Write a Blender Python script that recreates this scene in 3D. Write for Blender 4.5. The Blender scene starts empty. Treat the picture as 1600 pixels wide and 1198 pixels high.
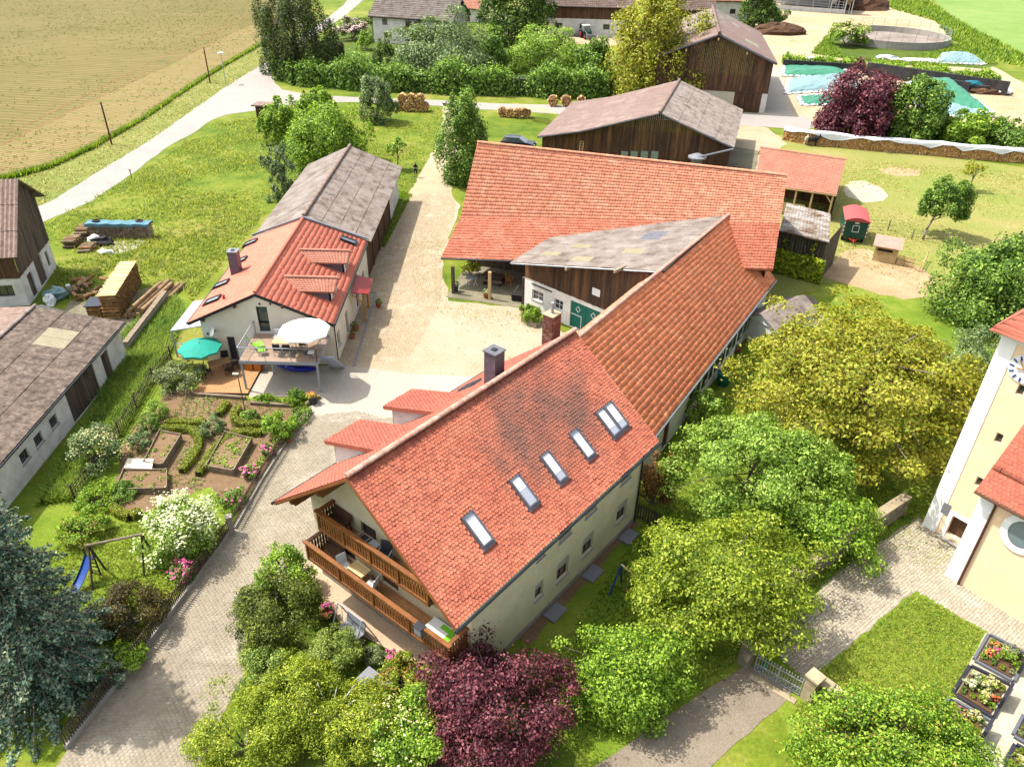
import bpy, bmesh, math, random
import numpy as np
from mathutils import Vector, Matrix
from mathutils.geometry import tessellate_polygon
random.seed(7)
rng = np.random.default_rng(11)
SC = bpy.context.scene
COL = SC.collection
# ------------------------------------------------------------------ camera
CAM_H = 30.0
FPX = 1200.0                     # focal length in pixels of a 1600 px wide frame
PITCH, ROLL = math.radians(33.12), math.radians(-1.31)
_r = np.array([1, 0, 0.]); _f = np.array([0, math.cos(PITCH), -math.sin(PITCH)]); _d = np.array([0, -math.sin(PITCH), -math.cos(PITCH)])
_c, _s = math.cos(ROLL), math.sin(ROLL)
CR, CD, CF = _c*_r + _s*_d, -_s*_r + _c*_d, _f
cam = bpy.data.objects.new('camera', bpy.data.cameras.new('camera'))
COL.objects.link(cam); SC.camera = cam
cam.data.sensor_width = 36; cam.data.lens = 36*FPX/1600; cam.data.clip_start = .5; cam.data.clip_end = 6000
mw = Matrix.Identity(4)
for i, v in enumerate((CR, -CD, -CF)):
    for j in range(3): mw[j][i] = v[j]
mw[2][3] = CAM_H
cam.matrix_world = mw
# ------------------------------------------------------------------ world, sun, exposure
SUN_EL, SUN_FROM = math.radians(58), math.radians(163)     # the sun stands left and a little behind the farm
world = bpy.data.worlds.new('World'); SC.world = world; world.use_nodes = True
wn = world.node_tree.nodes; wl = world.node_tree.links
sky = wn.new('ShaderNodeTexSky'); sky.sky_type = 'NISHITA'; sky.sun_disc = False
sky.sun_elevation = SUN_EL; sky.sun_rotation = math.pi/2 - SUN_FROM; sky.air_density = 1.0; sky.dust_density = 3.0; sky.ozone_density = .8
wn['Background'].inputs[1].default_value = .15
hz = wn.new('ShaderNodeHueSaturation'); hz.inputs['Saturation'].default_value = .42   # pale hazy summer sky
wl.new(sky.outputs[0], hz.inputs['Color']); wl.new(hz.outputs[0], wn['Background'].inputs[0])
sun = bpy.data.objects.new('sun', bpy.data.lights.new('sun', 'SUN')); COL.objects.link(sun)
sun.data.energy = 3.2; sun.data.angle = math.radians(.6); sun.data.color = (1, .945, .86)
sdir = Vector((math.cos(SUN_FROM)*math.cos(SUN_EL), math.sin(SUN_FROM)*math.cos(SUN_EL), math.sin(SUN_EL)))
sun.rotation_euler = sdir.to_track_quat('Z', 'Y').to_euler(); sun.location = (-40, 30, 60)
SC.view_settings.view_transform = 'Standard'; SC.view_settings.look = 'None'
SC.view_settings.exposure = 1.58; SC.view_settings.gamma = 1
SC.render.engine = 'CYCLES'
SC.cycles.max_bounces = 4; SC.cycles.diffuse_bounces = 2; SC.cycles.glossy_bounces = 2; SC.cycles.transmission_bounces = 3; SC.cycles.transparent_max_bounces = 4
SC.cycles.use_denoising = True

# ------------------------------------------------------------------ helpers: places
def P(x, y, z=0.):
    """the point of height z that the photograph shows at pixel x, y"""
    d = CR*(x-800)/FPX + CD*(y-599)/FPX + CF
    return Vector(d*((z-CAM_H)/d[2])) + Vector((0, 0, CAM_H))
def G2(pts, z=0.): return [P(x, y, z) for x, y in pts]
def lerp(a, b, t): return a + (b-a)*t
def unit(v): return Vector(v).normalized()
def upx(base, top_y):
    """height of something that stands at pixel base and reaches up to pixel row top_y"""
    b = np.array(P(*base)); lo, hi = 0., 29.
    for _ in range(40):
        m = (lo+hi)/2; c = b + [0, 0, m-CAM_H]
        if c@CD/(c@CF)*FPX + 599 > top_y: lo = m
        else: hi = m
    return lo
def mpp(p):
    """metres in one photograph pixel at point p"""
    return float((np.array(p)-[0, 0, CAM_H])@CF)/FPX
# ------------------------------------------------------------------ helpers: objects
def link(o, parent=None):
    COL.objects.link(o)
    if parent is not None:
        o.parent = parent; o.matrix_parent_inverse = parent.matrix_basis.inverted() if parent.parent is None else Matrix.Identity(4)
    return o
LABELS = {}
def tag(o, label=None, cat=None, group=None, kind=None):
    if label: o['label'] = label
    if cat: o['category'] = cat
    if group: o['group'] = group
    if kind: o['kind'] = kind
    return o
def thing(name, label, cat, loc=(0, 0, 0), group=None, rz=0):
    o = bpy.data.objects.new(name, None); o.location = loc; o.rotation_euler[2] = rz; o.empty_display_size = .3
    o.matrix_basis = Matrix.Translation(Vector(loc)) @ Matrix.Rotation(rz, 4, 'Z')
    COL.objects.link(o); return tag(o, label, cat, group)
def copytree(o, parent=None):
    c = o.copy(); COL.objects.link(c); c.parent = parent
    if parent is not None: c.matrix_parent_inverse = o.matrix_parent_inverse.copy()
    for ch in o.children: copytree(ch, c)
    return c
def place(o, loc, rz=0, s=1):
    o.matrix_basis = Matrix.Translation(Vector(loc)) @ Matrix.Rotation(rz, 4, 'Z') @ Matrix.Scale(s, 4); return o
def npmesh(name, V, F, mat, parent=None, smooth=False):
    """V (n,3) array, F (m,k) array of equal-sized faces"""
    me = bpy.data.meshes.new(name); k = F.shape[1]
    me.vertices.add(len(V)); me.vertices.foreach_set('co', V.astype(np.float32).ravel())
    me.loops.add(F.size); me.loops.foreach_set('vertex_index', F.astype(np.int32).ravel())
    me.polygons.add(len(F)); me.polygons.foreach_set('loop_start', np.arange(0, F.size, k, dtype=np.int32))
    if smooth: me.polygons.foreach_set('use_smooth', np.ones(len(F), bool))
    me.materials.append(mat); me.update(calc_edges=True)
    return link(bpy.data.objects.new(name, me), parent)
class MB:
    def __init__(s): s.v = []; s.f = []
    def add(s, vs, fs):
        n = len(s.v); s.v += [tuple(v) for v in vs]; s.f += [tuple(n+i for i in f) for f in fs]; return s
    def obox(s, o, u, v, w):
        o, u, v, w = map(Vector, (o, u, v, w))
        return s.add([o, o+u, o+u+v, o+v, o+w, o+u+w, o+u+v+w, o+v+w], [(0, 3, 2, 1), (4, 5, 6, 7), (0, 1, 5, 4), (1, 2, 6, 5), (2, 3, 7, 6), (3, 0, 4, 7)])
    def box(s, c, sx, sy, sz, rz=0):
        """box standing on c, size sx sy sz"""
        a = Vector((math.cos(rz), math.sin(rz), 0)); b = Vector((-math.sin(rz), math.cos(rz), 0))
        return s.obox(Vector(c)-a*sx/2-b*sy/2, a*sx, b*sy, (0, 0, sz))
    def bar(s, p, q, w, h=None, up=(0, 0, 1)):
        p, q = Vector(p), Vector(q); h = h or w; d = (q-p).normalized(); up = Vector(up)
        if abs(d.dot(up)) > .98: up = Vector((1, 0, 0))
        a = d.cross(up).normalized(); b = a.cross(d)
        return s.obox(p-a*w/2-b*h/2, q-p, a*w, b*h)
    def tube(s, p, q, r0, r1=None, n=7, cap=True):
        p, q = Vector(p), Vector(q); r1 = r0 if r1 is None else r1; d = (q-p).normalized()
        a = d.orthogonal().normalized(); b = d.cross(a); vs = []
        for c, r in ((p, r0), (q, r1)):
            for i in range(n): t = 2*math.pi*i/n; vs.append(c + a*math.cos(t)*r + b*math.sin(t)*r)
        fs = [(i, (i+1) % n, n+(i+1) % n, n+i) for i in range(n)]
        if cap: fs += [tuple(range(n-1, -1, -1)), tuple(range(n, 2*n))]
        return s.add(vs, fs)
    def path(s, pts, r, n=6):
        for a, b in zip(pts, pts[1:]): s.tube(a, b, r if not isinstance(r, (list, tuple)) else r[0], n=n)
        return s
    def prism(s, pts, h):
        """polygon pts extruded by vector h"""
        pts = [Vector(p) for p in pts]; h = Vector(h); n = len(pts)
        fs = [tuple(range(n-1, -1, -1)), tuple(range(n, 2*n))] + [(i, (i+1) % n, n+(i+1) % n, n+i) for i in range(n)]
        return s.add(pts + [p+h for p in pts], fs)
    def lathe(s, c, prof, n=12, cap=True):
        c = Vector(c); vs = []
        for r, z in prof:
            for i in range(n): t = 2*math.pi*i/n; vs.append(c + Vector((r*math.cos(t), r*math.sin(t), z)))
        m = len(prof); fs = [(j*n+i, j*n+(i+1) % n, (j+1)*n+(i+1) % n, (j+1)*n+i) for j in range(m-1) for i in range(n)]
        if cap: fs += [tuple(range(n-1, -1, -1)), tuple(range((m-1)*n, m*n))]
        return s.add(vs, fs)
    def blob(s, c, rx, ry, rz, seed=0, n=8, m=6, amp=.18):
        r = random.Random(seed); c = Vector(c); vs = [c+Vector((0, 0, -rz))]
        for j in range(1, m):
            ph = math.pi*j/m
            for i in range(n):
                t = 2*math.pi*(i+.5*(j % 2))/n; k = 1+r.uniform(-amp, amp)
                vs.append(c + Vector((rx*math.sin(ph)*math.cos(t)*k, ry*math.sin(ph)*math.sin(t)*k, -rz*math.cos(ph)*k)))
        vs.append(c+Vector((0, 0, rz))); L = len(vs)-1
        fs = [(0, 1+(i+1) % n, 1+i) for i in range(n)]
        fs += [(1+(j-1)*n+i, 1+(j-1)*n+(i+1) % n, 1+j*n+(i+1) % n, 1+j*n+i) for j in range(1, m-1) for i in range(n)]
        fs += [(L, 1+(m-2)*n+i, 1+(m-2)*n+(i+1) % n) for i in range(n)]
        return s.add(vs, fs)
    def build(s, name, mat, parent=None, smooth=False, bevel=0, kind=None):
        me = bpy.data.meshes.new(name); me.from_pydata(s.v, [], s.f); me.materials.append(mat)
        if smooth: me.polygons.foreach_set('use_smooth', [True]*len(me.polygons))
        me.update(); o = link(bpy.data.objects.new(name, me), parent)
        if bevel:
            b = o.modifiers.new('bevel', 'BEVEL'); b.width = bevel; b.segments = 2; b.limit_method = 'ANGLE'
        if kind: o['kind'] = kind
        return o
def one(name, mb, mat, label, cat, group=None, kind=None, smooth=False, bevel=0):
    return tag(mb.build(name, mat, None, smooth, bevel), label, cat, group, kind)
# ------------------------------------------------------------------ helpers: materials
def newmat(name):
    m = bpy.data.materials.new(name); m.use_nodes = True; nt = m.node_tree
    return m, nt, nt.nodes['Principled BSDF'], nt.nodes, nt.links
def noise(nt, scale, detail=4, rough=.6, stretch=None, dim='3D'):
    n = nt.nodes.new('ShaderNodeTexNoise'); n.inputs['Scale'].default_value = scale; n.inputs['Detail'].default_value = detail; n.inputs['Roughness'].default_value = rough
    g = nt.nodes.new('ShaderNodeNewGeometry')
    if stretch:
        mp = nt.nodes.new('ShaderNodeMapping'); mp.inputs['Rotation'].default_value = (0, 0, stretch[3] if len(stretch) > 3 else 0); mp.inputs['Scale'].default_value = stretch[:3]
        nt.links.new(g.outputs['Position'], mp.inputs[0]); nt.links.new(mp.outputs[0], n.inputs['Vector'])
    else: nt.links.new(g.outputs['Position'], n.inputs['Vector'])
    return n.outputs['Fac']
def ramp(nt, fac, stops):
    r = nt.nodes.new('ShaderNodeValToRGB'); e = r.color_ramp.elements
    while len(e) > len(stops): e.remove(e[-1])
    while len(e) < len(stops): e.new(.5)
    for k, (p, c) in zip(e, stops): k.position = p; k.color = (*c, 1)
    nt.links.new(fac, r.inputs[0]); return r.outputs[0]
def mixc(nt, fac, a, b, mode='MIX'):
    m = nt.nodes.new('ShaderNodeMix'); m.data_type = 'RGBA'; m.blend_type = mode
    for s, v in ((m.inputs[0], fac), (m.inputs[6], a), (m.inputs[7], b)):
        if isinstance(v, (int, float)): s.default_value = v
        elif isinstance(v, tuple): s.default_value = (*v, 1)
        else: nt.links.new(v, s)
    return m.outputs[2]
def mathn(nt, op, a, b=None, c=None, clamp=False):
    m = nt.nodes.new('ShaderNodeMath'); m.operation = op; m.use_clamp = clamp
    for i, v in enumerate((a, b, c)):
        if v is None: continue
        if isinstance(v, (int, float)): m.inputs[i].default_value = v
        else: nt.links.new(v, m.inputs[i])
    return m.outputs[0]
def island(nt, lo, hi):
    g = nt.nodes.new('ShaderNodeNewGeometry'); o = nt.nodes.new('ShaderNodeObjectInfo')
    s = mathn(nt, 'FRACT', mathn(nt, 'ADD', g.outputs['Random Per Island'], o.outputs['Random']))
    m = nt.nodes.new('ShaderNodeMapRange'); m.inputs[3].default_value = lo; m.inputs[4].default_value = hi
    nt.links.new(s, m.inputs[0]); return m.outputs[0]
def val(nt, col, fac):
    h = nt.nodes.new('ShaderNodeHueSaturation'); nt.links.new(col, h.inputs['Color']); nt.links.new(fac, h.inputs['Value']); return h.outputs[0]
def bumpn(nt, bsdf, h, strength, dist=.02):
    b = nt.nodes.new('ShaderNodeBump'); b.inputs['Strength'].default_value = strength; b.inputs['Distance'].default_value = dist
    nt.links.new(h, b.inputs['Height']); nt.links.new(b.outputs[0], bsdf.inputs['Normal'])
MATS = {}
def pm(name, c0, c1=None, c2=None, sc=2., fine=25., isl=0., rough=.8, bump=.15, spec=.3, metal=0., stretch=None, finevar=.12, lo=.35, hi=.65):
    """a surface with big stains (c0 to c1 to c2), fine grain, and a random tone for every loose piece"""
    if name in MATS: return MATS[name]
    m, nt, b, N, L = newmat(name); c1 = c1 or tuple(x*.8 for x in c0)
    st = [(lo, c0), (hi, c1)] if c2 is None else [(lo, c0), ((lo+hi)/2, c1), (hi, c2)]
    col = ramp(nt, noise(nt, sc, 5, .62, stretch), st)
    fn = noise(nt, fine, 3, .6, stretch)
    mr = N.new('ShaderNodeMapRange'); mr.inputs[1].default_value = .3; mr.inputs[2].default_value = .7; mr.inputs[3].default_value = 1-finevar; mr.inputs[4].default_value = 1+finevar; L.new(fn, mr.inputs[0])
    col = val(nt, col, mr.outputs[0])
    if isl: col = val(nt, col, island(nt, 1-isl, 1+isl))
    L.new(col, b.inputs['Base Color']); b.inputs['Roughness'].default_value = rough; b.inputs['Specular IOR Level'].default_value = spec; b.inputs['Metallic'].default_value = metal
    if bump: bumpn(nt, b, fn, bump, .03)
    MATS[name] = m; return m
def leafmat(name, cols, trans=.35, rough=.55, patch=.9, isl=.35, tint=None):
    """foliage: each leaf its own tone between cols, drifting in patches through the crown; light passes through"""
    if name in MATS: return MATS[name]
    m, nt, b, N, L = newmat(name)
    f = mathn(nt, 'ADD', mathn(nt, 'MULTIPLY', noise(nt, patch, 3, .6), .75), mathn(nt, 'MULTIPLY', island(nt, -.3, .55), .8))
    k = len(cols); col = ramp(nt, f, [(.2+.6*i/(max(k-1, 1)), tuple(min(.8, x*1.5) for x in c)) for i, c in enumerate(cols)])
    col = val(nt, col, island(nt, 1-isl, 1+isl))
    L.new(col, b.inputs['Base Color']); b.inputs['Roughness'].default_value = rough; b.inputs['Specular IOR Level'].default_value = .25
    t = N.new('ShaderNodeBsdfTranslucent'); mx = N.new('ShaderNodeMixShader'); mx.inputs[0].default_value = trans
    tc = mixc(nt, 1.0, col, tint or (1.0, 1.0, .55), 'MULTIPLY'); L.new(val(nt, tc, mathn(nt, 'ADD', 1.25, 0)), t.inputs[0])
    L.new(b.outputs[0], mx.inputs[1]); L.new(t.outputs[0], mx.inputs[2]); L.new(mx.outputs[0], N['Material Output'].inputs[0])
    MATS[name] = m; return m
def glassmat(name, col=(.03, .035, .04), rough=.06):
    if name in MATS: return MATS[name]
    m, nt, b, N, L = newmat(name); b.inputs['Base Color'].default_value = (*col, 1); b.inputs['Roughness'].default_value = rough; b.inputs['Specular IOR Level'].default_value = .8
    b.inputs['Coat Weight'].default_value = .5; b.inputs['Coat Roughness'].default_value = .03
    MATS[name] = m; return m
# ------------------------------------------------------------------ helpers: leaves, trees
def leafquads(C, Nn, S, asp=.55, seed=0):
    r = np.random.default_rng(seed); n = len(C)
    Nn = Nn/np.linalg.norm(Nn, axis=1, keepdims=True)
    t = np.cross(Nn, r.normal(size=(n, 3))); t /= np.linalg.norm(t, axis=1, keepdims=True)+1e-9
    b = np.cross(Nn, t); S = S[:, None]
    droop = Nn*S*.12
    V = np.stack([C-t*S*.5-droop, C+b*S*asp*.5, C+t*S*.5-droop, C-b*S*asp*.5], 1).reshape(-1, 3)
    return V, np.arange(4*n).reshape(n, 4)
def crown_pts(c, rad, ncl, nleaf, size, seed, low=-.75, hollow=.5, clump=(.22, .4), up=.35, flat=1.):
    """leaves in many unequal clumps and loose sprays through an ellipsoid: uneven outline, gaps, feathery edges"""
    r = np.random.default_rng(seed); rad = np.array(rad); c = np.array(c); ncl = int(ncl*1.7)
    d = r.normal(size=(ncl*4, 3)); d /= np.linalg.norm(d, axis=1, keepdims=True); d = d[d[:, 2] > low][:ncl]
    k = (hollow + (1-hollow)*r.random(len(d))**.55)[:, None]*.9
    a = np.arctan2(d[:, 1:2], d[:, :1]); e0 = d[:, 2:3]
    lump = 1 + .16*np.sin(a*3+seed) * np.cos(e0*4.3+seed*1.7) + .10*np.sin(a*7+seed*2.3+e0*5) + .09*r.normal(size=(len(d), 1))
    cc = d*k*np.clip(lump, .6, 1.3)
    cr = r.uniform(clump[0]*.5, clump[1]*.95, len(d))*(1.2-.5*k[:, 0])
    w = cr**2*r.uniform(.5, 1.4, len(d)); idx = r.choice(len(d), nleaf, p=w/w.sum())
    e = r.normal(size=(nleaf, 3)); e[:, 2] += up; e += d[idx]*.6; e /= np.linalg.norm(e, axis=1, keepdims=True)
    rr = .35+.75*r.random(nleaf)**.6; spray = r.random(nleaf) < .1; rr[spray] *= r.uniform(1., 1.5, spray.sum())
    q = cc[idx] + e*(cr[idx]*rr)[:, None]*np.array([1, 1, flat])
    C = c + q*rad
    Nn = e*.5 + d[idx]*.25 + r.normal(size=(nleaf, 3))*.5 + np.array([0, 0, .45])
    S = size*r.uniform(.55, 1.4, nleaf)
    return C, Nn, S, c + cc*rad, cr*rad.mean()
M_BARK = None
def limbs(mb, base, top, targets, r0, seed=0):
    rr = random.Random(seed); base, top = Vector(base), Vector(top)
    n = 5; pts = [lerp(base, top, i/n) + Vector((rr.uniform(-1, 1), rr.uniform(-1, 1), 0))*r0*(.8 if 0 < i else 0) for i in range(n+1)]
    for i in range(n): mb.tube(pts[i], pts[i+1], r0*(1-.15*i), r0*(1-.15*(i+1)), 7)
    for t in targets:
        t = Vector(t); k = rr.uniform(.35, .95); j = min(int(k*n), n-1); s = lerp(pts[j], pts[j+1], k*n-j)
        mid = lerp(s, t, .5) + Vector((rr.uniform(-.1, .1), rr.uniform(-.1, .1), rr.uniform(.0, .15)))*(t-s).length
        mb.tube(s, mid, r0*.36, r0*.22, 5); mb.tube(mid, t, r0*.22, r0*.07, 5)
def tree(name, label, cat, base, h, r, mat, n=9000, leaf=.2, ncl=46, seed=1, lo=.22, trunk=None, ry=None, lean=(0, 0), group=None, clump=(.25, .44), asp=.55, hollow=.5, barkmat=None, low=-.75, flower=None, nlimb=14, flat=1., extra=None):
    """base: ground point; h: full height; r: crown radius; lo: share of the height where the crown begins"""
    base = Vector((base[0], base[1], 0)); ry = ry or r
    t = thing(name, label, cat, base, group)
    n = int(n*1.3); leaf *= .85; lo = lo-.3 if lo < .1 else lo
    zc = h*(1+lo)/2; rz = h*(1-lo)/2; c = base + Vector((lean[0], lean[1], zc))
    C, Nn, S, cc, cr = crown_pts(c, (r, ry, rz), ncl, n, leaf, seed, low=low, clump=clump, hollow=hollow, flat=flat)
    k = C[:, 2] > .03; C, Nn, S = C[k], Nn[k], S[k]
    V, F = leafquads(C, Nn, S, asp, seed); npmesh('crown', V, F, mat, t)
    mb = MB(); rr = random.Random(seed); tg = [cc[i] for i in rr.sample(range(len(cc)), min(nlimb, len(cc)))]
    limbs(mb, base, base + Vector((lean[0]*.8, lean[1]*.8, h*.72)), tg, trunk or max(.05, h*.022), seed); mb.build('trunk', barkmat or M_BARK, t, smooth=True)
    if flower:
        fm, fn_, fs = flower; C2, N2, S2, _, _ = crown_pts(c, (r*1.03, ry*1.03, rz*1.03), ncl, fn_, fs, seed, low=.0, clump=clump, hollow=hollow)
        V, F = leafquads(C2, N2*.3+np.array([0, 0, 1.]), S2, .95, seed+5); npmesh('blossom', V, F, fm, t)
    return t
def bush(name, label, base, r, h, mat, n=1500, leaf=.12, seed=1, ry=None, cat='shrub', group=None, flower=None, ncl=22, asp=.55, parent=None, clump=(.25, .45)):
    """a low shrub of leaves from the ground up (stem and foliage)"""
    base = Vector((base[0], base[1], base[2] if len(base) > 2 else 0)); ry = ry or r; n = int(n*1.2); leaf *= .86
    t = thing(name, label, cat, base, group)
    c = base + Vector((0, 0, h*.45)); C, Nn, S, cc, cr = crown_pts(c, (r, ry, h*.58), ncl, n, leaf, seed, low=-.5, clump=clump)
    C[:, 2] = np.maximum(C[:, 2], base.z+.03+.2*rng.random(len(C))*leaf)
    V, F = leafquads(C, Nn, S, asp, seed); npmesh('foliage', V, F, mat, t)
    mb = MB()
    for i in range(min(6, len(cc))): mb.tube(base, cc[i], .03+.012*h, .012, 5, False)
    mb.build('stem', M_BARK, t)
    if flower:
        fm, fn_, fs = flower; C2, N2, S2, _, _ = crown_pts(c, (r*1.04, ry*1.04, h*.6), ncl, fn_, fs, seed, low=.0, clump=clump)
        V, F = leafquads(C2, N2*.4+np.array([0, 0, 1.]), S2, .95, seed+5); npmesh('blossom', V, F, fm, t)
    return t
def hedge_leaves(path, width, height, n, leaf, seed, rough=.16, base=0.):
    """leaves over a clipped hedge that follows path (list of Vectors)"""
    r = np.random.default_rng(seed); pts = np.array([[p[0], p[1]] for p in path]); seg = np.linalg.norm(np.diff(pts, axis=0), axis=1); cum = np.r_[0, np.cumsum(seg)]
    s = r.random(n)*cum[-1]; k = np.clip(np.searchsorted(cum, s)-1, 0, len(seg)-1); f = (s-cum[k])/seg[k]
    c = pts[k] + (pts[k+1]-pts[k])*f[:, None]; d = (pts[k+1]-pts[k])/seg[k][:, None]; nn = np.stack([-d[:, 1], d[:, 0]], 1)
    a = r.random(n); per = (2*height+width); u = a*per
    wob = 1 + rough*np.sin(s*1.9/max(height, .3)+seed)*np.cos(s*.7/max(height, .3)) + rough*.4*r.normal(size=n)
    off = np.where(u < height, -width/2, np.where(u < height+width, u-height-width/2, width/2))
    z = np.where(u < height, u, np.where(u < height+width, height, per-u))
    no = np.zeros((n, 3)); side = np.where(u < height, -1., np.where(u < height+width, 0., 1.)); no[:, :2] = nn*side[:, None]; no[:, 2] = np.where(side == 0, 1., .35)
    C = np.zeros((n, 3)); C[:, :2] = c + nn*(off*wob)[:, None] + r.normal(size=(n, 2))*leaf*.3; C[:, 2] = base + np.maximum(z*wob - leaf*.6*r.random(n), .04)
    return leafquads(C, no + r.normal(size=(n, 3))*.5, leaf*r.uniform(.7, 1.3, n), .6, seed)
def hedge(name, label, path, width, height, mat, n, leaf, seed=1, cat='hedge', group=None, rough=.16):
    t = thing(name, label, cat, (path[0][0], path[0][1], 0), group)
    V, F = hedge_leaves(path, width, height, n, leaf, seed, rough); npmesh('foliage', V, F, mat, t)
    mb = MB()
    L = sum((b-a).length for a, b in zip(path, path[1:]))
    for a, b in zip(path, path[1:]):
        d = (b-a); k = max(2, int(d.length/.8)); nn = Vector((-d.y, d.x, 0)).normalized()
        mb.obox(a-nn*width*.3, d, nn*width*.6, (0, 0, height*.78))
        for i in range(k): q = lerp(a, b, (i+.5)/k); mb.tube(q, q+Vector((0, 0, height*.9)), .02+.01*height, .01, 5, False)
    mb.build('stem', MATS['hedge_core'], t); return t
def inpoly(poly, n, seed=0):
    r = np.random.default_rng(seed); A = np.array([[p[0], p[1]] for p in poly]); lo, hi = A.min(0), A.max(0); out = []; m = 0
    while m < n:
        q = lo + r.random((n*2, 2))*(hi-lo); c = np.zeros(len(q), bool); j = len(A)-1
        for i in range(len(A)):
            xi, yi = A[i]; xj, yj = A[j]
            with np.errstate(divide='ignore', invalid='ignore'): c ^= ((yi > q[:, 1]) != (yj > q[:, 1])) & (q[:, 0] < (xj-xi)*(q[:, 1]-yi)/(yj-yi)+xi)
            j = i
        out.append(q[c]); m += c.sum()
        if len(out) > 60: break
    return np.concatenate(out)[:n]
def tufts(name, label, poly, n, h, w, mat, seed=0, blades=3, kind='stuff', cat='grass', lean=.5, parent=None, z=0.01, patch=None, xy=None):
    """grass or weeds: n tufts of bent blades over the ground polygon"""
    r = np.random.default_rng(seed); xy = inpoly(poly, n, seed) if xy is None else xy
    if patch: # uneven growth
        s = np.sin(xy[:, 0]*patch+seed)*np.cos(xy[:, 1]*patch*1.3+1) + np.sin(xy[:, 0]*patch*.37+2)*np.sin(xy[:, 1]*patch*.45); xy = xy[s + r.normal(size=len(xy))*.6 > -.1]
    n = len(xy); c = np.repeat(np.c_[xy, np.full(n, z)], blades, 0); m = n*blades; c[:, :2] += r.normal(size=(m, 2))*w*.7
    a = r.random(m)*6.283; dx = np.stack([np.cos(a), np.sin(a), np.zeros(m)], 1); sd = np.stack([-np.sin(a), np.cos(a), np.zeros(m)], 1)
    H = (h*r.uniform(.5, 1.3, m))[:, None]; W = (w*r.uniform(.6, 1.3, m))[:, None]
    V = np.stack([c-sd*W*.5, c+sd*W*.5, c+dx*H*lean+np.array([0, 0, 1.])*H], 1).reshape(-1, 3)
    o = npmesh(name, V, np.arange(3*m).reshape(m, 3), mat, parent)
    return tag(o, label, cat if label else None, None, kind)
# ------------------------------------------------------------------ helpers: ground sheets
def sheet(name, pts, z, mat, jit=0., step=1., kind='structure', label=None, cat=None, seed=0, parent=None):
    r = random.Random(seed+len(pts)); out = []
    for a, b in zip(pts, list(pts[1:])+[pts[0]]):
        a, b = Vector((a[0], a[1], 0)), Vector((b[0], b[1], 0)); L = (b-a).length; k = max(1, int(L/step)) if jit else 1
        nn = Vector((-(b-a).y, (b-a).x, 0)).normalized() if L > 0 else Vector()
        for i in range(k):
            out.append(lerp(a, b, i/k) + nn*(r.uniform(-1, 1)*jit if i else 0) + Vector((0, 0, z)))
    tri = tessellate_polygon([out]); me = bpy.data.meshes.new(name)
    fs = []
    for t in tri:
        a, b, c = (out[i] for i in t)
        fs.append(t if (b-a).cross(c-a).z > 0 else t[::-1])
    me.from_pydata([tuple(v) for v in out], [], fs); me.materials.append(mat); me.update()
    return tag(link(bpy.data.objects.new(name, me), parent), label, cat, None, kind)
# ------------------------------------------------------------------ helpers: roofs and walls
TPL = {
 'biber': ([(.03, -.25, .004), (.97, -.25, .004), (.97, .74, .021), (.72, .97, .024), (.28, .97, .024), (.03, .74, .021), (.97, .74, -.0), (.72, .97, -.0), (.28, .97, -.0), (.03, .74, -.0)],
           [(0, 5, 4, 3, 2, 1)[::-1], (2, 6, 7, 3)[::-1], (3, 7, 8, 4)[::-1], (4, 8, 9, 5)[::-1]]),
 'pan': ([(.0, -.1, .0), (.16, -.1, .028), (.3, -.1, .006), (.98, -.1, .002), (.0, 1., .03), (.16, 1., .062), (.3, 1., .038), (.98, 1., .034), (.0, 1., -.0), (.16, 1., -.0), (.3, 1., -.0), (.98, 1., -.0)],
         [(0, 4, 5, 1), (1, 5, 6, 2), (2, 6, 7, 3), (4, 8, 9, 5), (5, 9, 10, 6), (6, 10, 11, 7)]),
 'wave': ([(.0, -.1, .0), (.25, -.1, .045), (.5, -.1, .06), (.75, -.1, .03), (1., -.1, .0), (.0, 1., .02), (.25, 1., .065), (.5, 1., .08), (.75, 1., .05), (1., 1., .02), (0, 1., 0), (.25, 1, 0), (.5, 1, 0), (.75, 1, 0), (1, 1, 0)],
          [(0, 5, 6, 1), (1, 6, 7, 2), (2, 7, 8, 3), (3, 8, 9, 4), (5, 10, 11, 6), (6, 11, 12, 7), (7, 12, 13, 8), (8, 13, 14, 9)]),
}
def bilin(a, b, c, d, U, V):
    a, b, c, d = (np.array(x, float) for x in (a, b, c, d)); U = U[..., None]; V = V[..., None]
    return (a*(1-U)+b*U)*(1-V) + (d*(1-U)+c*U)*V
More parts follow.
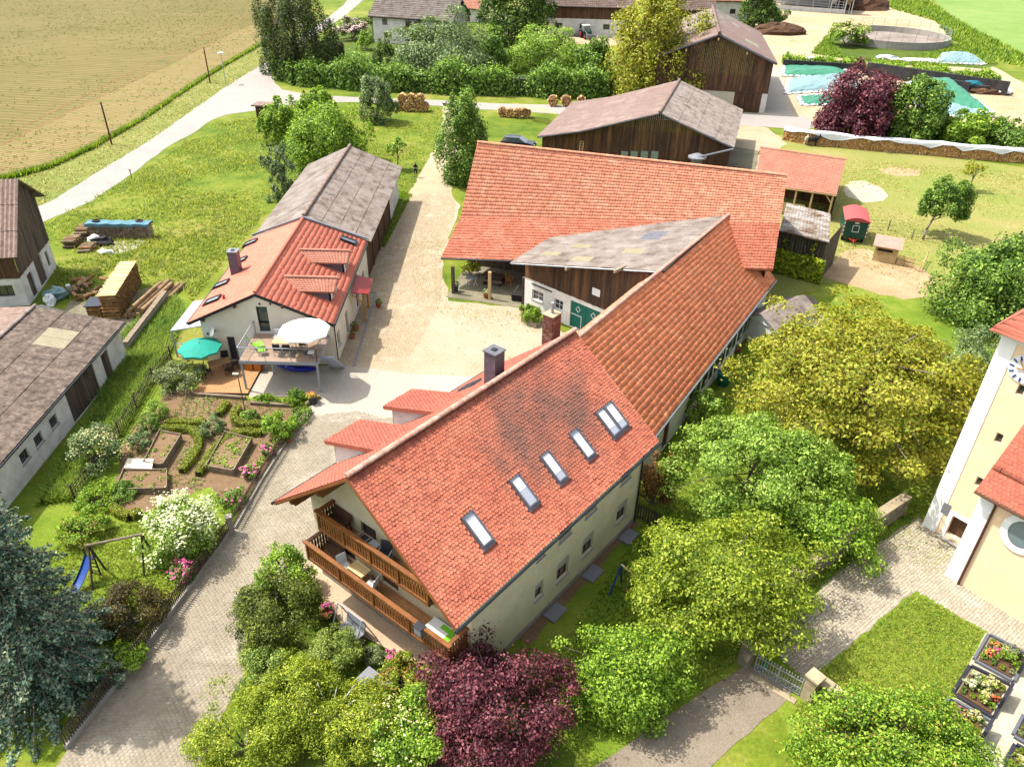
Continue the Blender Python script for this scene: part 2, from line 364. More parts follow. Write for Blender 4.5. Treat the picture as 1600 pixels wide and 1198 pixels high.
def tiles(parent, a, b, c, d, w, h, style, mat, name='roof_tiles', lift=.05, jitter=.006, seed=0, hole=None, amp=1., skew=0.):
    """courses of tiles over the slope a-b (ridge) to d-c (eave)"""
    r = np.random.default_rng(seed); a, b, c, d = (Vector(x) for x in (a, b, c, d))
    nu = max(2, round((b-a).length/w)); nv = max(2, round((d-a).length/h)); nrm = np.array((b-a).cross(d-a).normalized())
    if nrm[2] < 0: nrm = -nrm
    tv, tf = TPL[style]; tv = np.array(tv)
    J, I = np.meshgrid(np.arange(nv), np.arange(nu+1), indexing='ij'); I = I.ravel().astype(float); J = J.ravel()
    off = np.where(J % 2 == 1, -.5, 0.) if style == 'biber' else np.zeros(len(J))
    I = I+off
    keep = (I < nu-.01)
    I, J = I[keep], J[keep]
    if hole is not None:
        k = np.array([not any(u0 < (i+.5)/nu < u1 and v0 < (j+.5)/nv < v1 for u0, u1, v0, v1 in hole) for i, j in zip(I, J)]); I, J = I[k], J[k]
    m = len(I); jt = r.normal(size=m)*jitter; ju = r.normal(size=m)*(.02 if style != 'wave' else 0.); jv = r.normal(size=m)*.035
    U = np.clip((I[:, None]+ju[:, None]+tv[None, :, 0])/nu, 0, 1); Vv = np.clip((J[:, None]+jv[:, None]+tv[None, :, 1])/nv, 0, 1.0)
    X = bilin(a, b, c, d, U, Vv) + nrm*(lift + tv[None, :, 2]*amp + jt[:, None]*(tv[None, :, 2] > .02))[..., None]
    k = len(tv); V = X.reshape(-1, 3); fl = []
    quad = [f for f in tf if len(f) == 4]; hexa = [f for f in tf if len(f) == 6]
    if (np.cross(np.array(b-a), np.array(d-a))[2] > 0):     # keep faces outward whichever way the slope runs
        quad = [f[::-1] for f in quad]; hexa = [f[::-1] for f in hexa]
    base = (np.arange(m)*k)[:, None]
    F = np.concatenate([base+np.array(f)[None] for f in quad] + [base+np.array(hh)[None] for f in hexa for hh in ((f[0], f[1], f[2], f[3]), (f[0], f[3], f[4], f[5]))])
    o = npmesh(name, V, F, mat, parent); o['kind'] = 'stuff'; return o
def sheets(parent, a, b, c, d, w, h, mat, lift=.05, seed=0, name='roof_sheet', corr=5, skip=(), alt=None, amp=.03):
    """fibre-cement sheets laid one by one over the slope a-b (ridge) to d-c (eave), each lapping the one below"""
    r = random.Random(seed); a, b, c, d = (Vector(x) for x in (a, b, c, d)); nu = max(1, round((b-a).length/w)); nv = max(1, round((d-a).length/h))
    nrm = (b-a).cross(d-a).normalized(); nrm = nrm if nrm.z > 0 else -nrm
    flip = (b-a).cross(d-a).z > 0
    for j in range(nv):
        for i in range(nu):
            if (i, j) in skip: continue
            mb = MB(); k = corr*2; top = []; bot = []; lip = []; dz = r.uniform(-.008, .012)
            for q in range(k+1):
                u = (i+.004+.992*q/k)/nu; hgt = amp*(q % 2)
                for lst, v, e in ((top, (j-.06)/nv, .0), (bot, (j+1)/nv, .035), (lip, (j+1)/nv, -.01)):
                    v = min(max(v, 0), 1); p = lerp(lerp(a, b, u), lerp(d, c, u), v); lst.append(p + nrm*(lift+e+dz+(hgt if lst is not lip else 0)))
            n = k+1; mb.v = [tuple(v) for v in top+bot+lip]
            for q in range(k):
                f1 = (q, q+1, n+q+1, n+q); f2 = (n+q, n+q+1, 2*n+q+1, 2*n+q)
                mb.f += [f1[::-1], f2[::-1]] if not flip else [f1, f2]
            mb.build(name, (alt or {}).get((i, j), mat), parent)
def slab(parent, a, b, c, d, th, mat, name='roof_deck', off=0.):
    """the boarding under a slope, th thick, following the (perhaps twisted) surface a b c d from just below"""
    n = (Vector(b)-Vector(a)).cross(Vector(d)-Vector(a)).normalized(); n = n if n.z > 0 else -n; k = 12
    U, V = np.meshgrid(np.linspace(0, 1, k+1), np.linspace(0, 1, k+1), indexing='ij'); X = bilin(a, b, c, d, U, V).reshape(-1, 3); n = np.array(n)
    m = (k+1)**2; Vv = np.concatenate([X+n*off, X+n*(off-th)]); F = []
    ix = lambda i, j: i*(k+1)+j
    for i in range(k):
        for j in range(k): q = (ix(i, j), ix(i+1, j), ix(i+1, j+1), ix(i, j+1)); F += [q, tuple(m+x for x in q[::-1])]
        for q in ((ix(i, 0), ix(i+1, 0)), (ix(i, k), ix(i+1, k)), (ix(0, i), ix(0, i+1)), (ix(k, i), ix(k, i+1))): F.append((q[0], q[1], m+q[1], m+q[0]))
    return npmesh(name, Vv, np.array(F), mat, parent)
def ridgecaps(parent, a, b, mat, w=.26, l=.38, name='ridge_tile', n=None, up=.06, each=True):
    """half-round tiles along a ridge, one object each"""
    a, b = Vector(a), Vector(b); d = (b-a); k = n or max(2, int(d.length/l)); u = d.normalized(); s = u.cross(Vector((0, 0, 1))).normalized(); z = s.cross(u)
    me = None
    for i in range(k):
        p = lerp(a, b, i/k) + Vector((0, 0, up))
        if me is None:
            mb = MB(); m = 5; vs = []
            for q, rr in ((0, 1.), (d.length/k*1.12, .86)):
                for j in range(m+1): t = math.pi*j/m; vs.append(u*q + s*math.cos(t)*w*.5*rr + z*math.sin(t)*w*.42*rr)
            mb.add(vs, [(j, j+1, m+2+j, m+1+j) for j in range(m)] + [tuple(range(m+1))])
            o = mb.build(name, mat, parent); me = o.data
        else:
            o = link(bpy.data.objects.new(name, me), parent)
        o.location = p if parent is None else p
    return
def wall(mb, o, u, L, h, th=.3, openings=(), top=None):
    """wall face from o along unit u, L long, h high, thickness th (away from the outside, which is to the right of u), real openings (u0,u1,z0,z1); top: list of (s, z) for a gable outline above h"""
    o, u = Vector(o), Vector(u).normalized(); inn = Vector((-u.y, u.x, 0)); Z = Vector((0, 0, 1))
    xs = sorted({0., L} | {x for q in openings for x in q[:2]}); zs = sorted({0., h} | {z for q in openings for z in q[2:]})
    pt = lambda x, z, t=0.: o + u*x + Z*z + inn*t
    for x0, x1 in zip(xs, xs[1:]):
        for z0, z1 in zip(zs, zs[1:]):
            cx, cz = (x0+x1)/2, (z0+z1)/2
            if any(q[0] < cx < q[1] and q[2] < cz < q[3] for q in openings): continue
            mb.add([pt(x0, z0), pt(x1, z0), pt(x1, z1), pt(x0, z1)], [(0, 1, 2, 3)])
    for u0, u1, z0, z1 in openings:
        q = [pt(u0, z0), pt(u1, z0), pt(u1, z1), pt(u0, z1)]; r = [p+inn*th for p in q]
        mb.add(q+r, [(i, 4+i, 4+(i+1) % 4, (i+1) % 4) for i in range(4)])
    mb.add([pt(0, h), pt(L, h), pt(L, h, th), pt(0, h, th)], [(0, 1, 2, 3)])
    if top:
        q = [pt(s, z) for s, z in top]; mb.add(q, [tuple(range(len(q)))]); q = [p+inn*th for p in q]; mb.add(q, [tuple(range(len(q)))[::-1]])
def window(parent, o, u, s0, s1, z0, z1, frame, pane, depth=.12, fw=.07, mull=1, sill=None, cross=0, name='window', blind=None, sillout=.06):
    """window set depth into an opening of the wall o,u"""
    o, u = Vector(o), Vector(u).normalized(); inn = Vector((-u.y, u.x, 0)); Z = Vector((0, 0, 1)); w, h = s1-s0, z1-z0
    b = o + u*s0 + Z*z0 + inn*depth; mb = MB(); t = .06
    for x, ww in ((0, fw), (w-fw, fw)) + tuple((w*(i+1)/(mull+1)-fw*.4, fw*.8) for i in range(mull)): mb.obox(b+u*x, u*ww, inn*t, Z*h)
    for z, hh in ((0, fw), (h-fw, fw)) + tuple((h*(i+1)/(cross+1)-fw*.3, fw*.6) for i in range(cross)): mb.obox(b+Z*z+u*fw-inn*.003, u*(w-2*fw), inn*t, Z*hh)
    f = mb.build(name, frame, parent)
    MB().obox(b+inn*.035+u*fw*.5+Z*fw*.5, u*(w-fw), inn*.01, Z*(h-fw)).build('pane', pane, f)
    if sill: MB().obox(o+u*(s0-.05)+Z*(z0-.05)-inn*sillout, u*(w+.1), inn*(depth+sillout), Z*.045).build('sill', sill, f)
    if blind: MB().obox(b+Z*h*(1-blind[1])-inn*.05, u*w, inn*.03, Z*h*blind[1]).build('blind', blind[0], f)
    return f
def boards(parent, o, u, L, z0, topf, mat, bw=.2, th=.03, seed=0, name='wall_boards', botf=None):
    """upright boarding from o along u; topf(s) gives the height of the top edge; joined into one part"""
    r = random.Random(seed); o, u = Vector(o), Vector(u).normalized(); out = Vector((u.y, -u.x, 0)); n = max(1, round(L/bw)); w = L/n; mb = MB(); Z = Vector((0, 0, 1))
    for i in range(n):
        g = .012; s0, s1 = i*w+g/2, (i+1)*w-g/2; e = th*r.uniform(.85, 1.15); zb = (botf(i*w) if botf else z0) - r.uniform(0, .05)
        q = [o+u*s0+Z*zb, o+u*s1+Z*zb, o+u*s1+Z*topf(s1), o+u*s0+Z*topf(s0)]
        mb.prism([p+out*e for p in q], -out*e)
    b = mb.build(name, mat, parent); b['kind'] = 'stuff'; return b
# ================================================================== materials
def A(r, g, b, k=.4):
    """base colour of a surface that shows as r, g, b (0-255) in full sun"""
    f = lambda x: ((x/255+.055)/1.055)**2.4 if x > 10 else x/255/12.92
    return tuple(min(.85, f(x)*k) for x in (r, g, b))
M_BARK = pm('bark', (.10, .075, .05), (.16, .13, .10), sc=6, fine=40, bump=.4, stretch=(1, 1, .25))
M_BIRCH = pm('birch_bark', (.5, .48, .44), (.08, .07, .06), sc=5, fine=30, bump=.2, lo=.5, hi=.62)
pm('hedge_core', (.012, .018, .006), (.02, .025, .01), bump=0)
# leaves
L_WALNUT = leafmat('walnut_leaves', [A(134, 128, 36), A(182, 178, 50), A(206, 204, 82), A(128, 152, 42)], .48, isl=.45)
L_LIGHT = leafmat('light_green_leaves', [A(100, 142, 44), A(158, 192, 72), A(196, 220, 112)], .48)
L_LIME = leafmat('yellow_green_leaves', [A(96, 126, 26), A(152, 176, 42), A(196, 206, 80)], .48)
L_BRIGHT = leafmat('bright_green_leaves', [A(80, 125, 25), A(140, 178, 45), A(178, 205, 75)], .4)
L_MID = leafmat('mid_green_leaves', [A(68, 104, 34), A(120, 158, 56), A(160, 190, 84)], .38)
L_DARK = leafmat('dark_green_leaves', [A(48, 76, 28), A(92, 126, 44), A(136, 162, 70)], .32)
L_OLIVE = leafmat('olive_leaves', [A(80, 105, 60), A(125, 150, 90), A(160, 180, 120)], .3)
L_PURPLE = leafmat('copper_leaves', [A(62, 24, 34), A(104, 44, 56), A(148, 84, 90)], .3, tint=(1., .5, .5))
L_COPPER = leafmat('dark_copper_leaves', [A(66, 28, 40), A(112, 54, 66), A(152, 92, 98)], .3, tint=(1., .5, .5))
L_YEW = leafmat('yew_needles', [A(52, 72, 20), A(96, 114, 32), A(142, 152, 52)], .25)
L_GOLD = leafmat('golden_cypress', [A(104, 132, 26), A(158, 178, 42), A(196, 204, 76)], .38)
L_JUNI = leafmat('juniper_sprays', [A(92, 124, 46), A(144, 170, 70), A(184, 198, 100)], .35)
L_SPRUCE = leafmat('blue_spruce_needles', [A(34, 62, 46), A(74, 110, 90), A(122, 154, 126), A(168, 182, 138)], .1, tint=(.8, 1., .8))
L_DSHRUB = leafmat('dark_brown_leaves', [A(40, 38, 15), A(80, 72, 22), A(105, 92, 35)], .2)
L_RUST = leafmat('rusty_leaves', [A(60, 62, 25), A(125, 85, 40), A(165, 115, 55)], .25)
L_BOX = leafmat('box_leaves', [A(92, 112, 24), A(146, 160, 40), A(186, 190, 62)], .35)
L_BIRCH = leafmat('birch_leaves', [A(42, 60, 25), A(78, 98, 42), A(110, 128, 60)], .3)
L_IVY = leafmat('vine_leaves', [A(100, 130, 15), A(160, 180, 30), A(200, 205, 55)], .4)
L_GREYG = leafmat('grey_green_leaves', [A(95, 115, 65), A(135, 150, 95), A(175, 185, 130)], .3)
L_GRASS = leafmat('grass_blades', [A(104, 138, 28), A(152, 172, 50), A(192, 192, 84)], .5, patch=.25)
L_GRASS2 = leafmat('lush_grass_blades', [A(82, 124, 30), A(132, 166, 50), A(172, 190, 72)], .45, patch=.25)
L_DRY = leafmat('dry_grass_blades', [A(150, 150, 60), A(190, 180, 95), A(215, 200, 130)], .35, patch=.2)
L_CROP = leafmat('seedling_leaves', [A(110, 125, 45), A(145, 150, 65)], .3)
W_FLOWER = leafmat('white_blossom', [A(205, 214, 150, .36), A(236, 238, 200, .38)], .2, isl=.1)
CR_FLOWER = leafmat('cream_blossom', [A(210, 205, 130, .36), A(235, 226, 175, .38)], .2, isl=.1)
PK_FLOWER = leafmat('pink_blossom', [A(205, 70, 130, .45), A(235, 130, 180, .45)], .2, isl=.15, tint=(1, .7, .9))
PALE_FLOWER = leafmat('pale_pink_blossom', [A(215, 180, 175, .42), A(240, 220, 210, .45)], .2, isl=.1, tint=(1, .9, .9))
MIX_FLOWER = leafmat('mixed_blossom', [A(235, 120, 30, .45), A(225, 60, 90, .45), A(240, 200, 60, .45)], .2, isl=.2, tint=(1, .8, .6))
OR_FLOWER = leafmat('orange_leaf_tips', [A(150, 110, 45), A(175, 125, 60)], .3)
BL_FLOWER = leafmat('violet_blossom', [A(90, 85, 190, .45), A(130, 120, 220, .45)], .2, tint=(.8, .8, 1))
# roofs
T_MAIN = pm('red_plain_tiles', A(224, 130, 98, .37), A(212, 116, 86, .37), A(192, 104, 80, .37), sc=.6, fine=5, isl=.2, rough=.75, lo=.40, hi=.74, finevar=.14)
def stain(mat, c, axes, col, amt=.85):
    nt = mat.node_tree; b = nt.nodes['Principled BSDF']; src = b.inputs['Base Color'].links[0].from_socket; g = nt.nodes.new('ShaderNodeNewGeometry'); tot = None
    v = nt.nodes.new('ShaderNodeVectorMath'); v.operation = 'SUBTRACT'; nt.links.new(g.outputs['Position'], v.inputs[0]); v.inputs[1].default_value = c
    for ax, r in axes:
        d = nt.nodes.new('ShaderNodeVectorMath'); d.operation = 'DOT_PRODUCT'; nt.links.new(v.outputs[0], d.inputs[0]); d.inputs[1].default_value = tuple(x/r for x in ax); q = mathn(nt, 'POWER', mathn(nt, 'ABSOLUTE', d.outputs['Value']), 2.); tot = q if tot is None else mathn(nt, 'ADD', tot, q)
    f = mathn(nt, 'SUBTRACT', 1.15, tot, clamp=False); f = mathn(nt, 'ADD', f, mathn(nt, 'MULTIPLY', mathn(nt, 'SUBTRACT', noise(nt, .75, 4, .6, (1, 1, .3)), .5), 2.6)); f = mathn(nt, 'MULTIPLY', f, mathn(nt, 'MULTIPLY', island(nt, .7, 1.1), amt), clamp=True)
    f = mathn(nt, 'MINIMUM', f, .9); nt.links.new(mixc(nt, f, src, col), b.inputs['Base Color'])
_az = math.radians(51.7); stain(T_MAIN, (-6.45+10.2*math.cos(_az)+2.2*math.sin(_az), 23.31+10.2*math.sin(_az)-2.2*math.cos(_az), 8.4), (((math.cos(_az), math.sin(_az), 0), 4.4), ((0, 0, 1), 2.0)), A(124, 92, 80, .34), .75)
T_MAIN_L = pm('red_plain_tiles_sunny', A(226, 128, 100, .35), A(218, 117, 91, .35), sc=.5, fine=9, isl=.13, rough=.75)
T_LINK = pm('orange_pantiles', A(238, 146, 98, .66), A(230, 134, 90, .66), A(242, 156, 108, .66), sc=1.1, fine=3.5, isl=.16, rough=.85, finevar=.22)
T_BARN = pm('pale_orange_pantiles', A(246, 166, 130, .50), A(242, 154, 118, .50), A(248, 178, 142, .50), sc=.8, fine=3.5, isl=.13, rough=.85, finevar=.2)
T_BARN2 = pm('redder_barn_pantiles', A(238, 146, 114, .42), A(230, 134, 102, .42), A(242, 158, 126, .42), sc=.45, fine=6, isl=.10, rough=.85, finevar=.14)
T_NEW = pm('new_red_tiles', A(236, 136, 108, .46), A(231, 129, 102, .46), sc=.6, fine=6, isl=.1, rough=.8, finevar=.1)
T_PALE = pm('far_orange_tiles', A(232, 160, 132, .40), A(222, 146, 120, .40), sc=.6, isl=.1)
T_RIDGE = pm('ridge_tiles', A(225, 150, 125, .42), A(235, 195, 175, .42), sc=5, fine=30, isl=.2)
T_MOSS = pm('mossy_fibre_cement', A(172, 150, 132, .30), A(138, 116, 100, .28), A(74, 58, 46, .28), sc=2.3, fine=5, isl=.1, lo=.36, hi=.72, finevar=.35, bump=.4)
T_FIBRE = pm('fibre_cement', A(196, 182, 172, .31), A(174, 158, 146, .31), A(132, 112, 96, .31), sc=.7, fine=6, isl=.07, lo=.35, hi=.7, finevar=.16, bump=.25)
T_FIBRE2 = pm('mossy_sheet', A(190, 175, 163, .36), A(164, 147, 134, .36), A(102, 82, 62, .36), sc=1.2, fine=6, isl=.08, lo=.42, hi=.72, finevar=.22, bump=.3)
T_CLEAR = pm('yellowed_light_sheet', A(196, 182, 142, .34), A(176, 162, 124, .34), sc=2, isl=.05, rough=.4)
T_BROWN = pm('brown_corrugated', A(168, 140, 128), A(150, 120, 106), A(176, 150, 138), sc=.5, fine=6, isl=.06, rough=.6)
T_CORR = pm('rusty_corrugated', A(178, 152, 138), A(140, 110, 95), sc=3, fine=12, isl=.05)
M_LEAD = pm('grey_flashing', A(136, 136, 146), A(116, 116, 126), sc=4, rough=.5, metal=.1)
M_GUTTER = pm('dark_gutter', A(70, 78, 84), A(56, 62, 68), sc=4, rough=.4, metal=.4)
M_ZINC = pm('zinc', A(185, 190, 195), A(165, 170, 176), sc=3, rough=.35, metal=.55)
M_GALV = pm('galvanised_steel', A(205, 211, 218, .42), A(188, 195, 203, .42), sc=3, rough=.4, metal=.15)
# walls
W_MAIN = pm('cream_render', A(244, 232, 192, .52), A(228, 213, 172, .52), sc=.9, fine=60, bump=.08, finevar=.03, rough=.9)
W_NEW = pm('pale_render', A(250, 242, 222, .56), A(238, 227, 204, .56), sc=.9, fine=60, bump=.08, finevar=.03, rough=.9)
W_WHITE = pm('white_render', A(247, 244, 236, .6), A(222, 216, 204, .6), sc=1.1, fine=40, bump=.1, finevar=.05, rough=.9)
W_DIRTY = pm('weathered_white_render', A(240, 238, 230, .56), A(205, 200, 190, .52), sc=1.2, fine=20, bump=.12, finevar=.08, rough=.9, lo=.4, hi=.75)
W_CHURCH = pm('apricot_render', A(252, 222, 184, .66), A(250, 214, 172, .66), sc=.4, fine=50, bump=.06, finevar=.03, rough=.9)
W_QUOIN = pm('white_quoins', A(250, 250, 245, .62), A(215, 212, 205, .6), sc=1.6, fine=30, bump=.06, finevar=.04, rough=.9, lo=.6, hi=.8)
W_CONC = pm('concrete', A(205, 198, 185), A(180, 172, 160), sc=1., fine=14, bump=.2, finevar=.1)
W_DCONC = pm('dark_concrete', A(88, 84, 84), A(60, 56, 56), sc=1., fine=14, bump=.2)
W_STONE = pm('wall_stone', A(178, 165, 140), A(140, 128, 108), A(196, 186, 160), sc=1.5, fine=14, isl=.22, bump=.4)
W_SAND = pm('sandstone_cap', A(214, 196, 160), A(190, 172, 138), sc=2, fine=14, isl=.1, bump=.3)
W_BRICK = pm('chimney_brick', A(170, 105, 85), A(130, 80, 68), A(185, 130, 110), sc=3, fine=20, isl=.3, bump=.2)
M_MORTAR = pm('mortar', A(190, 180, 165), A(170, 160, 146), sc=5, fine=30)
W_SLATE = pm('slate_cladding', A(138, 124, 134), A(112, 100, 112), sc=6, fine=12, isl=.15, rough=.5)
# timber
D_DARK = pm('dark_weathered_boards', A(84, 58, 44), A(120, 84, 56), A(160, 112, 66), sc=1.4, fine=9, isl=.35, rough=.8, stretch=(1, 1, .12), finevar=.3, lo=.38, hi=.72)
D_GREY = pm('grey_weathered_boards', A(92, 78, 64), A(122, 104, 86), A(74, 60, 48), sc=1.4, fine=9, isl=.28, rough=.85, stretch=(1, 1, .12), finevar=.25)
D_BROWN = pm('brown_boards', A(118, 82, 56), A(98, 66, 44), sc=1.4, fine=9, isl=.25, stretch=(1, 1, .12), finevar=.25)
D_BALC = pm('balcony_timber', A(168, 108, 56, .42), A(144, 88, 44, .42), sc=3, fine=14, isl=.14, rough=.5, finevar=.12)
D_FLOOR = pm('balcony_floor_boards', A(206, 150, 100, .5), A(184, 130, 84, .5), sc=2, fine=14, isl=.14, finevar=.12)
D_DECK = pm('larch_deck', A(226, 172, 118), A(212, 156, 102), sc=1.4, fine=14, isl=.09, finevar=.08)
D_DECK2 = pm('weathered_deck', A(206, 174, 146), A(186, 154, 126), sc=1.4, fine=14, isl=.12, finevar=.1)
D_PICKET = pm('old_picket_wood', A(118, 100, 82), A(88, 72, 58), A(140, 124, 104), sc=3, fine=18, isl=.25)
D_BED = pm('bed_planks', A(178, 158, 132), A(146, 126, 102), sc=3, fine=16, isl=.16)
D_LIGHT = pm('fresh_timber', A(238, 206, 150, .55), A(224, 190, 132, .55), sc=2, fine=16, isl=.12)
D_YELLOW = pm('glazed_pine', A(232, 168, 66), A(216, 150, 52), sc=2, fine=16, isl=.06)
D_LOG = pm('split_logs', A(206, 168, 108), A(172, 126, 72), A(120, 84, 52), sc=4, fine=14, isl=.35, lo=.3, hi=.72)
D_LOGEND = pm('firewood', A(236, 190, 120, .62), A(206, 150, 84, .62), A(246, 220, 170, .62), sc=3, fine=10, isl=.4, lo=.3, hi=.7)
D_TRUNK = pm('log_bark', A(158, 118, 82), A(190, 156, 112), A(120, 86, 60), sc=3, fine=12, isl=.2, stretch=(1, 1, 1))
D_GREYLOG = pm('grey_firewood', A(200, 180, 148, .55), A(158, 136, 110, .55), A(222, 204, 172, .55), sc=3, fine=12, isl=.35, lo=.3, hi=.7)
# things
def plain(name, rgb, rough=.5, k=.45, var=.92, **kw): return pm(name, A(*rgb, k), tuple(x*var for x in A(*rgb, k)), sc=2, fine=30, rough=rough, bump=.03, finevar=.03, **kw)
C_TEAL = plain('teal_canvas', (20, 172, 150), .8); C_WHITEC = plain('white_canvas', (255, 255, 250), .85, .7)
C_BLACK = plain('black_plastic', (38, 38, 42), .45); C_GREENP = plain('lime_fabric', (140, 225, 40), .7); C_BLUE = plain('blue_paint', (30, 80, 170), .35)
C_BLUEK = plain('blue_kayak_shell', (20, 40, 180), .3); C_RED = plain('red_paint', (196, 60, 50), .4); C_WINE = plain('wine_red_metal', (178, 50, 42), .5)
C_ORANGE = plain('orange_wood', (226, 130, 40), .5); C_GREEN = plain('bottle_green_paint', (14, 92, 74), .4); C_DOOR = plain('barn_door_green', (10, 122, 108), .5)
C_DKGREEN = plain('dark_green_door', (34, 78, 68), .35); C_WHITE = plain('white_paint', (246, 246, 242), .5, .6); C_GREY = plain('grey_plastic', (150, 152, 158), .5)
C_DGREY = plain('anthracite', (70, 72, 80), .4); C_TARPG = plain('green_tarp', (70, 158, 122), .55, .42); C_TARPB = plain('pale_blue_tarp', (150, 185, 188), .5, .45)
C_TARPW = plain('white_tarp', (240, 242, 245), .5, .6); C_TARPT = plain('turquoise_tarp', (30, 130, 150), .5); C_ROOFR = plain('wagon_roof_red', (214, 92, 88), .5)
C_TERRA = plain('terracotta', (190, 108, 74), .8); C_BARREL = plain('rain_barrel_green', (20, 128, 108), .4); C_SKIN = plain('skin', (225, 170, 140), .6)
C_NAVY = plain('navy_clothes', (40, 42, 52), .9); C_CAR = plain('dark_blue_car_paint', (22, 26, 44), .12); C_RUBBER = plain('rubber', (30, 30, 32), .8)
C_STEEL = plain('brushed_steel', (212, 216, 222), .35, .45, metal=.15); C_BROWND = plain('brown_door', (112, 66, 42), .5); C_REDDOOR = plain('red_front_door', (128, 44, 32), .4)
C_GRAVE = plain('polished_granite', (118, 122, 132), .2); C_GRAVED = plain('dark_granite', (62, 64, 74), .2); C_CREAM = plain('cream_plastic', (236, 224, 200), .5)
C_MANURE = pm('manure', A(110, 72, 40), A(80, 50, 28), A(140, 96, 56), sc=2, fine=8, bump=.6, finevar=.3)
C_WINFR = plain('brown_window_frame', (120, 72, 44), .5); C_BLIND = plain('roller_blind', (205, 205, 190), .7); C_SILLG = plain('grey_stone_sill', (175, 178, 188), .6)
GL_DARK = glassmat('window_glass'); GL_SKY = glassmat('skylight_glass', (.26, .28, .32), .08); GL_GREEN = glassmat('green_tinted_glass', (.03, .06, .05)); GL_CLEAR = glassmat('canopy_glass', (.3, .31, .29), .1); GL_BLUE = glassmat('blueish_glass', (.13, .16, .18), .08)
# ground
def groundmat(name, stops, big=.06, mid=.5, fine=6., bump=.5, rough=.95, stretch=None, k2=.45, dots=None, rows=None):
    m, nt, b, N, L = newmat(name)
    f = mathn(nt, 'ADD', mathn(nt, 'MULTIPLY', noise(nt, big, 4, .6), 1-k2), mathn(nt, 'MULTIPLY', noise(nt, mid, 5, .7, stretch), k2))
    col = ramp(nt, f, stops); fn = noise(nt, fine, 4, .7, stretch)
    mr = N.new('ShaderNodeMapRange'); mr.inputs[1].default_value = .3; mr.inputs[2].default_value = .7; mr.inputs[3].default_value = .72; mr.inputs[4].default_value = 1.24; L.new(fn, mr.inputs[0])
    col = val(nt, col, mr.outputs[0])
    if rows:   # drilled rows: angle, spacing in metres, tone
        g = N.new('ShaderNodeNewGeometry'); mp = N.new('ShaderNodeMapping'); mp.inputs['Rotation'].default_value = (0, 0, rows[0]); L.new(g.outputs['Position'], mp.inputs[0]); w = N.new('ShaderNodeTexWave'); w.bands_direction = 'Y'; w.inputs['Scale'].default_value = .314/rows[1]; w.inputs['Distortion'].default_value = .7; w.inputs['Detail'].default_value = 2; L.new(mp.outputs[0], w.inputs['Vector'])
        col = mixc(nt, mathn(nt, 'MULTIPLY', w.outputs['Fac'], rows[3]), col, rows[2])
    if dots:
        dn = noise(nt, dots[1], 3, .65, stretch); msk = ramp(nt, dn, [(dots[2], (0, 0, 0)), (dots[2]+.06, (1, 1, 1))]); col = mixc(nt, msk, col, dots[0])
    L.new(col, b.inputs['Base Color']); b.inputs['Roughness'].default_value = rough; b.inputs['Specular IOR Level'].default_value = .15
    bumpn(nt, b, fn, bump, .06); MATS[name] = m; return m
G_MEADOW = groundmat('meadow_grass', [(.32, A(80, 118, 22, .34)), (.43, A(116, 146, 34, .34)), (.52, A(152, 168, 50, .34)), (.62, A(190, 182, 96, .34))], .05, .35, 5)
G_LAWN = groundmat('lawn_grass', [(.32, A(104, 144, 34, .35)), (.5, A(146, 172, 50, .35)), (.66, A(184, 190, 82, .35))], .12, .8, 9)
G_DKGRASS = groundmat('dark_grass', [(.3, A(70, 98, 24, .35)), (.5, A(104, 130, 36, .35)), (.7, A(132, 140, 58, .35))], .2, .9, 8)  # a darker green than the lawn grass
G_PADDOCK = groundmat('grazed_grass', [(.3, A(146, 170, 70, .34)), (.45, A(172, 182, 88, .34)), (.58, A(192, 186, 106, .34)), (.72, A(216, 200, 148, .34))], .06, .3, 4)
G_FARGREEN = groundmat('far_pasture', [(.3, A(128, 166, 74)), (.5, A(148, 180, 92)), (.7, A(168, 188, 110))], .03, .2, 3)
G_VERGE = groundmat('mown_verge', [(.3, A(122, 146, 54, .34)), (.5, A(156, 168, 80, .34)), (.7, A(182, 182, 108, .34))], .1, .6, 6, stretch=(1, .35, 1, -.55))
G_FIELD = groundmat('tilled_field', [(.3, A(150, 136, 72, .29)), (.5, A(178, 158, 94, .29)), (.7, A(196, 176, 114, .29))], .02, .35, 2.2, stretch=(.12, 1.1, 1, .13), dots=(A(122, 128, 52, .32), 1.3, .58), rows=(.13, 1.4, A(124, 122, 56, .25), .6))
G_FIELD2 = groundmat('tilled_headland', [(.3, A(176, 150, 90, .31)), (.5, A(200, 174, 114, .31)), (.7, A(208, 184, 126, .31))], .02, .35, 1.9, stretch=(.1, 1.15, 1, -.72), dots=(A(142, 146, 66, .34), 1.0, .56), rows=(-.72, .95, A(140, 128, 62, .26), .7))
G_FURROW = groundmat('wheel_furrow', [(.3, A(150, 120, 72, .32)), (.5, A(170, 140, 88, .32)), (.7, A(180, 152, 98, .32))], .2, .8, 5)
G_ROAD = groundmat('pale_asphalt', [(.3, A(200, 193, 186, .33)), (.5, A(216, 207, 198, .33)), (.7, A(224, 214, 202, .33))], .05, .4, 12, bump=.15)
G_ASPH = groundmat('old_asphalt', [(.3, A(168, 152, 132, .32)), (.5, A(184, 168, 146, .32)), (.7, A(198, 184, 162, .32))], .2, .8, 14, bump=.2, dots=(A(140, 124, 104, .32), 1.2, .62))
G_GRAVEL = groundmat('courtyard_gravel', [(.28, A(206, 180, 140, .32)), (.42, A(230, 208, 172, .32)), (.58, A(240, 222, 192, .32)), (.7, A(204, 192, 138, .32))], .09, .45, 10, bump=.3, dots=(A(186, 170, 118, .32), 1.6, .63))
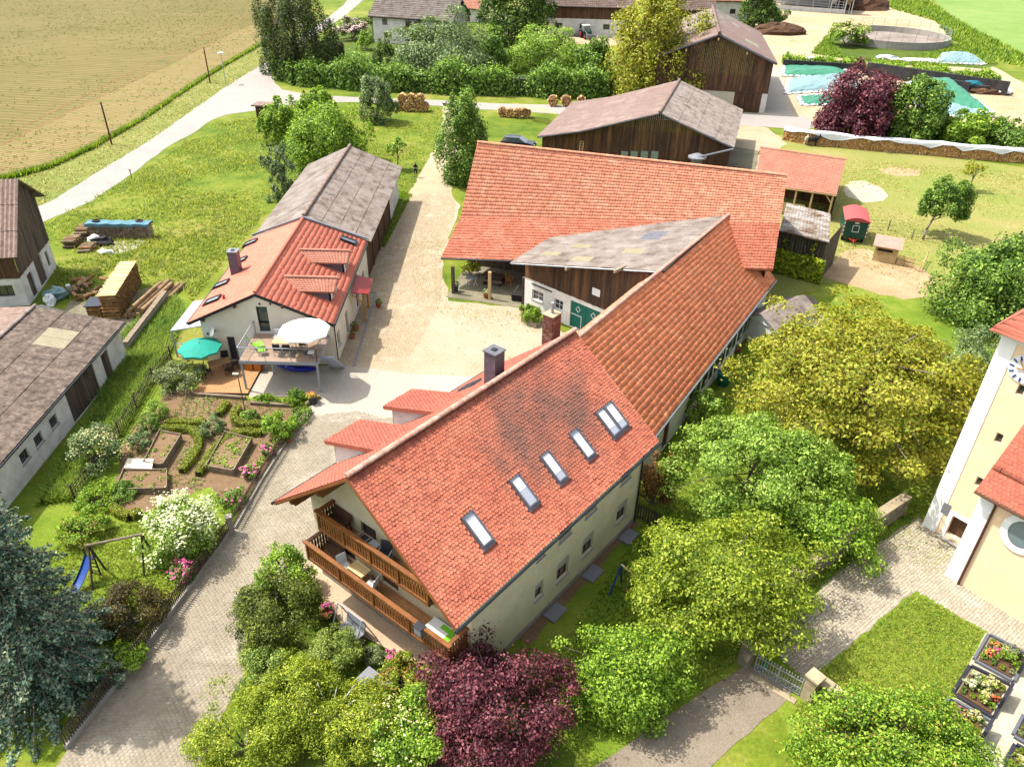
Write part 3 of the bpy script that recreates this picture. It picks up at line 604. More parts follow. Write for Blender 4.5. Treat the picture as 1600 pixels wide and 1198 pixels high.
G_TRACK = groundmat('farm_track', [(.3, A(214, 190, 148, .33)), (.5, A(232, 212, 174, .33)), (.66, A(240, 224, 194, .33)), (.76, A(196, 184, 110, .33))], .1, .6, 7, bump=.3)
G_SAND = groundmat('pale_sand', [(.3, A(238, 224, 188, .33)), (.5, A(246, 236, 208, .33)), (.7, A(240, 226, 190, .33))], .1, .6, 6, bump=.2)
G_CLAY = groundmat('sandy_yard', [(.28, A(214, 172, 116, .33)), (.42, A(236, 206, 160, .33)), (.56, A(244, 222, 184, .33)), (.7, A(206, 188, 120, .33))], .05, .22, 3, bump=.3, dots=(A(150, 160, 76, .33), .35, .66))
G_DIRT = groundmat('trodden_dirt', [(.3, A(192, 158, 118)), (.5, A(214, 182, 140)), (.7, A(226, 202, 166))], .15, .7, 5, bump=.4)
G_SOIL = groundmat('garden_soil', [(.3, A(146, 114, 84, .32)), (.5, A(172, 140, 106, .32)), (.7, A(188, 158, 124, .32))], .4, 1.4, 9, bump=.5, dots=(A(125, 140, 50), 2.2, .66))
G_JOINT = groundmat('paving_joints', [(.3, A(168, 152, 128)), (.5, A(188, 172, 146)), (.7, A(172, 164, 120))], .2, 1., 9, bump=.3)
G_CONC = groundmat('yard_concrete', [(.3, A(226, 214, 194, .33)), (.5, A(236, 224, 204, .33)), (.7, A(240, 230, 212, .33))], .15, .7, 12, bump=.15)
G_PATIO = groundmat('patio_slab', [(.3, A(226, 192, 156)), (.5, A(236, 206, 172)), (.7, A(242, 216, 184))], .3, 1.2, 14, bump=.15)
G_DKYARD = groundmat('dark_yard', [(.3, A(128, 122, 98)), (.5, A(158, 150, 124)), (.7, A(180, 170, 142))], .2, .8, 8, bump=.3)  # darker, greyer ground than the farm track
PAVER = pm('concrete_pavers', A(204, 190, 166, .34), A(184, 170, 146, .34), A(214, 202, 178, .34), sc=.35, fine=20, isl=.09, bump=.1, finevar=.06)
COBBLE = pm('granite_setts', A(216, 204, 182), A(200, 188, 166), A(226, 216, 196), sc=.8, fine=18, isl=.16, bump=.2, finevar=.1)
SETT = pm('courtyard_setts', A(226, 204, 166, .34), A(208, 184, 146, .34), A(236, 218, 184, .34), sc=.5, fine=18, isl=.11, bump=.2, finevar=.1)
# ================================================================== ground
big = [(-1500, -300), (1500, -300), (1500, 2500), (-1500, 2500)]
sheet('ground', big, 0, G_MEADOW)
# tilled field with its headland, verge and road
fe = [(0, 281), (79, 260), (147, 229), (218, 189), (276, 150), (315, 124), (368, 92), (420, 63), (455, 42), (490, 22)]
hl = [(-10, 230), (60, 200), (170, 145), (262, 105), (330, 68), (420, 28), (470, 0)]
F1 = [P(-10, 230) + Vector((-300, 30, 0))] + G2(hl) + [P(470, 0)+Vector((20, 40, 0)), P(420, 4)+Vector((-20, 10, 0)), P(368, 0)+Vector((-40, 4, 0)), Vector((-420, 300, 0))]
sheet('field', F1, .006, G_FIELD, .3, 4)
F2 = G2(fe) + [P(*q) for q in hl[::-1]] + [P(-10, 230)+Vector((-300, 30, 0)), P(0, 281)+Vector((-200, -60, 0))]
sheet('field_headland', F2, .012, G_FIELD2, .3, 3)
for k, (a, b) in enumerate((((0, 215), (420, 8)), ((0, 228), (430, 18)))):   # tractor wheel tracks along the headland
    pa, pb = P(*a), P(*b); nn = unit((pb-pa).cross(Vector((0, 0, 1))))*.28
    sheet('wheel_track', [pa-nn, pb-nn, pb+nn, pa+nn], .02, G_FURROW, .18, 2, seed=k)
vg = [(0, 284)] + [(x, y+1) for x, y in fe[1:]] + [(500, 30), (440, 82), (420, 96), (342, 143), (289, 181), (237, 218), (158, 266), (79, 315), (0, 350)]
sheet('verge', G2(vg), .004, G_VERGE, .2, 1.5)
road = [(-60, 385), (0, 348), (79, 315), (158, 266), (237, 218), (289, 181), (342, 143), (420, 94), (440, 80), (472, 52), (500, 36), (520, 22), (537, 8), (543, 0), (545, -8), (580, -8), (566, 2), (552, 14), (535, 28), (512, 42), (480, 66), (446, 104), (432, 118), (428, 128), (440, 140), (480, 148), (555, 152), (690, 157), (775, 162), (860, 164), (1000, 168), (1200, 178), (1262, 183), (1275, 196), (1262, 204), (1190, 198), (1000, 186), (860, 178), (793, 172), (725, 171), (690, 166), (640, 163), (555, 160), (500, 160), (450, 165), (420, 171), (355, 179), (329, 189), (302, 208), (263, 229), (200, 276), (143, 315), (68, 347), (-60, 420)]
sheet('road', G2(road), .02, G_ROAD, .12, 1.6)
# yard of the neighbour beyond the hedge, sandy yard, far pasture
sheet('neighbour_yard', G2([(690, 22), (760, 28), (800, 60), (900, 70), (1090, 78), (1120, 40), (980, 20), (860, 45), (760, 8), (700, 10)]), .008, G_CLAY, .5, 3)
sheet('neighbour_garden', G2([(440, 128), (448, 112), (470, 80), (520, 50), (560, 30), (700, 40), (800, 70), (960, 110), (960, 148), (800, 146), (600, 140)]), .006, G_DKGRASS, .3, 3)
sheet('sandy_yard', G2([(1150, 10), (1210, -10), (1700, -30), (1640, 30), (1480, 30), (1490, 62), (1540, 100), (1600, 130), (1720, 180), (1720, 240), (1560, 196), (1380, 200), (1270, 200), (1180, 190), (1200, 120), (1180, 60)]), .008, G_CLAY, .6, 4)
sheet('far_pasture', G2([(1440, -20), (1900, -20), (1900, 140), (1600, 85), (1500, 35), (1470, 15)]), .014, G_FARGREEN, .5, 4)
sheet('tank_verge', G2([(1268, 84), (1292, 56), (1320, 40), (1350, 50), (1480, 62), (1520, 80), (1560, 100), (1540, 108), (1420, 100), (1340, 96)]), .014, G_DKGRASS, .5, 2)
sheet('bank', G2([(1340, -8), (1440, -14), (1500, 34), (1600, 84), (1600, 108), (1545, 96), (1490, 66), (1462, 32), (1400, 12)]), .016, G_MEADOW, .6, 3)
sheet('barn_apron', G2([(1207, 104), (1218, 108), (1240, 182), (1194, 180)]), .026, G_CONC, .1, 2)
# paddock behind the barns
sheet('paddock', G2([(1180, 232), (1215, 210), (1300, 222), (1400, 235), (1600, 262), (1760, 290), (1760, 520), (1600, 520), (1460, 470), (1280, 440), (1200, 480), (1190, 300)]), .006, G_PADDOCK, .3, 3)
sheet('sand_ring', G2([(1317, 297), (1328, 284), (1350, 282), (1375, 293), (1388, 305), (1380, 314), (1352, 317), (1325, 308)]), .014, G_SAND, .15, .8)
sheet('bare_patch', G2([(1372, 265), (1400, 261), (1440, 266), (1436, 275), (1400, 275), (1380, 271)]), .014, G_DIRT, .2, .8)
sheet('goat_pen_dirt', G2([(1300, 412), (1320, 392), (1350, 388), (1400, 402), (1440, 418), (1462, 440), (1450, 462), (1410, 468), (1350, 452), (1310, 440), (1280, 430)]), .014, G_DIRT, .2, .8)
sheet('shed_yard', G2([(1178, 470), (1270, 462), (1290, 500), (1240, 540), (1190, 560)]), .012, G_DKYARD, .2, 1)
sheet('back_yard', G2([(1085, 262), (1140, 226), (1160, 190), (1200, 200), (1230, 225), (1196, 250), (1182, 300), (1100, 300)]), .012, G_TRACK, .3, 1.5)
sheet('dark_yard_patch', G2([(1080, 300), (1100, 262), (1142, 228), (1186, 236), (1178, 300)]), .018, G_DKYARD, .15, 1.5)  # darker patch laid over the back yard
# drive and courtyard
track = [(693, 160), (724, 170), (708, 184), (708, 200), (714, 237), (712, 250), (703, 276), (705, 297), (710, 312), (720, 322), (690, 404), (700, 470), (815, 482), (880, 520), (940, 500), (960, 560), (900, 640), (700, 720), (560, 800), (500, 790), (420, 720), (440, 680), (478, 640), (500, 620), (390, 622), (384, 570), (525, 572), (580, 380), (618, 318), (645, 294), (663, 263), (679, 237), (689, 210), (695, 179)]
sheet('courtyard', G2(track), .014, G_GRAVEL, .2, 1.2)
sheet('farm_track', G2([(690, 160), (728, 170), (710, 186), (710, 200), (716, 237), (714, 250), (705, 276), (706, 297), (650, 310), (640, 300), (661, 263), (677, 237), (687, 210), (693, 179)]), .02, G_TRACK, .25, .8)
sheet('concrete_apron', G2([(386, 616), (392, 570), (526, 571), (590, 577), (640, 585), (770, 590), (640, 650), (505, 660), (478, 640), (500, 622)]), .022, G_CONC, .05, 1.5)
drive = [(478, 648), (560, 640), (640, 660), (560, 800), (520, 850), (500, 880), (470, 905), (430, 910), (400, 950), (385, 1010), (380, 1060), (340, 1130), (315, 1200), (310, 1260), (60, 1260), (88, 1198), (105, 1172), (230, 1010), (362, 832), (446, 690)]
sheet('driveway', G2(drive), .018, G_JOINT, .0)
LEANY = 1.1
def paving(name, parent, poly, lx, ly, az, mat, z, gap=.02, hgt=.03, bond=.5, seed=0, keep=None, jit=.008, lim=None):
    """paving stones laid one by one in courses; joints are real gaps"""
    r = np.random.default_rng(seed); pa = np.array([[p[0], p[1]] for p in poly]); c = pa.mean(0); ca, sa = math.cos(az), math.sin(az); R = np.array([[ca, sa], [-sa, ca]])
    q = (pa-c)@R.T; lo, hi = q.min(0), q.max(0); X, Y = np.meshgrid(np.arange(lo[0], hi[0], lx), np.arange(lo[1], hi[1], ly), indexing='ij'); Jx = np.arange(Y.shape[1])[None, :] % 2
    L = np.stack([(X+Jx*lx*bond).ravel(), Y.ravel()], 1)+r.normal(size=(X.size, 2))*jit
    W = L@R + c; ins = np.zeros(len(W), bool); j = len(pa)-1
    for i in range(len(pa)):
        xi, yi = pa[i]; xj, yj = pa[j]
        with np.errstate(divide='ignore', invalid='ignore'): ins ^= ((yi > W[:, 1]) != (yj > W[:, 1])) & (W[:, 0] < (xj-xi)*(W[:, 1]-yi)/(yj-yi)+xi)
        j = i
    W = W[ins]; n = len(W); hx, hy = (lx-gap)/2, (ly-gap)/2; b = .012
    T = np.array([[-hx, -hy, 0], [hx, -hy, 0], [hx, hy, 0], [-hx, hy, 0], [-hx+b, -hy+b, hgt], [hx-b, -hy+b, hgt], [hx-b, hy-b, hgt], [-hx+b, hy-b, hgt]])
    T2 = T.copy(); T2[:, :2] = T[:, :2]@R; V = (T2[None]+np.c_[W, np.full(n, z)][:, None, :]); V[:, 4:, 2] += (r.normal(size=n)*.004)[:, None]
    f = np.array([(4, 5, 6, 7), (0, 1, 5, 4), (1, 2, 6, 5), (2, 3, 7, 6), (3, 0, 4, 7)]); F = (np.arange(n)[:, None, None]*8+f[None]).reshape(-1, 4)
    o = npmesh(name, V.reshape(-1, 3), F, mat, parent); o['kind'] = 'stuff'; return o
dr = bpy.data.objects['driveway']
paving('paving_stones', dr, G2([(478, 650), (560, 642), (636, 662), (560, 800), (520, 850), (500, 880), (470, 903), (430, 908), (398, 950), (383, 1010), (378, 1060), (338, 1130), (314, 1200), (312, 1230), (80, 1230), (92, 1198), (108, 1172), (233, 1010), (364, 832), (448, 692)]), .21, .145, math.radians(3), PAVER, .016, gap=.012, hgt=.014)
cy = bpy.data.objects['courtyard']
paving('paving_stones', cy, G2([(530, 566), (578, 380), (618, 320), (650, 300), (706, 304), (714, 322), (690, 404), (690, 470), (640, 560), (600, 566)]), .27, .19, math.radians(88), SETT, .012, gap=.025, jit=.014, hgt=.014, seed=3)
# garden west of the drive, lawns south and east
garden = [(272, 560), (390, 616), (478, 640), (445, 690), (362, 830), (230, 1008), (104, 1170), (60, 1190), (-60, 1180), (-60, 900), (120, 780), (185, 690), (200, 650)]
sheet('garden_lawn', G2(garden), .008, G_LAWN, .0)
sheet('garden_soil', G2([(262, 612), (290, 606), (380, 622), (470, 640), (440, 692), (376, 800), (330, 760), (230, 800), (195, 810), (180, 770), (190, 700), (215, 660)]), .016, G_SOIL, .15, .6)
sheet('west_strip', G2([(195, 505), (270, 450), (300, 470), (272, 556), (190, 690), (122, 780), (-40, 900), (-40, 760), (60, 760), (190, 560)]), .006, G_LAWN, .3, 1.5)
sheet('south_lawn', G2([(400, 900), (500, 880), (720, 1010), (830, 1000), (990, 820), (1050, 690), (1100, 640), (1190, 500), (1300, 440), (1500, 480), (1560, 560), (1440, 820), (1180, 1010), (1160, 1036), (930, 1198), (860, 1300), (320, 1300), (380, 1060)]), .008, G_LAWN, .1, 2)
sheet('planting_bed', G2([(400, 905), (470, 900), (505, 880), (640, 1010), (720, 1040), (900, 1180), (880, 1290), (330, 1290), (385, 1060)]), .016, G_DKGRASS, .2, 1)
sheet('patio', G2([(470, 880), (520, 868), (724, 1004), (694, 1062), (640, 1032), (580, 1000), (540, 985), (500, 930)]), .028, G_PATIO, .05, 1)
sheet('gravel_strip', G2([(990, 812), (1000, 818), (826, 1008), (808, 996)]), .02, G_SOIL, .1, .6)
sheet('asphalt_lane', G2([(1168, 1036), (1236, 1080), (1230, 1092), (1110, 1198), (1060, 1260), (860, 1260), (930, 1196), (1040, 1120)]), .02, G_ASPH, .06, .8)
churchyard = [(1180, 1006), (1236, 905), (1400, 795), (1446, 770), (1700, 900), (1700, 1300), (1300, 1300), (1210, 1100), (1262, 1066)]
sheet('churchyard', G2(churchyard), .01, G_LAWN, .1, 1)
cob = [(1194, 1004), (1250, 950), (1300, 900), (1395, 835), (1436, 806), (1446, 822), (1500, 858), (1480, 898), (1494, 908), (1560, 945), (1700, 1030), (1700, 1080), (1556, 996), (1540, 985), (1430, 922), (1294, 1034), (1258, 1062)]
sheet('churchyard_path', G2(cob), .018, G_JOINT, .12, .5)
cp = bpy.data.objects['churchyard_path']
paving('setts', cp, G2(cob), .17, .15, math.radians(38), COBBLE, .014, gap=.025, jit=.01, hgt=.02, seed=5)
sheet('grave_gravel', G2([(1540, 988), (1700, 1078), (1700, 1300), (1440, 1300), (1470, 1150), (1500, 1068)]), .016, G_SAND, .05, .6)
# weeds and grass
tufts('meadow_tufts', 'long meadow grass between the road and the woodpiles', G2([(70, 350), (200, 282), (330, 195), (420, 180), (440, 235), (470, 240), (400, 350), (300, 470), (270, 440), (190, 500), (90, 460)]), 21000, .32, .075, L_GRASS, 1, patch=.35, lean=1.2)
tufts('lush_grass', 'rank green grass below the barns and along the garden fence', G2([(195, 520), (270, 460), (290, 490), (262, 556), (190, 680), (120, 780), (60, 790), (150, 640)]), 11000, .42, .065, L_GRASS2, 2, lean=1.2)
tufts('verge_grass', 'mown grass on the verge beside the field', G2(vg), 4500, .16, .12, L_DRY, 3, lean=1.3)
fe2 = G2(fe); strip = fe2 + [p+Vector((.4, -1.0, 0)) for p in fe2[::-1]]
tufts('field_edge_grass', 'bright green strip of grass along the field edge', strip, 5000, .6, .12, L_GRASS2, 4)
tufts('orchard_grass', 'short grass around the fruit trees by the drive', G2([(430, 172), (690, 168), (690, 210), (660, 262), (640, 300), (620, 310), (560, 230), (440, 240)]), 9000, .2, .08, L_GRASS, 5, patch=.4, lean=1.2)
tufts('south_grass', 'lawn grass around the main house and under the trees', G2([(1000, 830), (1100, 660), (1190, 540), (1440, 800), (1180, 1000), (1100, 1080), (900, 1180), (850, 1050)]), 12000, .13, .05, L_GRASS2, 6, lean=1.2)
tufts('churchyard_grass', 'lawn in the churchyard between the path and the graves', G2([(1294, 1040), (1430, 926), (1536, 986), (1500, 1060), (1440, 1140), (1330, 1200), (1240, 1110)]), 7000, .08, .04, L_GRASS, 7, lean=1.2)
tufts('paddock_grass', 'grazed grass tufts in the goat paddock', G2([(1200, 240), (1600, 270), (1660, 480), (1460, 460), (1300, 400)]), 9000, .12, .09, L_DRY, 8, patch=.3, lean=1.2)
tufts('courtyard_weeds', 'weeds growing between the courtyard stones by the barn', G2([(640, 380), (690, 360), (700, 470), (815, 490), (850, 520), (740, 520), (660, 470), (640, 420)]), 1500, .07, .05, L_GRASS, 9, patch=.5)
tufts('wall_weeds', 'strip of green weeds along the foot of the grey shed', G2([(586, 372), (628, 300), (644, 304), (600, 390)]), 2200, .22, .06, L_GRASS2, 10)
tufts('far_weeds', 'green weeds on the bank around the slurry tank', G2([(1268, 84), (1292, 56), (1320, 90), (1400, 98), (1500, 70), (1560, 100), (1420, 104)]), 3500, .5, .2, L_GRASS2, 12)
tufts('crop_seedlings', 'thin rows of green seedlings on the tilled field', G2([(0, 0), (400, 0), (470, 10), (300, 130), (150, 225), (0, 275)]), 6000, .16, .16, L_CROP, 13, patch=.12)
tufts('path_weeds', 'moss and weeds between the setts of the church path', G2([(1250, 950), (1300, 900), (1395, 835), (1436, 806), (1500, 858), (1440, 905), (1330, 950), (1270, 1000)]), 3800, .06, .06, L_LIME, 14, patch=.9)
tufts('garden_grass', 'patchy lawn grass around the swing in the garden', G2([(120, 800), (200, 820), (330, 800), (350, 840), (230, 1000), (110, 1150), (60, 900)]), 7000, .09, .05, L_GRASS, 15, lean=1.2)
tufts('bank_scrub', 'rough grass and weeds on the bank beside the far pasture', G2([(1345, 0), (1440, -5), (1500, 36), (1600, 88), (1600, 106), (1545, 94), (1490, 64), (1462, 34)]), 3000, .8, .35, L_GRASS2, 16)
tufts('bed_weeds', 'weeds scattered over the kitchen garden soil', G2([(262, 612), (380, 622), (470, 640), (440, 692), (376, 800), (230, 800), (190, 700)]), 2200, .12, .07, L_GRASS2, 17, patch=1.1)
# ================================================================== buildings
Z3 = Vector((0, 0, 1))
def PL(x, y, p0, nrm):
    """where the sight line of pixel x, y meets the plane through p0 with normal nrm"""
    d = Vector(CR*(x-800)/FPX + CD*(y-599)/FPX + CF); c = Vector((0, 0, CAM_H)); nrm = Vector(nrm)
    return c + d*((Vector(p0)-c).dot(nrm)/d.dot(nrm))
def nplane(a, b, c):
    n = (Vector(b)-Vector(a)).cross(Vector(c)-Vector(a)).normalized(); return n if n.z > 0 else -n
def skylight(parent, p, u, v, w, h, glass=None, blind=None, frame=None, open_=0):
    """roof window: p upper corner on the slope, u across, v down the slope"""
    u, v = unit(u), unit(v); n = u.cross(v); n = n if n.z > 0 else -n; mb = MB(); f = .065
    frame = frame or M_LEAD
    for x, ww in ((0, f), (w-f, f)): mb.obox(p+u*x-n*.05, u*ww, v*h, n*.2)
    for y, hh in ((0, f), (h-f, f)): mb.obox(p+u*f+v*y-n*.05, u*(w-2*f), v*hh, n*.195)
    mb.obox(p+v*h-u*.04-n*.02, u*(w+.08), v*.16, n*.075)
    o = mb.build('skylight', frame, parent)
    MB().obox(p+u*f+v*f+n*.07, u*(w-2*f), v*(h-2*f), n*.02).build('pane', glass or GL_SKY, o)
    if blind: MB().obox(p+u*(f+.04)+v*(f+.04+blind[0]*h)+n*.092, u*(w-2*f-.08), v*(h*blind[1]-.1), n*.008).build('blind', C_WHITE, o)
    return o
# ---------------------------------------------------------------- main house
AZ = math.radians(51.7); Ad = Vector((math.cos(AZ), math.sin(AZ), 0)); An = Vector((-math.sin(AZ), math.cos(AZ), 0)); Ao = Vector((-6.45, 23.31, 0))
def W(s, t, z=0.): return Ao + Ad*s + An*t + Z3*z
SR, SL = (10.18-5.67)/5.72, (10.18-5.55)/5.78
def Az(t): return 10.18 - (SL*t if t > 0 else -SR*t)
house = thing('farmhouse', 'large cream farmhouse with red tiled roof, dormers and two timber balconies', 'house', W(8, 0))
mb = MB(); s0, s1, tw, hw = 1.55, 15.35, 5.12, 5.9
op = []
for a, b in ((6.03, 6.67), (7.77, 8.76), (9.96, 10.96), (13.16, 14.16)): op += [(a-s0, b-s0, 1.22 if b-a > .8 else 1.45, 2.5), (a-s0, b-s0, 3.92 if b-a > .8 else 4.1, 5.0)]
wall(mb, W(s0, -tw), Ad, s1-s0, hw, .3, op)
gtop = [(0, hw), (2*tw, hw), (tw, 9.95)]
gop = [(3.6, 4.6, 5.1, 7.2), (6.2, 7.2, 5.1, 7.2), (2.0, 2.9, 2.72, 4.75), (4.7, 5.8, 2.72, 4.75), (7.4, 8.3, 3.5, 4.75), (3.2, 4.2, .06, 2.1), (5.6, 6.6, .06, 2.1), (8.2, 9.0, .9, 2.0)]
wall(mb, W(s0, tw), -An, 2*tw, hw, .3, [(a, b, c, min(d, hw-.05)) for a, b, c, d in gop], gtop)
wall(mb, W(s1, -tw), An, 2*tw, hw, .3, [], gtop); wall(mb, W(s1, tw), -Ad, s1-s0, hw, .3, [])
mb.build('wall', W_MAIN, house)
for q in op: window(house, W(s0, -tw), Ad, *q, C_WINFR, GL_DARK, .14, .07, 1 if q[1]-q[0] > .8 else 0, C_SILLG if q[2] < 3 else C_SILLG, blind=(C_BLIND, .45) if q[2] < 3 else ((C_BLIND, .9) if abs(q[0]-(9.96-s0)) < .1 or q[1]-q[0] < .8 else None))
for q in gop: window(house, W(s0, tw), -An, q[0], q[1], q[2], min(q[3], hw-.05), C_WINFR, GL_DARK, .1, .09, 1 if q[2] in (3.5, .9) else 0, None, name='window' if q[2] in (3.5, .9) else 'door')
mb = MB(); mb.obox(W(s0-.03, -tw-.03, 0), Ad*(s1-s0+.06), An*.03, Z3*.32); mb.obox(W(s0-.03, -tw, 0), -Ad*.0+An*(2*tw), Ad*.025, Z3*.32); mb.build('plinth', W_CONC, house)
RA = [W(0, 0, 10.18), W(15.7, 0, 10.18)]
holes = [((a-.05)/15.7, (b+.05)/15.7, .548, .80) for a, b in ((3.1, 3.82), (6.25, 6.95), (8.5, 9.2), (10.8, 11.5), (13.1, 14.6))]
tiles(house, RA[0], RA[1], W(15.7, -5.72, 5.67), W(0, -5.72, 5.67), .18, .155, 'biber', T_MAIN, lift=0, hole=holes, seed=1)
tiles(house, RA[0], RA[1], W(15.7, 5.78, 5.55), W(0, 5.78, 5.55), .2, .168, 'biber', T_MAIN_L, lift=0, seed=2)
rf = slab(house, RA[0]-Z3*.02, RA[1]-Z3*.02, W(15.7, -5.70, 5.65), W(0, -5.70, 5.65), .14, T_MAIN_L, 'roof_boarding', -.02)
slab(house, RA[0]-Z3*.02, RA[1]-Z3*.02, W(15.7, 5.76, 5.53), W(0, 5.76, 5.53), .14, T_MAIN_L, 'roof_boarding', -.02)
ridgecaps(house, W(-.02, 0, 10.2), W(15.72, 0, 10.2), T_RIDGE, .3, .4)
dn = unit(W(0, -5.72, 5.67)-W(0, 0, 10.18))
for i, (a, b) in enumerate(((3.12, 3.80), (6.26, 6.93), (8.51, 9.17), (10.81, 11.49), (13.13, 13.82), (13.86, 14.56))):
    skylight(house, W(a, -3.18, Az(-3.18)), Ad, dn, b-a, 1.52, blind=((0, .45) if i == 1 else (.0, .72) if i in (2, 4, 5) else (.12, .85)))
mb = MB()
for s in (0,):   # barge boards along the front verge
    for sg, zt, ww in ((-1, 5.67, 5.72), (1, 5.55, 5.78)): mb.obox(W(-.03, 0, 10.13), W(0, sg*ww, zt)-W(0, 0, 10.18), Ad*.04, -Z3*.13)
mb.build('barge_board', D_BALC, house)
mb = MB(); mb.tube(W(-.1, -5.8, 5.58), W(15.75, -5.8, 5.58), .075, n=8); mb.build('gutter', M_GUTTER, house); mb = MB(); mb.tube(W(-.1, 5.86, 5.46), W(15.75, 5.86, 5.46), .075, n=8); mb.build('gutter', M_GUTTER, house)
mb = MB(); mb.tube(W(15.2, -5.2, .1), W(15.2, -5.2, 5.2), .05, n=8); mb.tube(W(15.2, -5.2, 5.2), W(15.2, -5.75, 5.5), .05, n=8); mb.build('downpipe', M_GUTTER, house)
for t in (-4.6, -2.4, 0, 2.4, 4.6):
    mb = MB(); mb.obox(W(.12, t-.09, Az(t)-.48), Ad*1.5, An*.18, Z3*.24); mb.obox(W(.3, t-.09, Az(t)-.68), Ad*1.25, An*.18, Z3*.2); mb.build('purlin', D_BALC, house)
# dormers on the courtyard side
def shed_dormer(sa, sb):
    t0, z0, t1, z1 = 2.35, Az(2.35)+.03, 6.1, 7.0
    zz = lambda t: z0+(z1-z0)*(t-t0)/(t1-t0)
    mb = MB()
    for s in (sa+.22, sb-.22-.06): mb.prism([W(s, 2.6, zz(2.6)-.22), W(s, 5.62, zz(5.62)-.22), W(s, 5.62, Az(5.62)-.05)], Ad*.06)
    mb.obox(W(sa+.22, 5.56, Az(5.62)-.1), Ad*(sb-sa-.44), An*.06, Z3*(zz(5.62)-.22-Az(5.62)+.1)); d = mb.build('dormer', W_WHITE, house)
    a, b = W(sa, t0, z0), W(sb, t0, z0); c, e = W(sb, t1, z1), W(sa, t1, z1); n = nplane(a, b, c)
    MB().prism([p-n*.02 for p in (a, b, c, e)], -n*.17).build('dormer_roof', T_MAIN_L, d)
    tiles(d, a, b, c, e, .2, .168, 'biber', T_MAIN_L, lift=0, seed=int(sa*10))
    window(d, W(sb-.22, 5.62, Az(5.62)), -Ad, .25, sb-sa-.7, .15, 1.0, C_WINFR, GL_DARK, -.03, .06, 1)
shed_dormer(3.4, 5.75); shed_dormer(7.28, 9.45)
skylight(house, W(10.9, 3.0, Az(3.0)), Ad, unit(W(0, 5.78, 5.55)-W(0, 0, 10.18)), .75, 1.3, GL_DARK)
def chimney(parent, c, sx, sy, z0, z1, rz, mat, name='chimney', cap=None, pipe=True):
    c = Vector(c); mb = MB(); mb.box(c+Z3*z0, sx, sy, z1-z0, rz); o = mb.build(name, mat, parent, bevel=.015)
    k = MB(); k.box(c+Z3*z1, sx+.1, sy+.1, .07, rz); k.build('chimney_cap', cap or W_CONC, o)
    if pipe: MB().box(c+Z3*(z1+.072), .24, .24, .05, rz).build('flue', C_BLACK, o)
    return o
chimney(house, W(10.3, 1.05), .72, .72, 8.8, 10.95, AZ, W_SLATE, cap=M_LEAD)
# balconies
def balcony(t0, t1, z, s_out, dep, seed):
    b = MB(); b.obox(W(s_out, t0, z-.2), Ad*dep, An*(t1-t0), Z3*.14); bal = b.build('balcony', D_BALC, house)
    n = int(dep/.14); 
    for i in range(n): MB().obox(W(s_out+i*dep/n, t0, z-.055), Ad*(dep/n-.012), An*(t1-t0), Z3*.05).build('floor_board', D_FLOOR, bal)
    mb = MB(); rt = z+.95
    mb.obox(W(s_out-.1, t0-.1, rt), Ad*.2, An*(t1-t0+.2), Z3*.08); mb.obox(W(s_out-.04, t0, rt-.14), Ad*.1, An*(t1-t0), Z3*.1); mb.obox(W(s_out-.05, t0, z-.1), Ad*.1, An*(t1-t0), Z3*.16)
    for t in (t0, t1-.1): mb.obox(W(s_out+.1, t-.04, rt), Ad*(dep-.1), An*.18, Z3*.08); mb.obox(W(s_out+.1, t, z-.1), Ad*(dep-.1), An*.1, Z3*.16)
    mb.build('rail', D_BALC, bal)
    me = None; k = int((t1-t0)/.175)
    prof = [(-.062, 0), (.062, 0), (.062, .2), (.035, .3), (.062, .42), (.062, .62), (.04, .7), (.055, .79), (-.055, .79), (-.04, .7), (-.062, .62), (-.062, .42), (-.035, .3), (-.062, .2)]
    for i in range(k+1):
        if me is None: o = MB().prism([An*x+Z3*y for x, y in prof], Ad*.028).build('baluster', D_BALC, bal); me = o.data
        else: o = link(bpy.data.objects.new('baluster', me), bal)
        o.location = W(s_out-.015, t0+.08+(t1-t0-.16)*i/k, z+.06)
    m2 = None
    for te in (t0+.04, t1-.07):
        for i in range(int(dep/.16)):
            if m2 is None: o = MB().prism([Ad*x+Z3*y for x, y in prof], An*.028).build('baluster', D_BALC, bal); m2 = o.data
            else: o = link(bpy.data.objects.new('baluster', m2), bal)
            o.location = W(s_out+.16+i*.16, te, z+.06)
    for t in np.linspace(t0+.05, t1-.05, 5): MB().obox(W(s_out-.06, t-.05, z-.12), Ad*.12, An*.1, Z3*1.06).build('post', D_BALC, bal)
    return bal
balcony(-4.95, 4.3, 2.68, .35, 1.2, 1); balcony(-3.7, 3.3, 5.08, .56, .98, 2)
# ---------------------------------------------------------------- link building with the orange roof
B0, B1, B2, B3 = P(903, 529, 7.4), P(1143, 333, 7.4), P(1212, 437, 3.2), P(1029, 673, 3.2)   # ridge front, ridge back, eave back, eave front
link_b = thing('stable_wing', 'long white wing with orange pantile roof behind the farmhouse', 'building', lerp(B0, B2, .5).xy.to_3d())
bd = unit((B2-B3).xy.to_3d()); bn = Vector((-bd.y, bd.x, 0)); Bv = unit(B1-B0)
B0x = B0 - Bv*1.0; B3x = B3 - bd*1.0
BL0, BL1 = B0x+bn*1.6-Z3*1.5, B1+bn*1.6-Z3*1.5
usky = [((PL(1030, 596, B0, nplane(B0, B1, B2))-B3x).dot(bd)/(B2-B3x).length)]
tiles(link_b, B0x, B1, B2, B3x, .23, .36, 'pan', T_LINK, lift=0, seed=5, amp=.6, jitter=.004)
tiles(link_b, B0x, B1, BL1, BL0, .23, .36, 'pan', T_BARN, lift=0, seed=6)
slab(link_b, B0x, B1, B2, B3x, .14, T_LINK, 'roof_boarding', -.03); slab(link_b, B0x, B1, BL1, BL0, .14, T_LINK, 'roof_boarding', -.03)
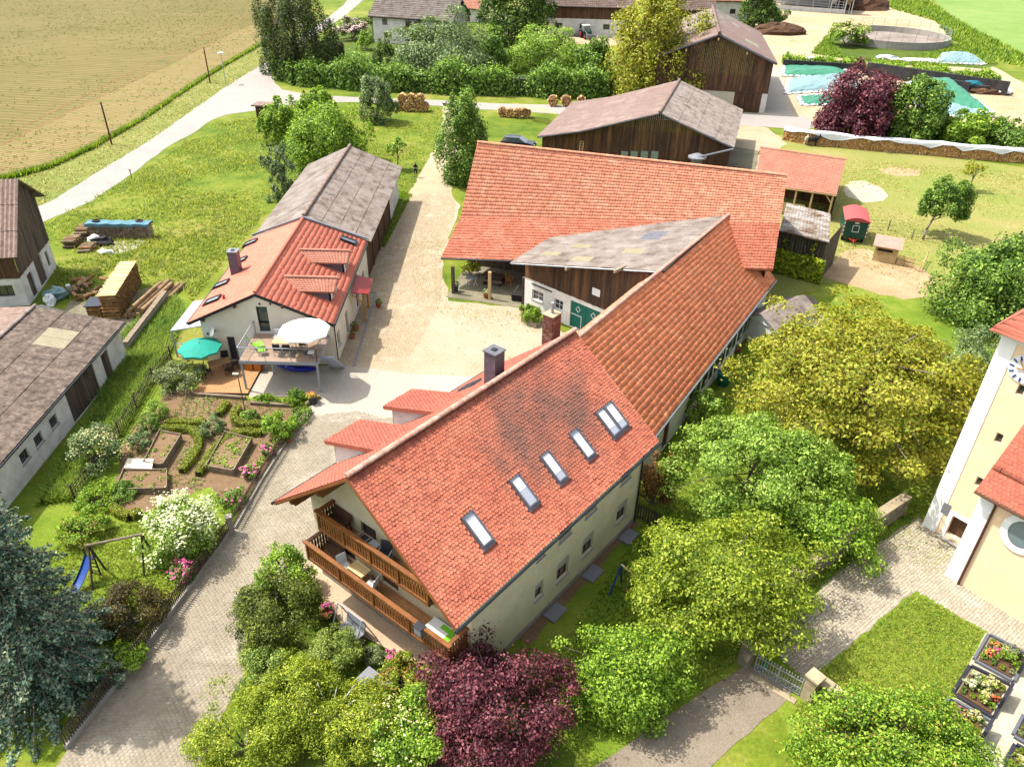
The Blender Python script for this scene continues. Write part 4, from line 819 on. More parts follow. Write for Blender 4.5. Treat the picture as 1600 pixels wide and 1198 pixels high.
ridgecaps(link_b, B0x+Z3*.02, B1+Z3*.02, T_RIDGE, .3, .42)
bw0 = (B3x + bn*.35).xy.to_3d(); Lb = (B2-B3x).length-.5; mb = MB()
bop = [(3.2, 4.15, .05, 2.1)] + [(x, x+1.0, 1.0, 2.2) for x in (8.0, 10.6, 13.2, 15.8, 18.4, 21.0) if x+1 < Lb-.5]
wall(mb, bw0, bd, Lb, 3.2, .35, bop)
bwl = (B0x+bn*1.2).xy.to_3d(); wr_ = (bwl-bw0).dot(bn); wall(mb, bw0+bd*Lb, bn, wr_, 3.1, .35, [], [(0, 3.1), (wr_, 3.1), (wr_, 5.9), (wr_-1.2, 7.0)]); wall(mb, bwl+Bv*(B1-B0x).length*.97, -Bv, (B1-B0x).length*.97, 5.75, .35, [])
mb.build('wall', W_WHITE, link_b)
for q in bop[1:]:
    f = window(link_b, bw0, bd, *q, C_WINFR, GL_DARK, .12, .07, 1, W_CONC)
    for x in (q[0]-.5, q[1]+.02): MB().obox(bw0+bd*x+Z3*q[2]-bn*.05, bd*.48, bn*.045, Z3*(q[3]-q[2])).build('shutter', C_DKGREEN, link_b)
q = bop[0]; dd = MB().obox(bw0+bd*q[0]+bn*.06+Z3*q[2], bd*(q[1]-q[0]), bn*.06, Z3*(q[3]-q[2])).build('front_door', C_REDDOOR, link_b); MB().lathe(bw0+bd*(q[0]+.48)+bn*.03+Z3*1.5, [(.12, 0), (.12, .1)], 10).build('wreath', L_RUST, dd)
mb = MB(); mb.tube(B3x-bn*.08-Z3*.06, B2-bn*.08-Z3*.06, .07, n=8); mb.build('gutter', M_ZINC, link_b)
bpn = nplane(B0, B1, B2); bdn = unit(B3-B0); bdn = unit(bdn - bd*bdn.dot(bd))
skylight(link_b, PL(1029, 590, B0, bpn)+bpn*.06, bd, bdn, .55, 1.0, GL_DARK)
for x, y in ((1026, 581), (1010, 613), (1072, 556)): MB().obox(PL(x, y, B0, bpn)+bpn*.06, bd*.22, bdn*.36, bpn*.05).build('glass_tile', GL_CLEAR, link_b)
# brick chimney on the courtyard side of the wing
bc = P(861, 524, 6.2); bc = Vector((bc.x, bc.y, 0)); ch = chimney(link_b, bc, .86, .74, 3.6, 7.72, AZ, M_MORTAR, pipe=False, cap=W_SAND)
mb = MB(); cu = Vector((math.cos(AZ), math.sin(AZ), 0)); cv = Vector((-math.sin(AZ), math.cos(AZ), 0)); r = random.Random(4)
for k in range(24):
    z = 5.2+k*.105
    for (du, dv, u, L) in ((-.43, -.385, cu, .86), (-.445, .37, -cv, .74), (.445, -.37, cv, .74), (.43, .385, -cu, .86)):
        st = bc+cu*du+cv*dv+Z3*z; x = -.12*(k % 2)
        while x < L:
            x0, x1 = max(x, 0), min(x+.235, L)
            if x1-x0 > .03: out = Vector((u.y, -u.x, 0)); mb.obox(st+u*x0+out*(.005+r.random()*.006), u*(x1-x0), -out*.03, Z3*.09)
            x += .25
mb.build('brick_courses', W_BRICK, ch, kind='stuff'); mb = MB(); mb.tube(bc+Z3*7.78, bc+Z3*8.5, .1, n=10); mb.build('flue_pipe', M_GALV, ch)
# ---------------------------------------------------------------- big tiled barn
D0, D1 = P(746, 223, 10), P(1230, 275, 10); De = unit(D1-D0); Dm = Vector((De.y, -De.x, 0))
def DV(x, y, p): return PL(x, y, p, De)
DM0, DM1 = DV(720, 337, D0), DV(1219, 350, D1); DE0, DE1 = DV(689, 403, D0), DV(1208, 421, D1)
barn = thing('big_barn', 'long barn with a huge pale orange tiled roof across the courtyard', 'barn', lerp(D0, D1, .5).xy.to_3d())
# the ridge-to-eave profile eases from the flared west end to the straight east end
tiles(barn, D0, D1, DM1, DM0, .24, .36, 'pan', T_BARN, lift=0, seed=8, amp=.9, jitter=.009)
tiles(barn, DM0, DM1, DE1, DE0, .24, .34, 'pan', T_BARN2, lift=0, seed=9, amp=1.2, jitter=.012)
DB0, DB1 = D0-Dm*9-Z3*6, D1-Dm*9-Z3*6
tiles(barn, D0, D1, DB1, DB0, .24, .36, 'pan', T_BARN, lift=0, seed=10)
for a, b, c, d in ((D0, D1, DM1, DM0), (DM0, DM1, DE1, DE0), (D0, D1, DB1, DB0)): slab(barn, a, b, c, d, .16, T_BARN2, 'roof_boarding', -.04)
ridgecaps(barn, D0+Z3*.02, D1+Z3*.02, T_BARN, .3, .42)
g0, g1 = D0.xy.to_3d()+De*.5, D1.xy.to_3d()-De*.5
def dprof(k, dist):    # roof height above a point dist in front of the ridge (k=0 west, 1 east)
    a = (0, 10), ((DM0-D0).dot(Dm), DM0.z), ((DE0-D0).dot(Dm), DE0.z); b = (0, 10), ((DM1-D1).dot(Dm), DM1.z), ((DE1-D1).dot(Dm), DE1.z)
    a = a if k == 0 else b; return float(np.interp(dist, [q[0] for q in a], [q[1] for q in a]))
boards(barn, g0-Dm*8.5, Dm, 8.5+4.6, 0, lambda s: (10-6/9*(8.5-s) if s < 8.5 else dprof(0, s-8.5))-.25, D_GREY, .22, seed=3)
boards(barn, g1+Dm*7.0, -Dm, 7+8.5, 0, lambda s: (dprof(1, 7-s) if s < 7 else 10-6/9*(s-7))-.25, D_DARK, .22, seed=4)
pf = G2([(703, 462), (816, 480)]); porch_back = g0 + Dm*4.6
boards(barn, porch_back, De, 7.2, 0, lambda s: 4.3, D_GREY, .2, seed=5)
MB().obox(porch_back+De*7.2, De*19, Dm*.3, Z3*4.3).build('wall', W_DIRTY, barn)
sheet('porch_floor', [porch_back, porch_back+De*7.4, pf[1]+Vector((.3, -.3, 0)), pf[0]+Vector((-.3, -.3, 0))], .03, G_DKYARD, parent=barn, kind=None)
for k in (0.02, .53, .99):
    q = lerp(pf[0], pf[1], k)+Dm*-.5; MB().box(q, .24, .24, 2.55, math.radians(-16)).build('post', D_LIGHT if k == .53 else D_GREY, barn)
mb = MB(); mb.tube(DE0-Z3*.05+Dm*.06, lerp(DE0, DE1, .27)-Z3*.05+Dm*.06, .07, n=8); mb.build('gutter', M_GUTTER, barn)
# ---------------------------------------------------------------- grey-roofed stable with the green door
C0, C1, C3 = P(1037, 424, 7.42), B1 + Vector((.6, .9, .05)), P(798, 410, 4.6)
stab = thing('grey_roofed_stable', 'stable with shallow grey sheet roof, boarded gable and green barn door', 'building', P(900, 500))
cu_ = unit(C1-C0); C2 = C3 + Vector((cu_.x, cu_.y, 0))*((C1-C0).length*.78)
alt = {}
sheets(stab, C0, C1, C2, C3, 1.15, 1.7, T_FIBRE, lift=.0, seed=3, alt={(1, 4): T_CLEAR, (4, 5): T_CLEAR, (2, 6): T_CLEAR, (6, 2): M_LEAD, (7, 2): M_LEAD, (3, 2): T_CLEAR})
slab(stab, C0, C1, C2, C3, .12, D_BROWN, 'roof_boarding', -.03)
wc0, wc1 = P(819, 478), P(893, 511); cw = unit(wc1-wc0); cin = Vector((-cw.y, cw.x, 0))
ctop = lambda s: 4.3 + .215*(s+.9)
mb = MB(); dq = (PL(888, 480, wc0, cin)-wc0).dot(cw)
cop = [((PL(830, 460, wc0, cin)-wc0).dot(cw)+.1, (PL(849, 460, wc0, cin)-wc0).dot(cw), 1.0, 1.9), ((PL(866, 470, wc0, cin)-wc0).dot(cw), (PL(880, 470, wc0, cin)-wc0).dot(cw), 1.0, 1.9), (dq+.2, dq+3.2, .03, 2.35)]
wall(mb, wc0, cw, 9.5, 2.75, .35, cop); wall(mb, wc0+cin*8, -cin, 8, 4.6, .35, []); mb.build('wall', W_WHITE, stab)
for q in cop[:2]: window(stab, wc0, cw, *q, C_WHITE, GL_DARK, .15, .05, 1, W_CONC, cross=1)
q = cop[2]; dl = MB().obox(wc0+cw*q[0]+cin*.1+Z3*q[2], cw*1.48, cin*.07, Z3*2.3).build('barn_door', C_DOOR, stab); dr_ = MB().obox(wc0+cw*(q[0]+1.52)+cin*.1+Z3*q[2], cw*1.48, cin*.07, Z3*2.3).build('barn_door', C_DOOR, stab)
for dleaf, x in ((dl, q[0]+.74), (dr_, q[0]+2.26)):
    mb = MB(); c = wc0+cw*x+cin*.075+Z3*1.75
    dm = [cw*.22, Z3*.26, -cw*.22, -Z3*.26]
    for i in range(4): mb.bar(c+dm[i], c+dm[(i+1) % 4], .05, .04)
    mb.build('diamond_moulding', C_WHITE, dleaf)
mb = MB(); b_ = wc0+cw*(q[0]+.1)+cin*.08
mb.bar(b_+Z3*1.2, b_+cw*1.0+Z3*1.2, .05, .05); mb.bar(b_+cw*1.0+Z3*.05, b_+cw*1.0+Z3*1.2, .05, .05); mb.build('wicket_frame', C_WHITE, dl)
MB().obox(wc0+cw*.8-cin*.1+Z3*2.35, cw*2.2, cin*.1, Z3*.07).build('lintel_shelf', D_GREY, stab)
boards(stab, wc0-cin*.02, cw, 12.5, 2.75, lambda s: ctop(s)-.1, D_DARK, .19, seed=8)
f = MB().obox(wc0+cw*((PL(931, 445, wc0, cin)-wc0).dot(cw)-.25)-cin*.06+Z3*3.6, cw*.75, cin*.04, Z3*.6).build('hatch', C_WHITE, stab)
for x, y in ((883, 421), (959, 425)):
    e = PL(x, y, wc0-cin*1.2, cin); MB().obox(e+cin*1.3-Z3*.05, -cin*1.35, cw*.16, Z3*.22).build('purlin', W_SAND, stab)
mb = MB(); mb.tube(C3-Z3*.1, lerp(C3, C0, .98)-Z3*.1, .06, n=7); mb.build('verge_trim', M_ZINC, stab)
# ---------------------------------------------------------------- new house and the grey shed behind it
nh = thing('new_house', 'small new house with bright red roof, two dormers and a raised terrace', 'house', (-17.8, 54, 0))
N0, N1, NL0, NL1, NR0, NR1 = P(397.5, 458.5, 5.7), P(472.8, 342.4, 5.7), P(293, 504, 3.6), P(395, 370, 3.6), P(521.5, 506.5, 3.6), P(574, 376.5, 3.6)
tiles(nh, N0, N1, NL1, NL0, .36, .4, 'wave', T_NEW, lift=0, seed=1, amp=.3, jitter=.002); tiles(nh, N0, N1, NR1, NR0, .36, .4, 'wave', T_NEW, lift=0, seed=2, amp=.2, jitter=.002)
slab(nh, N0, N1, NL1, NL0, .16, T_NEW, 'roof_boarding', -.012); slab(nh, N0, N1, NR1, NR0, .16, T_NEW, 'roof_boarding', -.012)
ridgecaps(nh, N0+Z3*.02, N1+Z3*.02, T_NEW, .28, .4)
nx0, nx1, ny0, ny1 = -22.35, -12.9, 48.0, 61.9; nb = Vector((nx0, ny0, 0)); NX = Vector((1, 0, 0)); NY = Vector((0, 1, 0))
def NF(x, y): q = PL(x, y, nb, NY); return q.x-nx0, q.z
d0 = NF(400, 482); d1 = NF(420, 512); e0 = NF(355, 533); e1 = NF(373, 562)
nop = [(d0[0], d1[0]+.1, 2.62, 4.65), (e0[0], e1[0], .16, 2.15)]
mb = MB(); gz = 3.35
wall(mb, nb, NX, nx1-nx0, gz, .35, [(a, b, c, min(d, gz)) for a, b, c, d in nop[1:]] + [(nop[0][0], nop[0][1], nop[0][2], gz)], None)
gt = [(0, gz), (nop[0][0], gz), (nop[0][0], 4.65), (nop[0][1], 4.65), (nop[0][1], gz), (nx1-nx0, gz), (nx1-nx0, 3.55), (4.4, 5.5), (0, 3.6)]
# gable above the eaves, in convex pieces around the terrace door
def gp(a, b):
    zt = lambda s: 3.55+(5.5-3.55)*s/4.4 if s < 4.4 else 5.5-(5.5-3.5)*(s-4.4)/(nx1-nx0-4.4)
    cuts = [a] + ([4.4] if a < 4.4 < b else []) + [b]
    zb = 4.65 if (nop[0][0]-.01 <= a and b <= nop[0][1]+.01) else gz
    q = [(a, zb), (b, zb)] + [(c, zt(c)) for c in cuts[::-1]]
    mb.add([nb+NX*s+Z3*z for s, z in q], [tuple(range(len(q)))]); mb.add([nb+NY*.35+NX*s+Z3*z for s, z in q], [tuple(range(len(q)))])
for a, b in ((0, nop[0][0]), (nop[0][0], nop[0][1]), (nop[0][1], nx1-nx0)): gp(a, b)
rw = [(.9, 1.7, .9, 2.1), (4.0, 4.8, .1, 2.1), (8.3, 9.3, .05, 2.15), (11.2, 12.2, .9, 2.0)]
wall(mb, Vector((nx1, ny0, 0)), NY, ny1-ny0, 3.5, .35, rw); wall(mb, Vector((nx0, ny1, 0)), -NY, ny1-ny0, 3.5, .35, [(4, 5, 1, 2.1), (8, 9, 1, 2.1)])
mb.build('wall', W_NEW, nh)
window(nh, nb, NX, *nop[0], C_DGREY, GL_GREEN, .14, .08, 0, name='terrace_door'); window(nh, nb, NX, *nop[1], C_DGREY, GL_DARK, .14, .07, 0, name='patio_door')
for q in rw: window(nh, Vector((nx1, ny0, 0)), NY, *q, C_DGREY, GL_DARK, .16, .07, 0, C_SILLG if q[2] > .5 else None)
mb = MB(); mb.tube(NL0-Z3*.08-NX*.07, NL1-Z3*.08-NX*.07, .07, n=8); mb.build('gutter', M_GUTTER, nh); mb = MB(); mb.tube(NR0-Z3*.08+NX*.07, lerp(NR0, NR1, .98)-Z3*.08+NX*.07, .07, n=8); mb.build('gutter', M_GUTTER, nh)
mb = MB(); mb.tube((nx1+.08, ny0+.15, .05), (nx1+.08, ny0+.15, 3.4), .045, n=7); mb.build('downpipe', M_GUTTER, nh)
mb = MB()
for a, b in ((N0, NL0), (N0, NR0)): mb.bar(a-Z3*.12-NY*.02, b-Z3*.12-NY*.02, .05, .2)
mb.build('verge_board', M_GUTTER, nh)
for x, y in ((366, 479), (317, 500), (441, 479), (480, 492)): e = PL(x, y, nb-NY*.2, NY); MB().obox(e-NX*.08-Z3*.1-NY*.1, NX*.16, NY*.5, Z3*.2).build('purlin', C_BROWND, nh)
nlp, nrp = nplane(N0, N1, NL0), nplane(N0, N1, NR0); ldn = unit(NL0-N0); ldn = unit(ldn-NY*ldn.dot(NY)); rdn = unit(NR0-N0); rdn = unit(rdn-NY*rdn.dot(NY))
for x, y in ((402, 376), (386, 404), (358, 440), (345, 465)):
    skylight(nh, PL(x, y, N0, nlp)+nlp*.03-NY*.45, NY, ldn, .8, 1.25, GL_BLUE, frame=M_GUTTER)
skylight(nh, PL(531, 375, N0, nrp)+nrp*.03-NY*.0, NY, rdn, .75, 1.3, GL_DARK, frame=M_GUTTER)
cc = PL(370, 425, N0, nlp); chm = chimney(nh, (cc.x, cc.y, 0), .72, .72, cc.z-.4, cc.z+1.75, 0, W_SLATE, cap=M_ZINC)
vp = PL(350, 467, N0, nlp); MB().lathe(vp, [(.09, -.1), (.09, .22), (.14, .24), (.05, .34)], 10).build('roof_vent', C_RED, nh)
def gable_dormer(xr, yr, xt, yt, wid):
    r0 = PL(xr, yr, N0, nrp); z = r0.z; r1 = P(xt, yt, z); r1 = Vector((r1.x, r0.y, z)); sl = .42; half = wid/2
    mz = lambda x: N0.z - (x-N0.x)*(N0.z-NR0.z)/(NR0.x-N0.x)
    fx = r1.x-.35; ez = z-half*sl
    mb = MB(); yy = r0.y
    mb.prism([(fx, yy-half+.2, mz(fx)-.1), (fx, yy+half-.2, mz(fx)-.1), (fx, yy+half-.2, ez+.02), (fx, yy, z-.12), (fx, yy-half+.2, ez+.02)], (-.12, 0, 0)); d = mb.build('dormer', W_WHITE, nh)
    ck = MB(); ex = N0.x + (N0.z-ez)*(NR0.x-N0.x)/(N0.z-NR0.z)
    for s in (-1, 1): y0 = yy+s*(half-.2); MB().prism([(ex, y0, ez), (fx, y0, ez), (fx, y0, mz(fx)-.1)], (0, -s*.08, 0)).build('dormer_cheek', W_SLATE, d)
    for s in (-1, 1):
        e1 = Vector((r1.x, yy+s*half, ez)); e0 = Vector((ex-.12, yy+s*half, ez)); rr0 = Vector((r0.x-.1, yy, z))
        tiles(d, rr0, r1, e1, e0, .28, .26, 'wave', T_PALE, lift=0, amp=.6, seed=3, jitter=.003); slab(d, rr0, r1, e1, e0, .1, T_PALE, 'dormer_boarding', -.02)
    ridgecaps(d, Vector((r0.x, yy, z+.02)), r1+Z3*.02, T_PALE, .24, .35)
    window(d, Vector((fx, yy-.38, mz(fx)+.05)), NY, 0, .76, .05, max(.6, z-mz(fx)-.55), C_DGREY, GL_DARK, -.03, .06, 0)
gable_dormer(445, 433, 528, 432, 2.5); gable_dormer(468, 391, 547, 391, 2.4)
# porch canopy
pc = [P(548, 458, 3.05), P(576, 460, 2.5), P(582, 437, 2.5), P(556, 430, 3.05)]; can = MB(); pn = nplane(*pc[:3]); can.prism([q+pn*.06 for q in pc], -pn*.08); cn = can.build('porch_canopy', C_WINE, nh)
mb = MB(); q0 = P(553, 493); q1 = Vector((pc[2].x-.5, pc[2].y-.2, 0)); mb.bar(Vector((pc[1].x-.5, pc[1].y+.2, .02)), Vector((pc[1].x-.5, pc[1].y+.2, 2.48)), .14); mb.bar(Vector((pc[2].x-.5, pc[2].y-.2, .02)), Vector((pc[2].x-.5, pc[2].y-.2, 2.48)), .14); mb.bar(Vector((pc[1].x-.45, pc[1].y, 2.42)), Vector((pc[2].x-.45, pc[2].y, 2.42)), .12)
mb.bar(Vector((pc[1].x-.5, pc[1].y+.2, 1.6)), Vector((pc[0].x+.1, pc[0].y+.2, 2.75)), .1); mb.bar(Vector((pc[2].x-.5, pc[2].y-.2, 1.6)), Vector((pc[3].x+.1, pc[3].y-.2, 2.75)), .1); mb.build('canopy_frame', D_YELLOW, cn)
# glass lean-to on the west side
gl = [P(286, 522, 2.45), P(312, 500, 2.75)]; mb = MB(); gx0, gx1, gy0, gy1 = -24.9, -22.4, 48.6, 53.2
gg = MB().obox((gx0, gy0, 2.2), (gx1-gx0, 0, .5), (0, gy1-gy0, 0), (0, 0, .03)).build('glass_roof', GL_CLEAR, nh)
for y in np.linspace(gy0, gy1, 5): mb.bar((gx0, y, 2.18), (gx1, y, 2.68), .07)
mb.bar((gx0, gy0, 2.15), (gx0, gy1, 2.15), .1); mb.bar((gx0, gy0, .02), (gx0, gy0, 2.15), .1); mb.bar((gx0, gy1, .02), (gx0, gy1, 2.15), .1); mb.bar((gx0, gy0, 1.1), (gx1, gy0, 1.1), .06); mb.build('lean_to_frame', C_STEEL, nh)
sd = PL(337, 514, nb, NY); dish = MB(); dish.lathe((0, 0, 0), [(.02, 0), (.2, .03), (.33, .1), (.34, .12), (.33, .13)], 16); do = dish.build('satellite_dish', C_WHITE, nh, smooth=True); do.matrix_basis = Matrix.Translation(sd+Vector((0, -.5, 0))) @ Matrix.Rotation(math.radians(-55), 4, 'Z') @ Matrix.Rotation(math.radians(62), 4, 'X')
MB().bar(sd+Vector((0, .02, -.1)), sd+Vector((0, -.48, 0)), .05).build('dish_arm', C_DGREY, nh)
for x, y in ((405.5, 474.7), (422.5, 474.7), (331, 529), (325, 521)): e = PL(x, y, nb, NY); MB().obox(e-NY*.08-NX*.05-Z3*.05, NX*.1, NY*.08, Z3*.12).build('wall_lamp', C_BLACK, nh)
# grey shed continuing the new house
sh = thing('grey_shed', 'long shed with weathered grey sheet roof adjoining the new house', 'shed', (-18, 73, 0))
M0, M1 = Vector((-18.12, 62.5, 5.78)), Vector((-18.12, 83.4, 5.78)); MR0, MR1, ML0, ML1 = (Vector((-12.55, y, 3.55)) for y in (62.5, 83.4)).__iter__().__next__(), Vector((-12.55, 83.4, 3.55)), Vector((-22.9, 62.5, 3.6)), Vector((-22.9, 83.4, 3.6))
sheets(sh, M0, M1, MR1, MR0, 1.05, 1.5, T_FIBRE2, lift=0, seed=1, amp=.035); sheets(sh, M0, M1, ML1, ML0, 1.05, 1.5, T_FIBRE, lift=0, seed=2, amp=.035)
slab(sh, M0, M1, MR1, MR0, .1, D_BROWN, 'roof_boarding', -.03); slab(sh, M0, M1, ML1, ML0, .1, D_BROWN, 'roof_boarding', -.03)
ridgecaps(sh, M0+Z3*.02, M1+Z3*.02, T_CORR, .35, 1.1)
mb = MB(); wall(mb, Vector((-13.1, 76.0, 0)), NY, 7.0, 3.5, .3, []); wall(mb, Vector((-13.1, 83.0, 0)), -NX, 9.3, 3.5, .3, [], [(0, 3.5), (9.3, 3.5), (4.9, 5.6)]); wall(mb, Vector((-22.4, 83, 0)), -NY, 20.8, 3.4, .3, []); mb.build('wall', W_WHITE, sh)
boards(sh, Vector((-13.1, 62.1, 0)), NY, 13.9, .02, lambda s: 3.5, D_BROWN, .24, seed=2)
for y in (62.2, 65.6, 69.0, 72.4, 75.9): MB().obox((-13.08, y-.08, 0), (.1, 0, 0), (0, .16, 0), (0, 0, 3.5)).build('post', D_BROWN, sh)
par = MB()
for a, b in ((N1, NL1), (N1, NR1)): par.bar(lerp(a, b, -.01)+Z3*.1+NY*.12, lerp(a, b, 1.0)+Z3*.1+NY*.12, .24, .22)
par.build('parapet_capping', M_ZINC, nh)
# ---------------------------------------------------------------- barn with the four windows (middle distance)
def gable_walls(mb, o, az, L, wl, wr, zl, zr, zR, th=.2):
    d = Vector((math.cos(az), math.sin(az), 0)); n = Vector((-math.sin(az), math.cos(az), 0)); h = min(zl, zR)
    top = [(0, h), (wl+wr, h), (wl+wr, zR), (wl, zr), (0, zl)]
    wall(mb, o+n*wl, -n, wl+wr, h, th, [], top); wall(mb, o+n*-wr, d, L, zR, th); wall(mb, o+d*L-n*wr, n, wl+wr, h, th, [], [(0, h), (wl+wr, h), (wl+wr, zl), (wr, zr), (0, zR)]); wall(mb, o+d*L+n*wl, -d, L, zl, th)
def rgable(x, y, az, L, wl, wr, zr, zl, zR):
    d = Vector((math.cos(az), math.sin(az), 0)); n = Vector((-math.sin(az), math.cos(az), 0)); o = Vector((x, y, 0))
    return dict(d=d, n=n, o=o, R0=o+Z3*zr, R1=o+d*L+Z3*zr, EL0=o+n*wl+Z3*zl, EL1=o+d*L+n*wl+Z3*zl, ER0=o-n*wr+Z3*zR, ER1=o+d*L-n*wr+Z3*zR)
g = rgable(16.94, 94.94, math.radians(73.5), 19.6, 15.1, 9.26, 7.2, 2.9, 3.99)
mbarn = thing('dark_timber_barn', 'dark boarded barn with wide grey-brown sheet roof and ladder', 'barn', g['o'])
kk = .45; km = lerp(g['R0'], g['EL0'], .62)-Z3*.35; km1 = km+g['d']*19.6
sheets(mbarn, g['R0'], g['R1'], km1, km, 2.0, 2.4, T_BROWN, lift=0, seed=4); sheets(mbarn, km, km1, g['EL1'], g['EL0'], 2.0, 2.4, T_BROWN, lift=0, seed=5); sheets(mbarn, g['R0'], g['R1'], g['ER1'], g['ER0'], 2.0, 2.4, T_FIBRE2, lift=0, seed=6)
for a, b, c, d in ((g['R0'], g['R1'], km1, km), (km, km1, g['EL1'], g['EL0']), (g['R0'], g['R1'], g['ER1'], g['ER0'])): slab(mbarn, a, b, c, d, .16, M_LEAD, 'roof_boarding', -.03)
ridgecaps(mbarn, g['R0']+Z3*.02, g['R1']+Z3*.02, T_CORR, .4, 1.2)
def etop(s): # gable outline from the left
    t = 14.6-s; return (7.2-(7.2-km.z)*t/(15.1*.62) if 0 <= t < 15.1*.62 else km.z-(km.z-2.9)*(t-15.1*.62)/(15.1*.38) if t > 0 else 7.2+t*(7.2-3.99)/9.26)-.22
boards(mbarn, g['o']+g['d']*.9+g['n']*14.6, -g['n'], 14.6+8.7, 0, etop, D_DARK, .24, seed=7)
boards(mbarn, g['o']+g['d']*.9-g['n']*8.7, g['d'], 18, 0, lambda s: 4.0, D_DARK, .24, seed=9)
boards(mbarn, g['o']+g['d']*18.9+g['n']*14.6, -g['d'], 18, 0, lambda s: 2.9, D_DARK, .24, seed=10)
eo = g['o']+g['d']*.85
for x in (975, 990, 1006, 1022):
    q = PL(x, 250, eo, g['d']); MB().obox(q-g['d']*.06+g['n']*.45, -g['n']*.9, g['d']*.05, Z3*1.1).build('window', GL_BLUE, mbarn)
lad = thing('ladder', 'pale wooden ladder leaning on the dark timber barn', 'ladder', PL(908, 240, eo, g['d']).xy.to_3d()); q = PL(908, 238, eo-g['d']*.25, g['d']); mb = MB()
for s in (-.22, .22): mb.bar(q+g['n']*s-Z3*q.z-g['d']*.5, q+g['n']*s+Z3*1.3, .07)
mb.build('rail', D_LIGHT, lad); mb = MB()
for i in range(9): z = .3+i*.3; k = z/(q.z+1.3); c = lerp(q-Z3*q.z-g['d']*.5, q+Z3*1.3, k); mb.bar(c-g['n']*.22, c+g['n']*.22, .05)
mb.build('rung', D_LIGHT, lad)
# ---------------------------------------------------------------- tall dark barn further back
g = rgable(30.3, 127.15, math.radians(80.2), 30.7, 9.3, 9.32, 11.3, 7.6, 7.52)
tb = thing('tall_dark_barn', 'tall dark boarded barn with brown corrugated roof and cream door', 'barn', g['o'])
sheets(tb, g['R0'], g['R1'], g['ER1'], g['ER0'], 2.6, 2.7, T_BROWN, lift=0, seed=2, alt={(i, 0): T_FIBRE for i in range(7, 12)} | {(i, 1): T_FIBRE for i in range(8, 12)} | {(3, 2): T_CLEAR, (2, 2): T_FIBRE}); sheets(tb, g['R0'], g['R1'], g['EL1'], g['EL0'], 2.6, 2.7, T_BROWN, lift=0, seed=3, alt={(i, j): T_FIBRE for i in range(4, 12) for j in range(2)})
slab(tb, g['R0'], g['R1'], g['ER1'], g['ER0'], .25, M_LEAD, 'roof_boarding', -.03); slab(tb, g['R0'], g['R1'], g['EL1'], g['EL0'], .25, M_LEAD, 'roof_boarding', -.03)
ridgecaps(tb, g['R0']+Z3*.05, g['R1']+Z3*.05, T_CORR, .6, 1.5)
tf = lambda s: 11.1-abs(s-8.8)*(11.3-7.55)/9.3-.1
fo = g['o']+g['d']*.7+g['n']*8.8
boards(tb, fo, -g['n'], 17.6, 0, tf, D_DARK, .26, seed=11, botf=lambda s: 3.0 if s < 17.9 else 0)
boards(tb, fo-g['n']*12.6, -g['n'], 4.2, .02, lambda s: 2.96, D_DARK, .26, seed=12); MB().obox(fo-g['n']*4-g['d']*.02, -g['n']*8.6, g['d']*.15, Z3*2.95).build('sliding_door', C_CREAM, tb); MB().obox(fo-g['n']*16.8-g['d']*.02, -g['n']*.85, g['d']*.3, Z3*2.98).build('corner_pier', W_WHITE, tb)
MB().obox(fo, -g['n']*4, g['d']*.2, Z3*3).build('wall', W_WHITE, tb)
boards(tb, fo-g['n']*17.6, g['d'], 29, 0, lambda s: 7.5, D_DARK, .3, seed=13); boards(tb, fo+g['d']*29, -g['d'], 29, 0, lambda s: 7.5, D_DARK, .3, seed=14)
for s, z in ((8.8, 10.5), (4.2, 8.7), (13.4, 8.7)): MB().obox(fo-g['n']*(s-.1)+Z3*(z-.15), -g['n']*.2, -g['d']*.75, Z3*.35).build('purlin', D_LIGHT, tb)
mb = MB(); mb.bar(fo-Z3*-3.0-g['d']*.04, fo-g['n']*17.6+Z3*3.0-g['d']*.04, .08, .14); mb.build('sill_beam', D_BROWN, tb)
# ---------------------------------------------------------------- open shed, mossy lean-to
os_ = thing('open_goat_shed', 'open timber shed with orange tiled roof beside the paddock', 'shed', P(1290, 330))
S = [P(1188, 231, 4.7), P(1322, 250, 4.7), P(1307, 305, 3.0), P(1180, 287, 3.0)]
tiles(os_, *S, .26, .36, 'pan', T_PALE, lift=0, seed=21); slab(os_, *S, .14, D_LIGHT, 'roof_boarding', -.03)
Sb = [S[0], S[1], S[1]+Vector((1.6, 5.5, -2.2)), S[0]+Vector((1.6, 5.5, -2.2))]; tiles(os_, *Sb, .26, .36, 'pan', T_PALE, lift=0, seed=22); slab(os_, *Sb, .14, D_LIGHT, 'roof_boarding', -.03); ridgecaps(os_, S[0], S[1], T_PALE, .3, .45)
su = unit(S[2]-S[3]); sn = Vector((-su.y, su.x, 0)); f0 = S[3].xy.to_3d()+sn*.5; Ls = (S[2]-S[3]).length
for k in (.30, .52, .72, .965):
    MB().box(f0+su*Ls*k, .2, .2, 2.95, math.atan2(su.y, su.x)).build('post', D_LIGHT, os_)
mb = MB(); mb.bar(f0+Z3*2.85, f0+su*Ls+Z3*2.85, .18); mb.bar(f0+su*Ls*.965+Z3*1.9, f0+su*Ls*.87+Z3*2.8, .12); mb.build('beam', D_LIGHT, os_)
boards(os_, f0+su*Ls*.36, su, Ls*.3, .1, lambda s: 1.3, D_LIGHT, .2, seed=4, name='stall_boards'); boards(os_, f0+sn*5.4, su, Ls, 0, lambda s: 3.1, D_DARK, .22, seed=5); boards(os_, f0+su*Ls+sn*.2, sn, 5.2, 0, lambda s: 2.9, D_DARK, .22, seed=6)
lt = thing('mossy_lean_to', 'dark board lean-to with mossy white sheet roof and vine', 'shed', P(1245, 470))
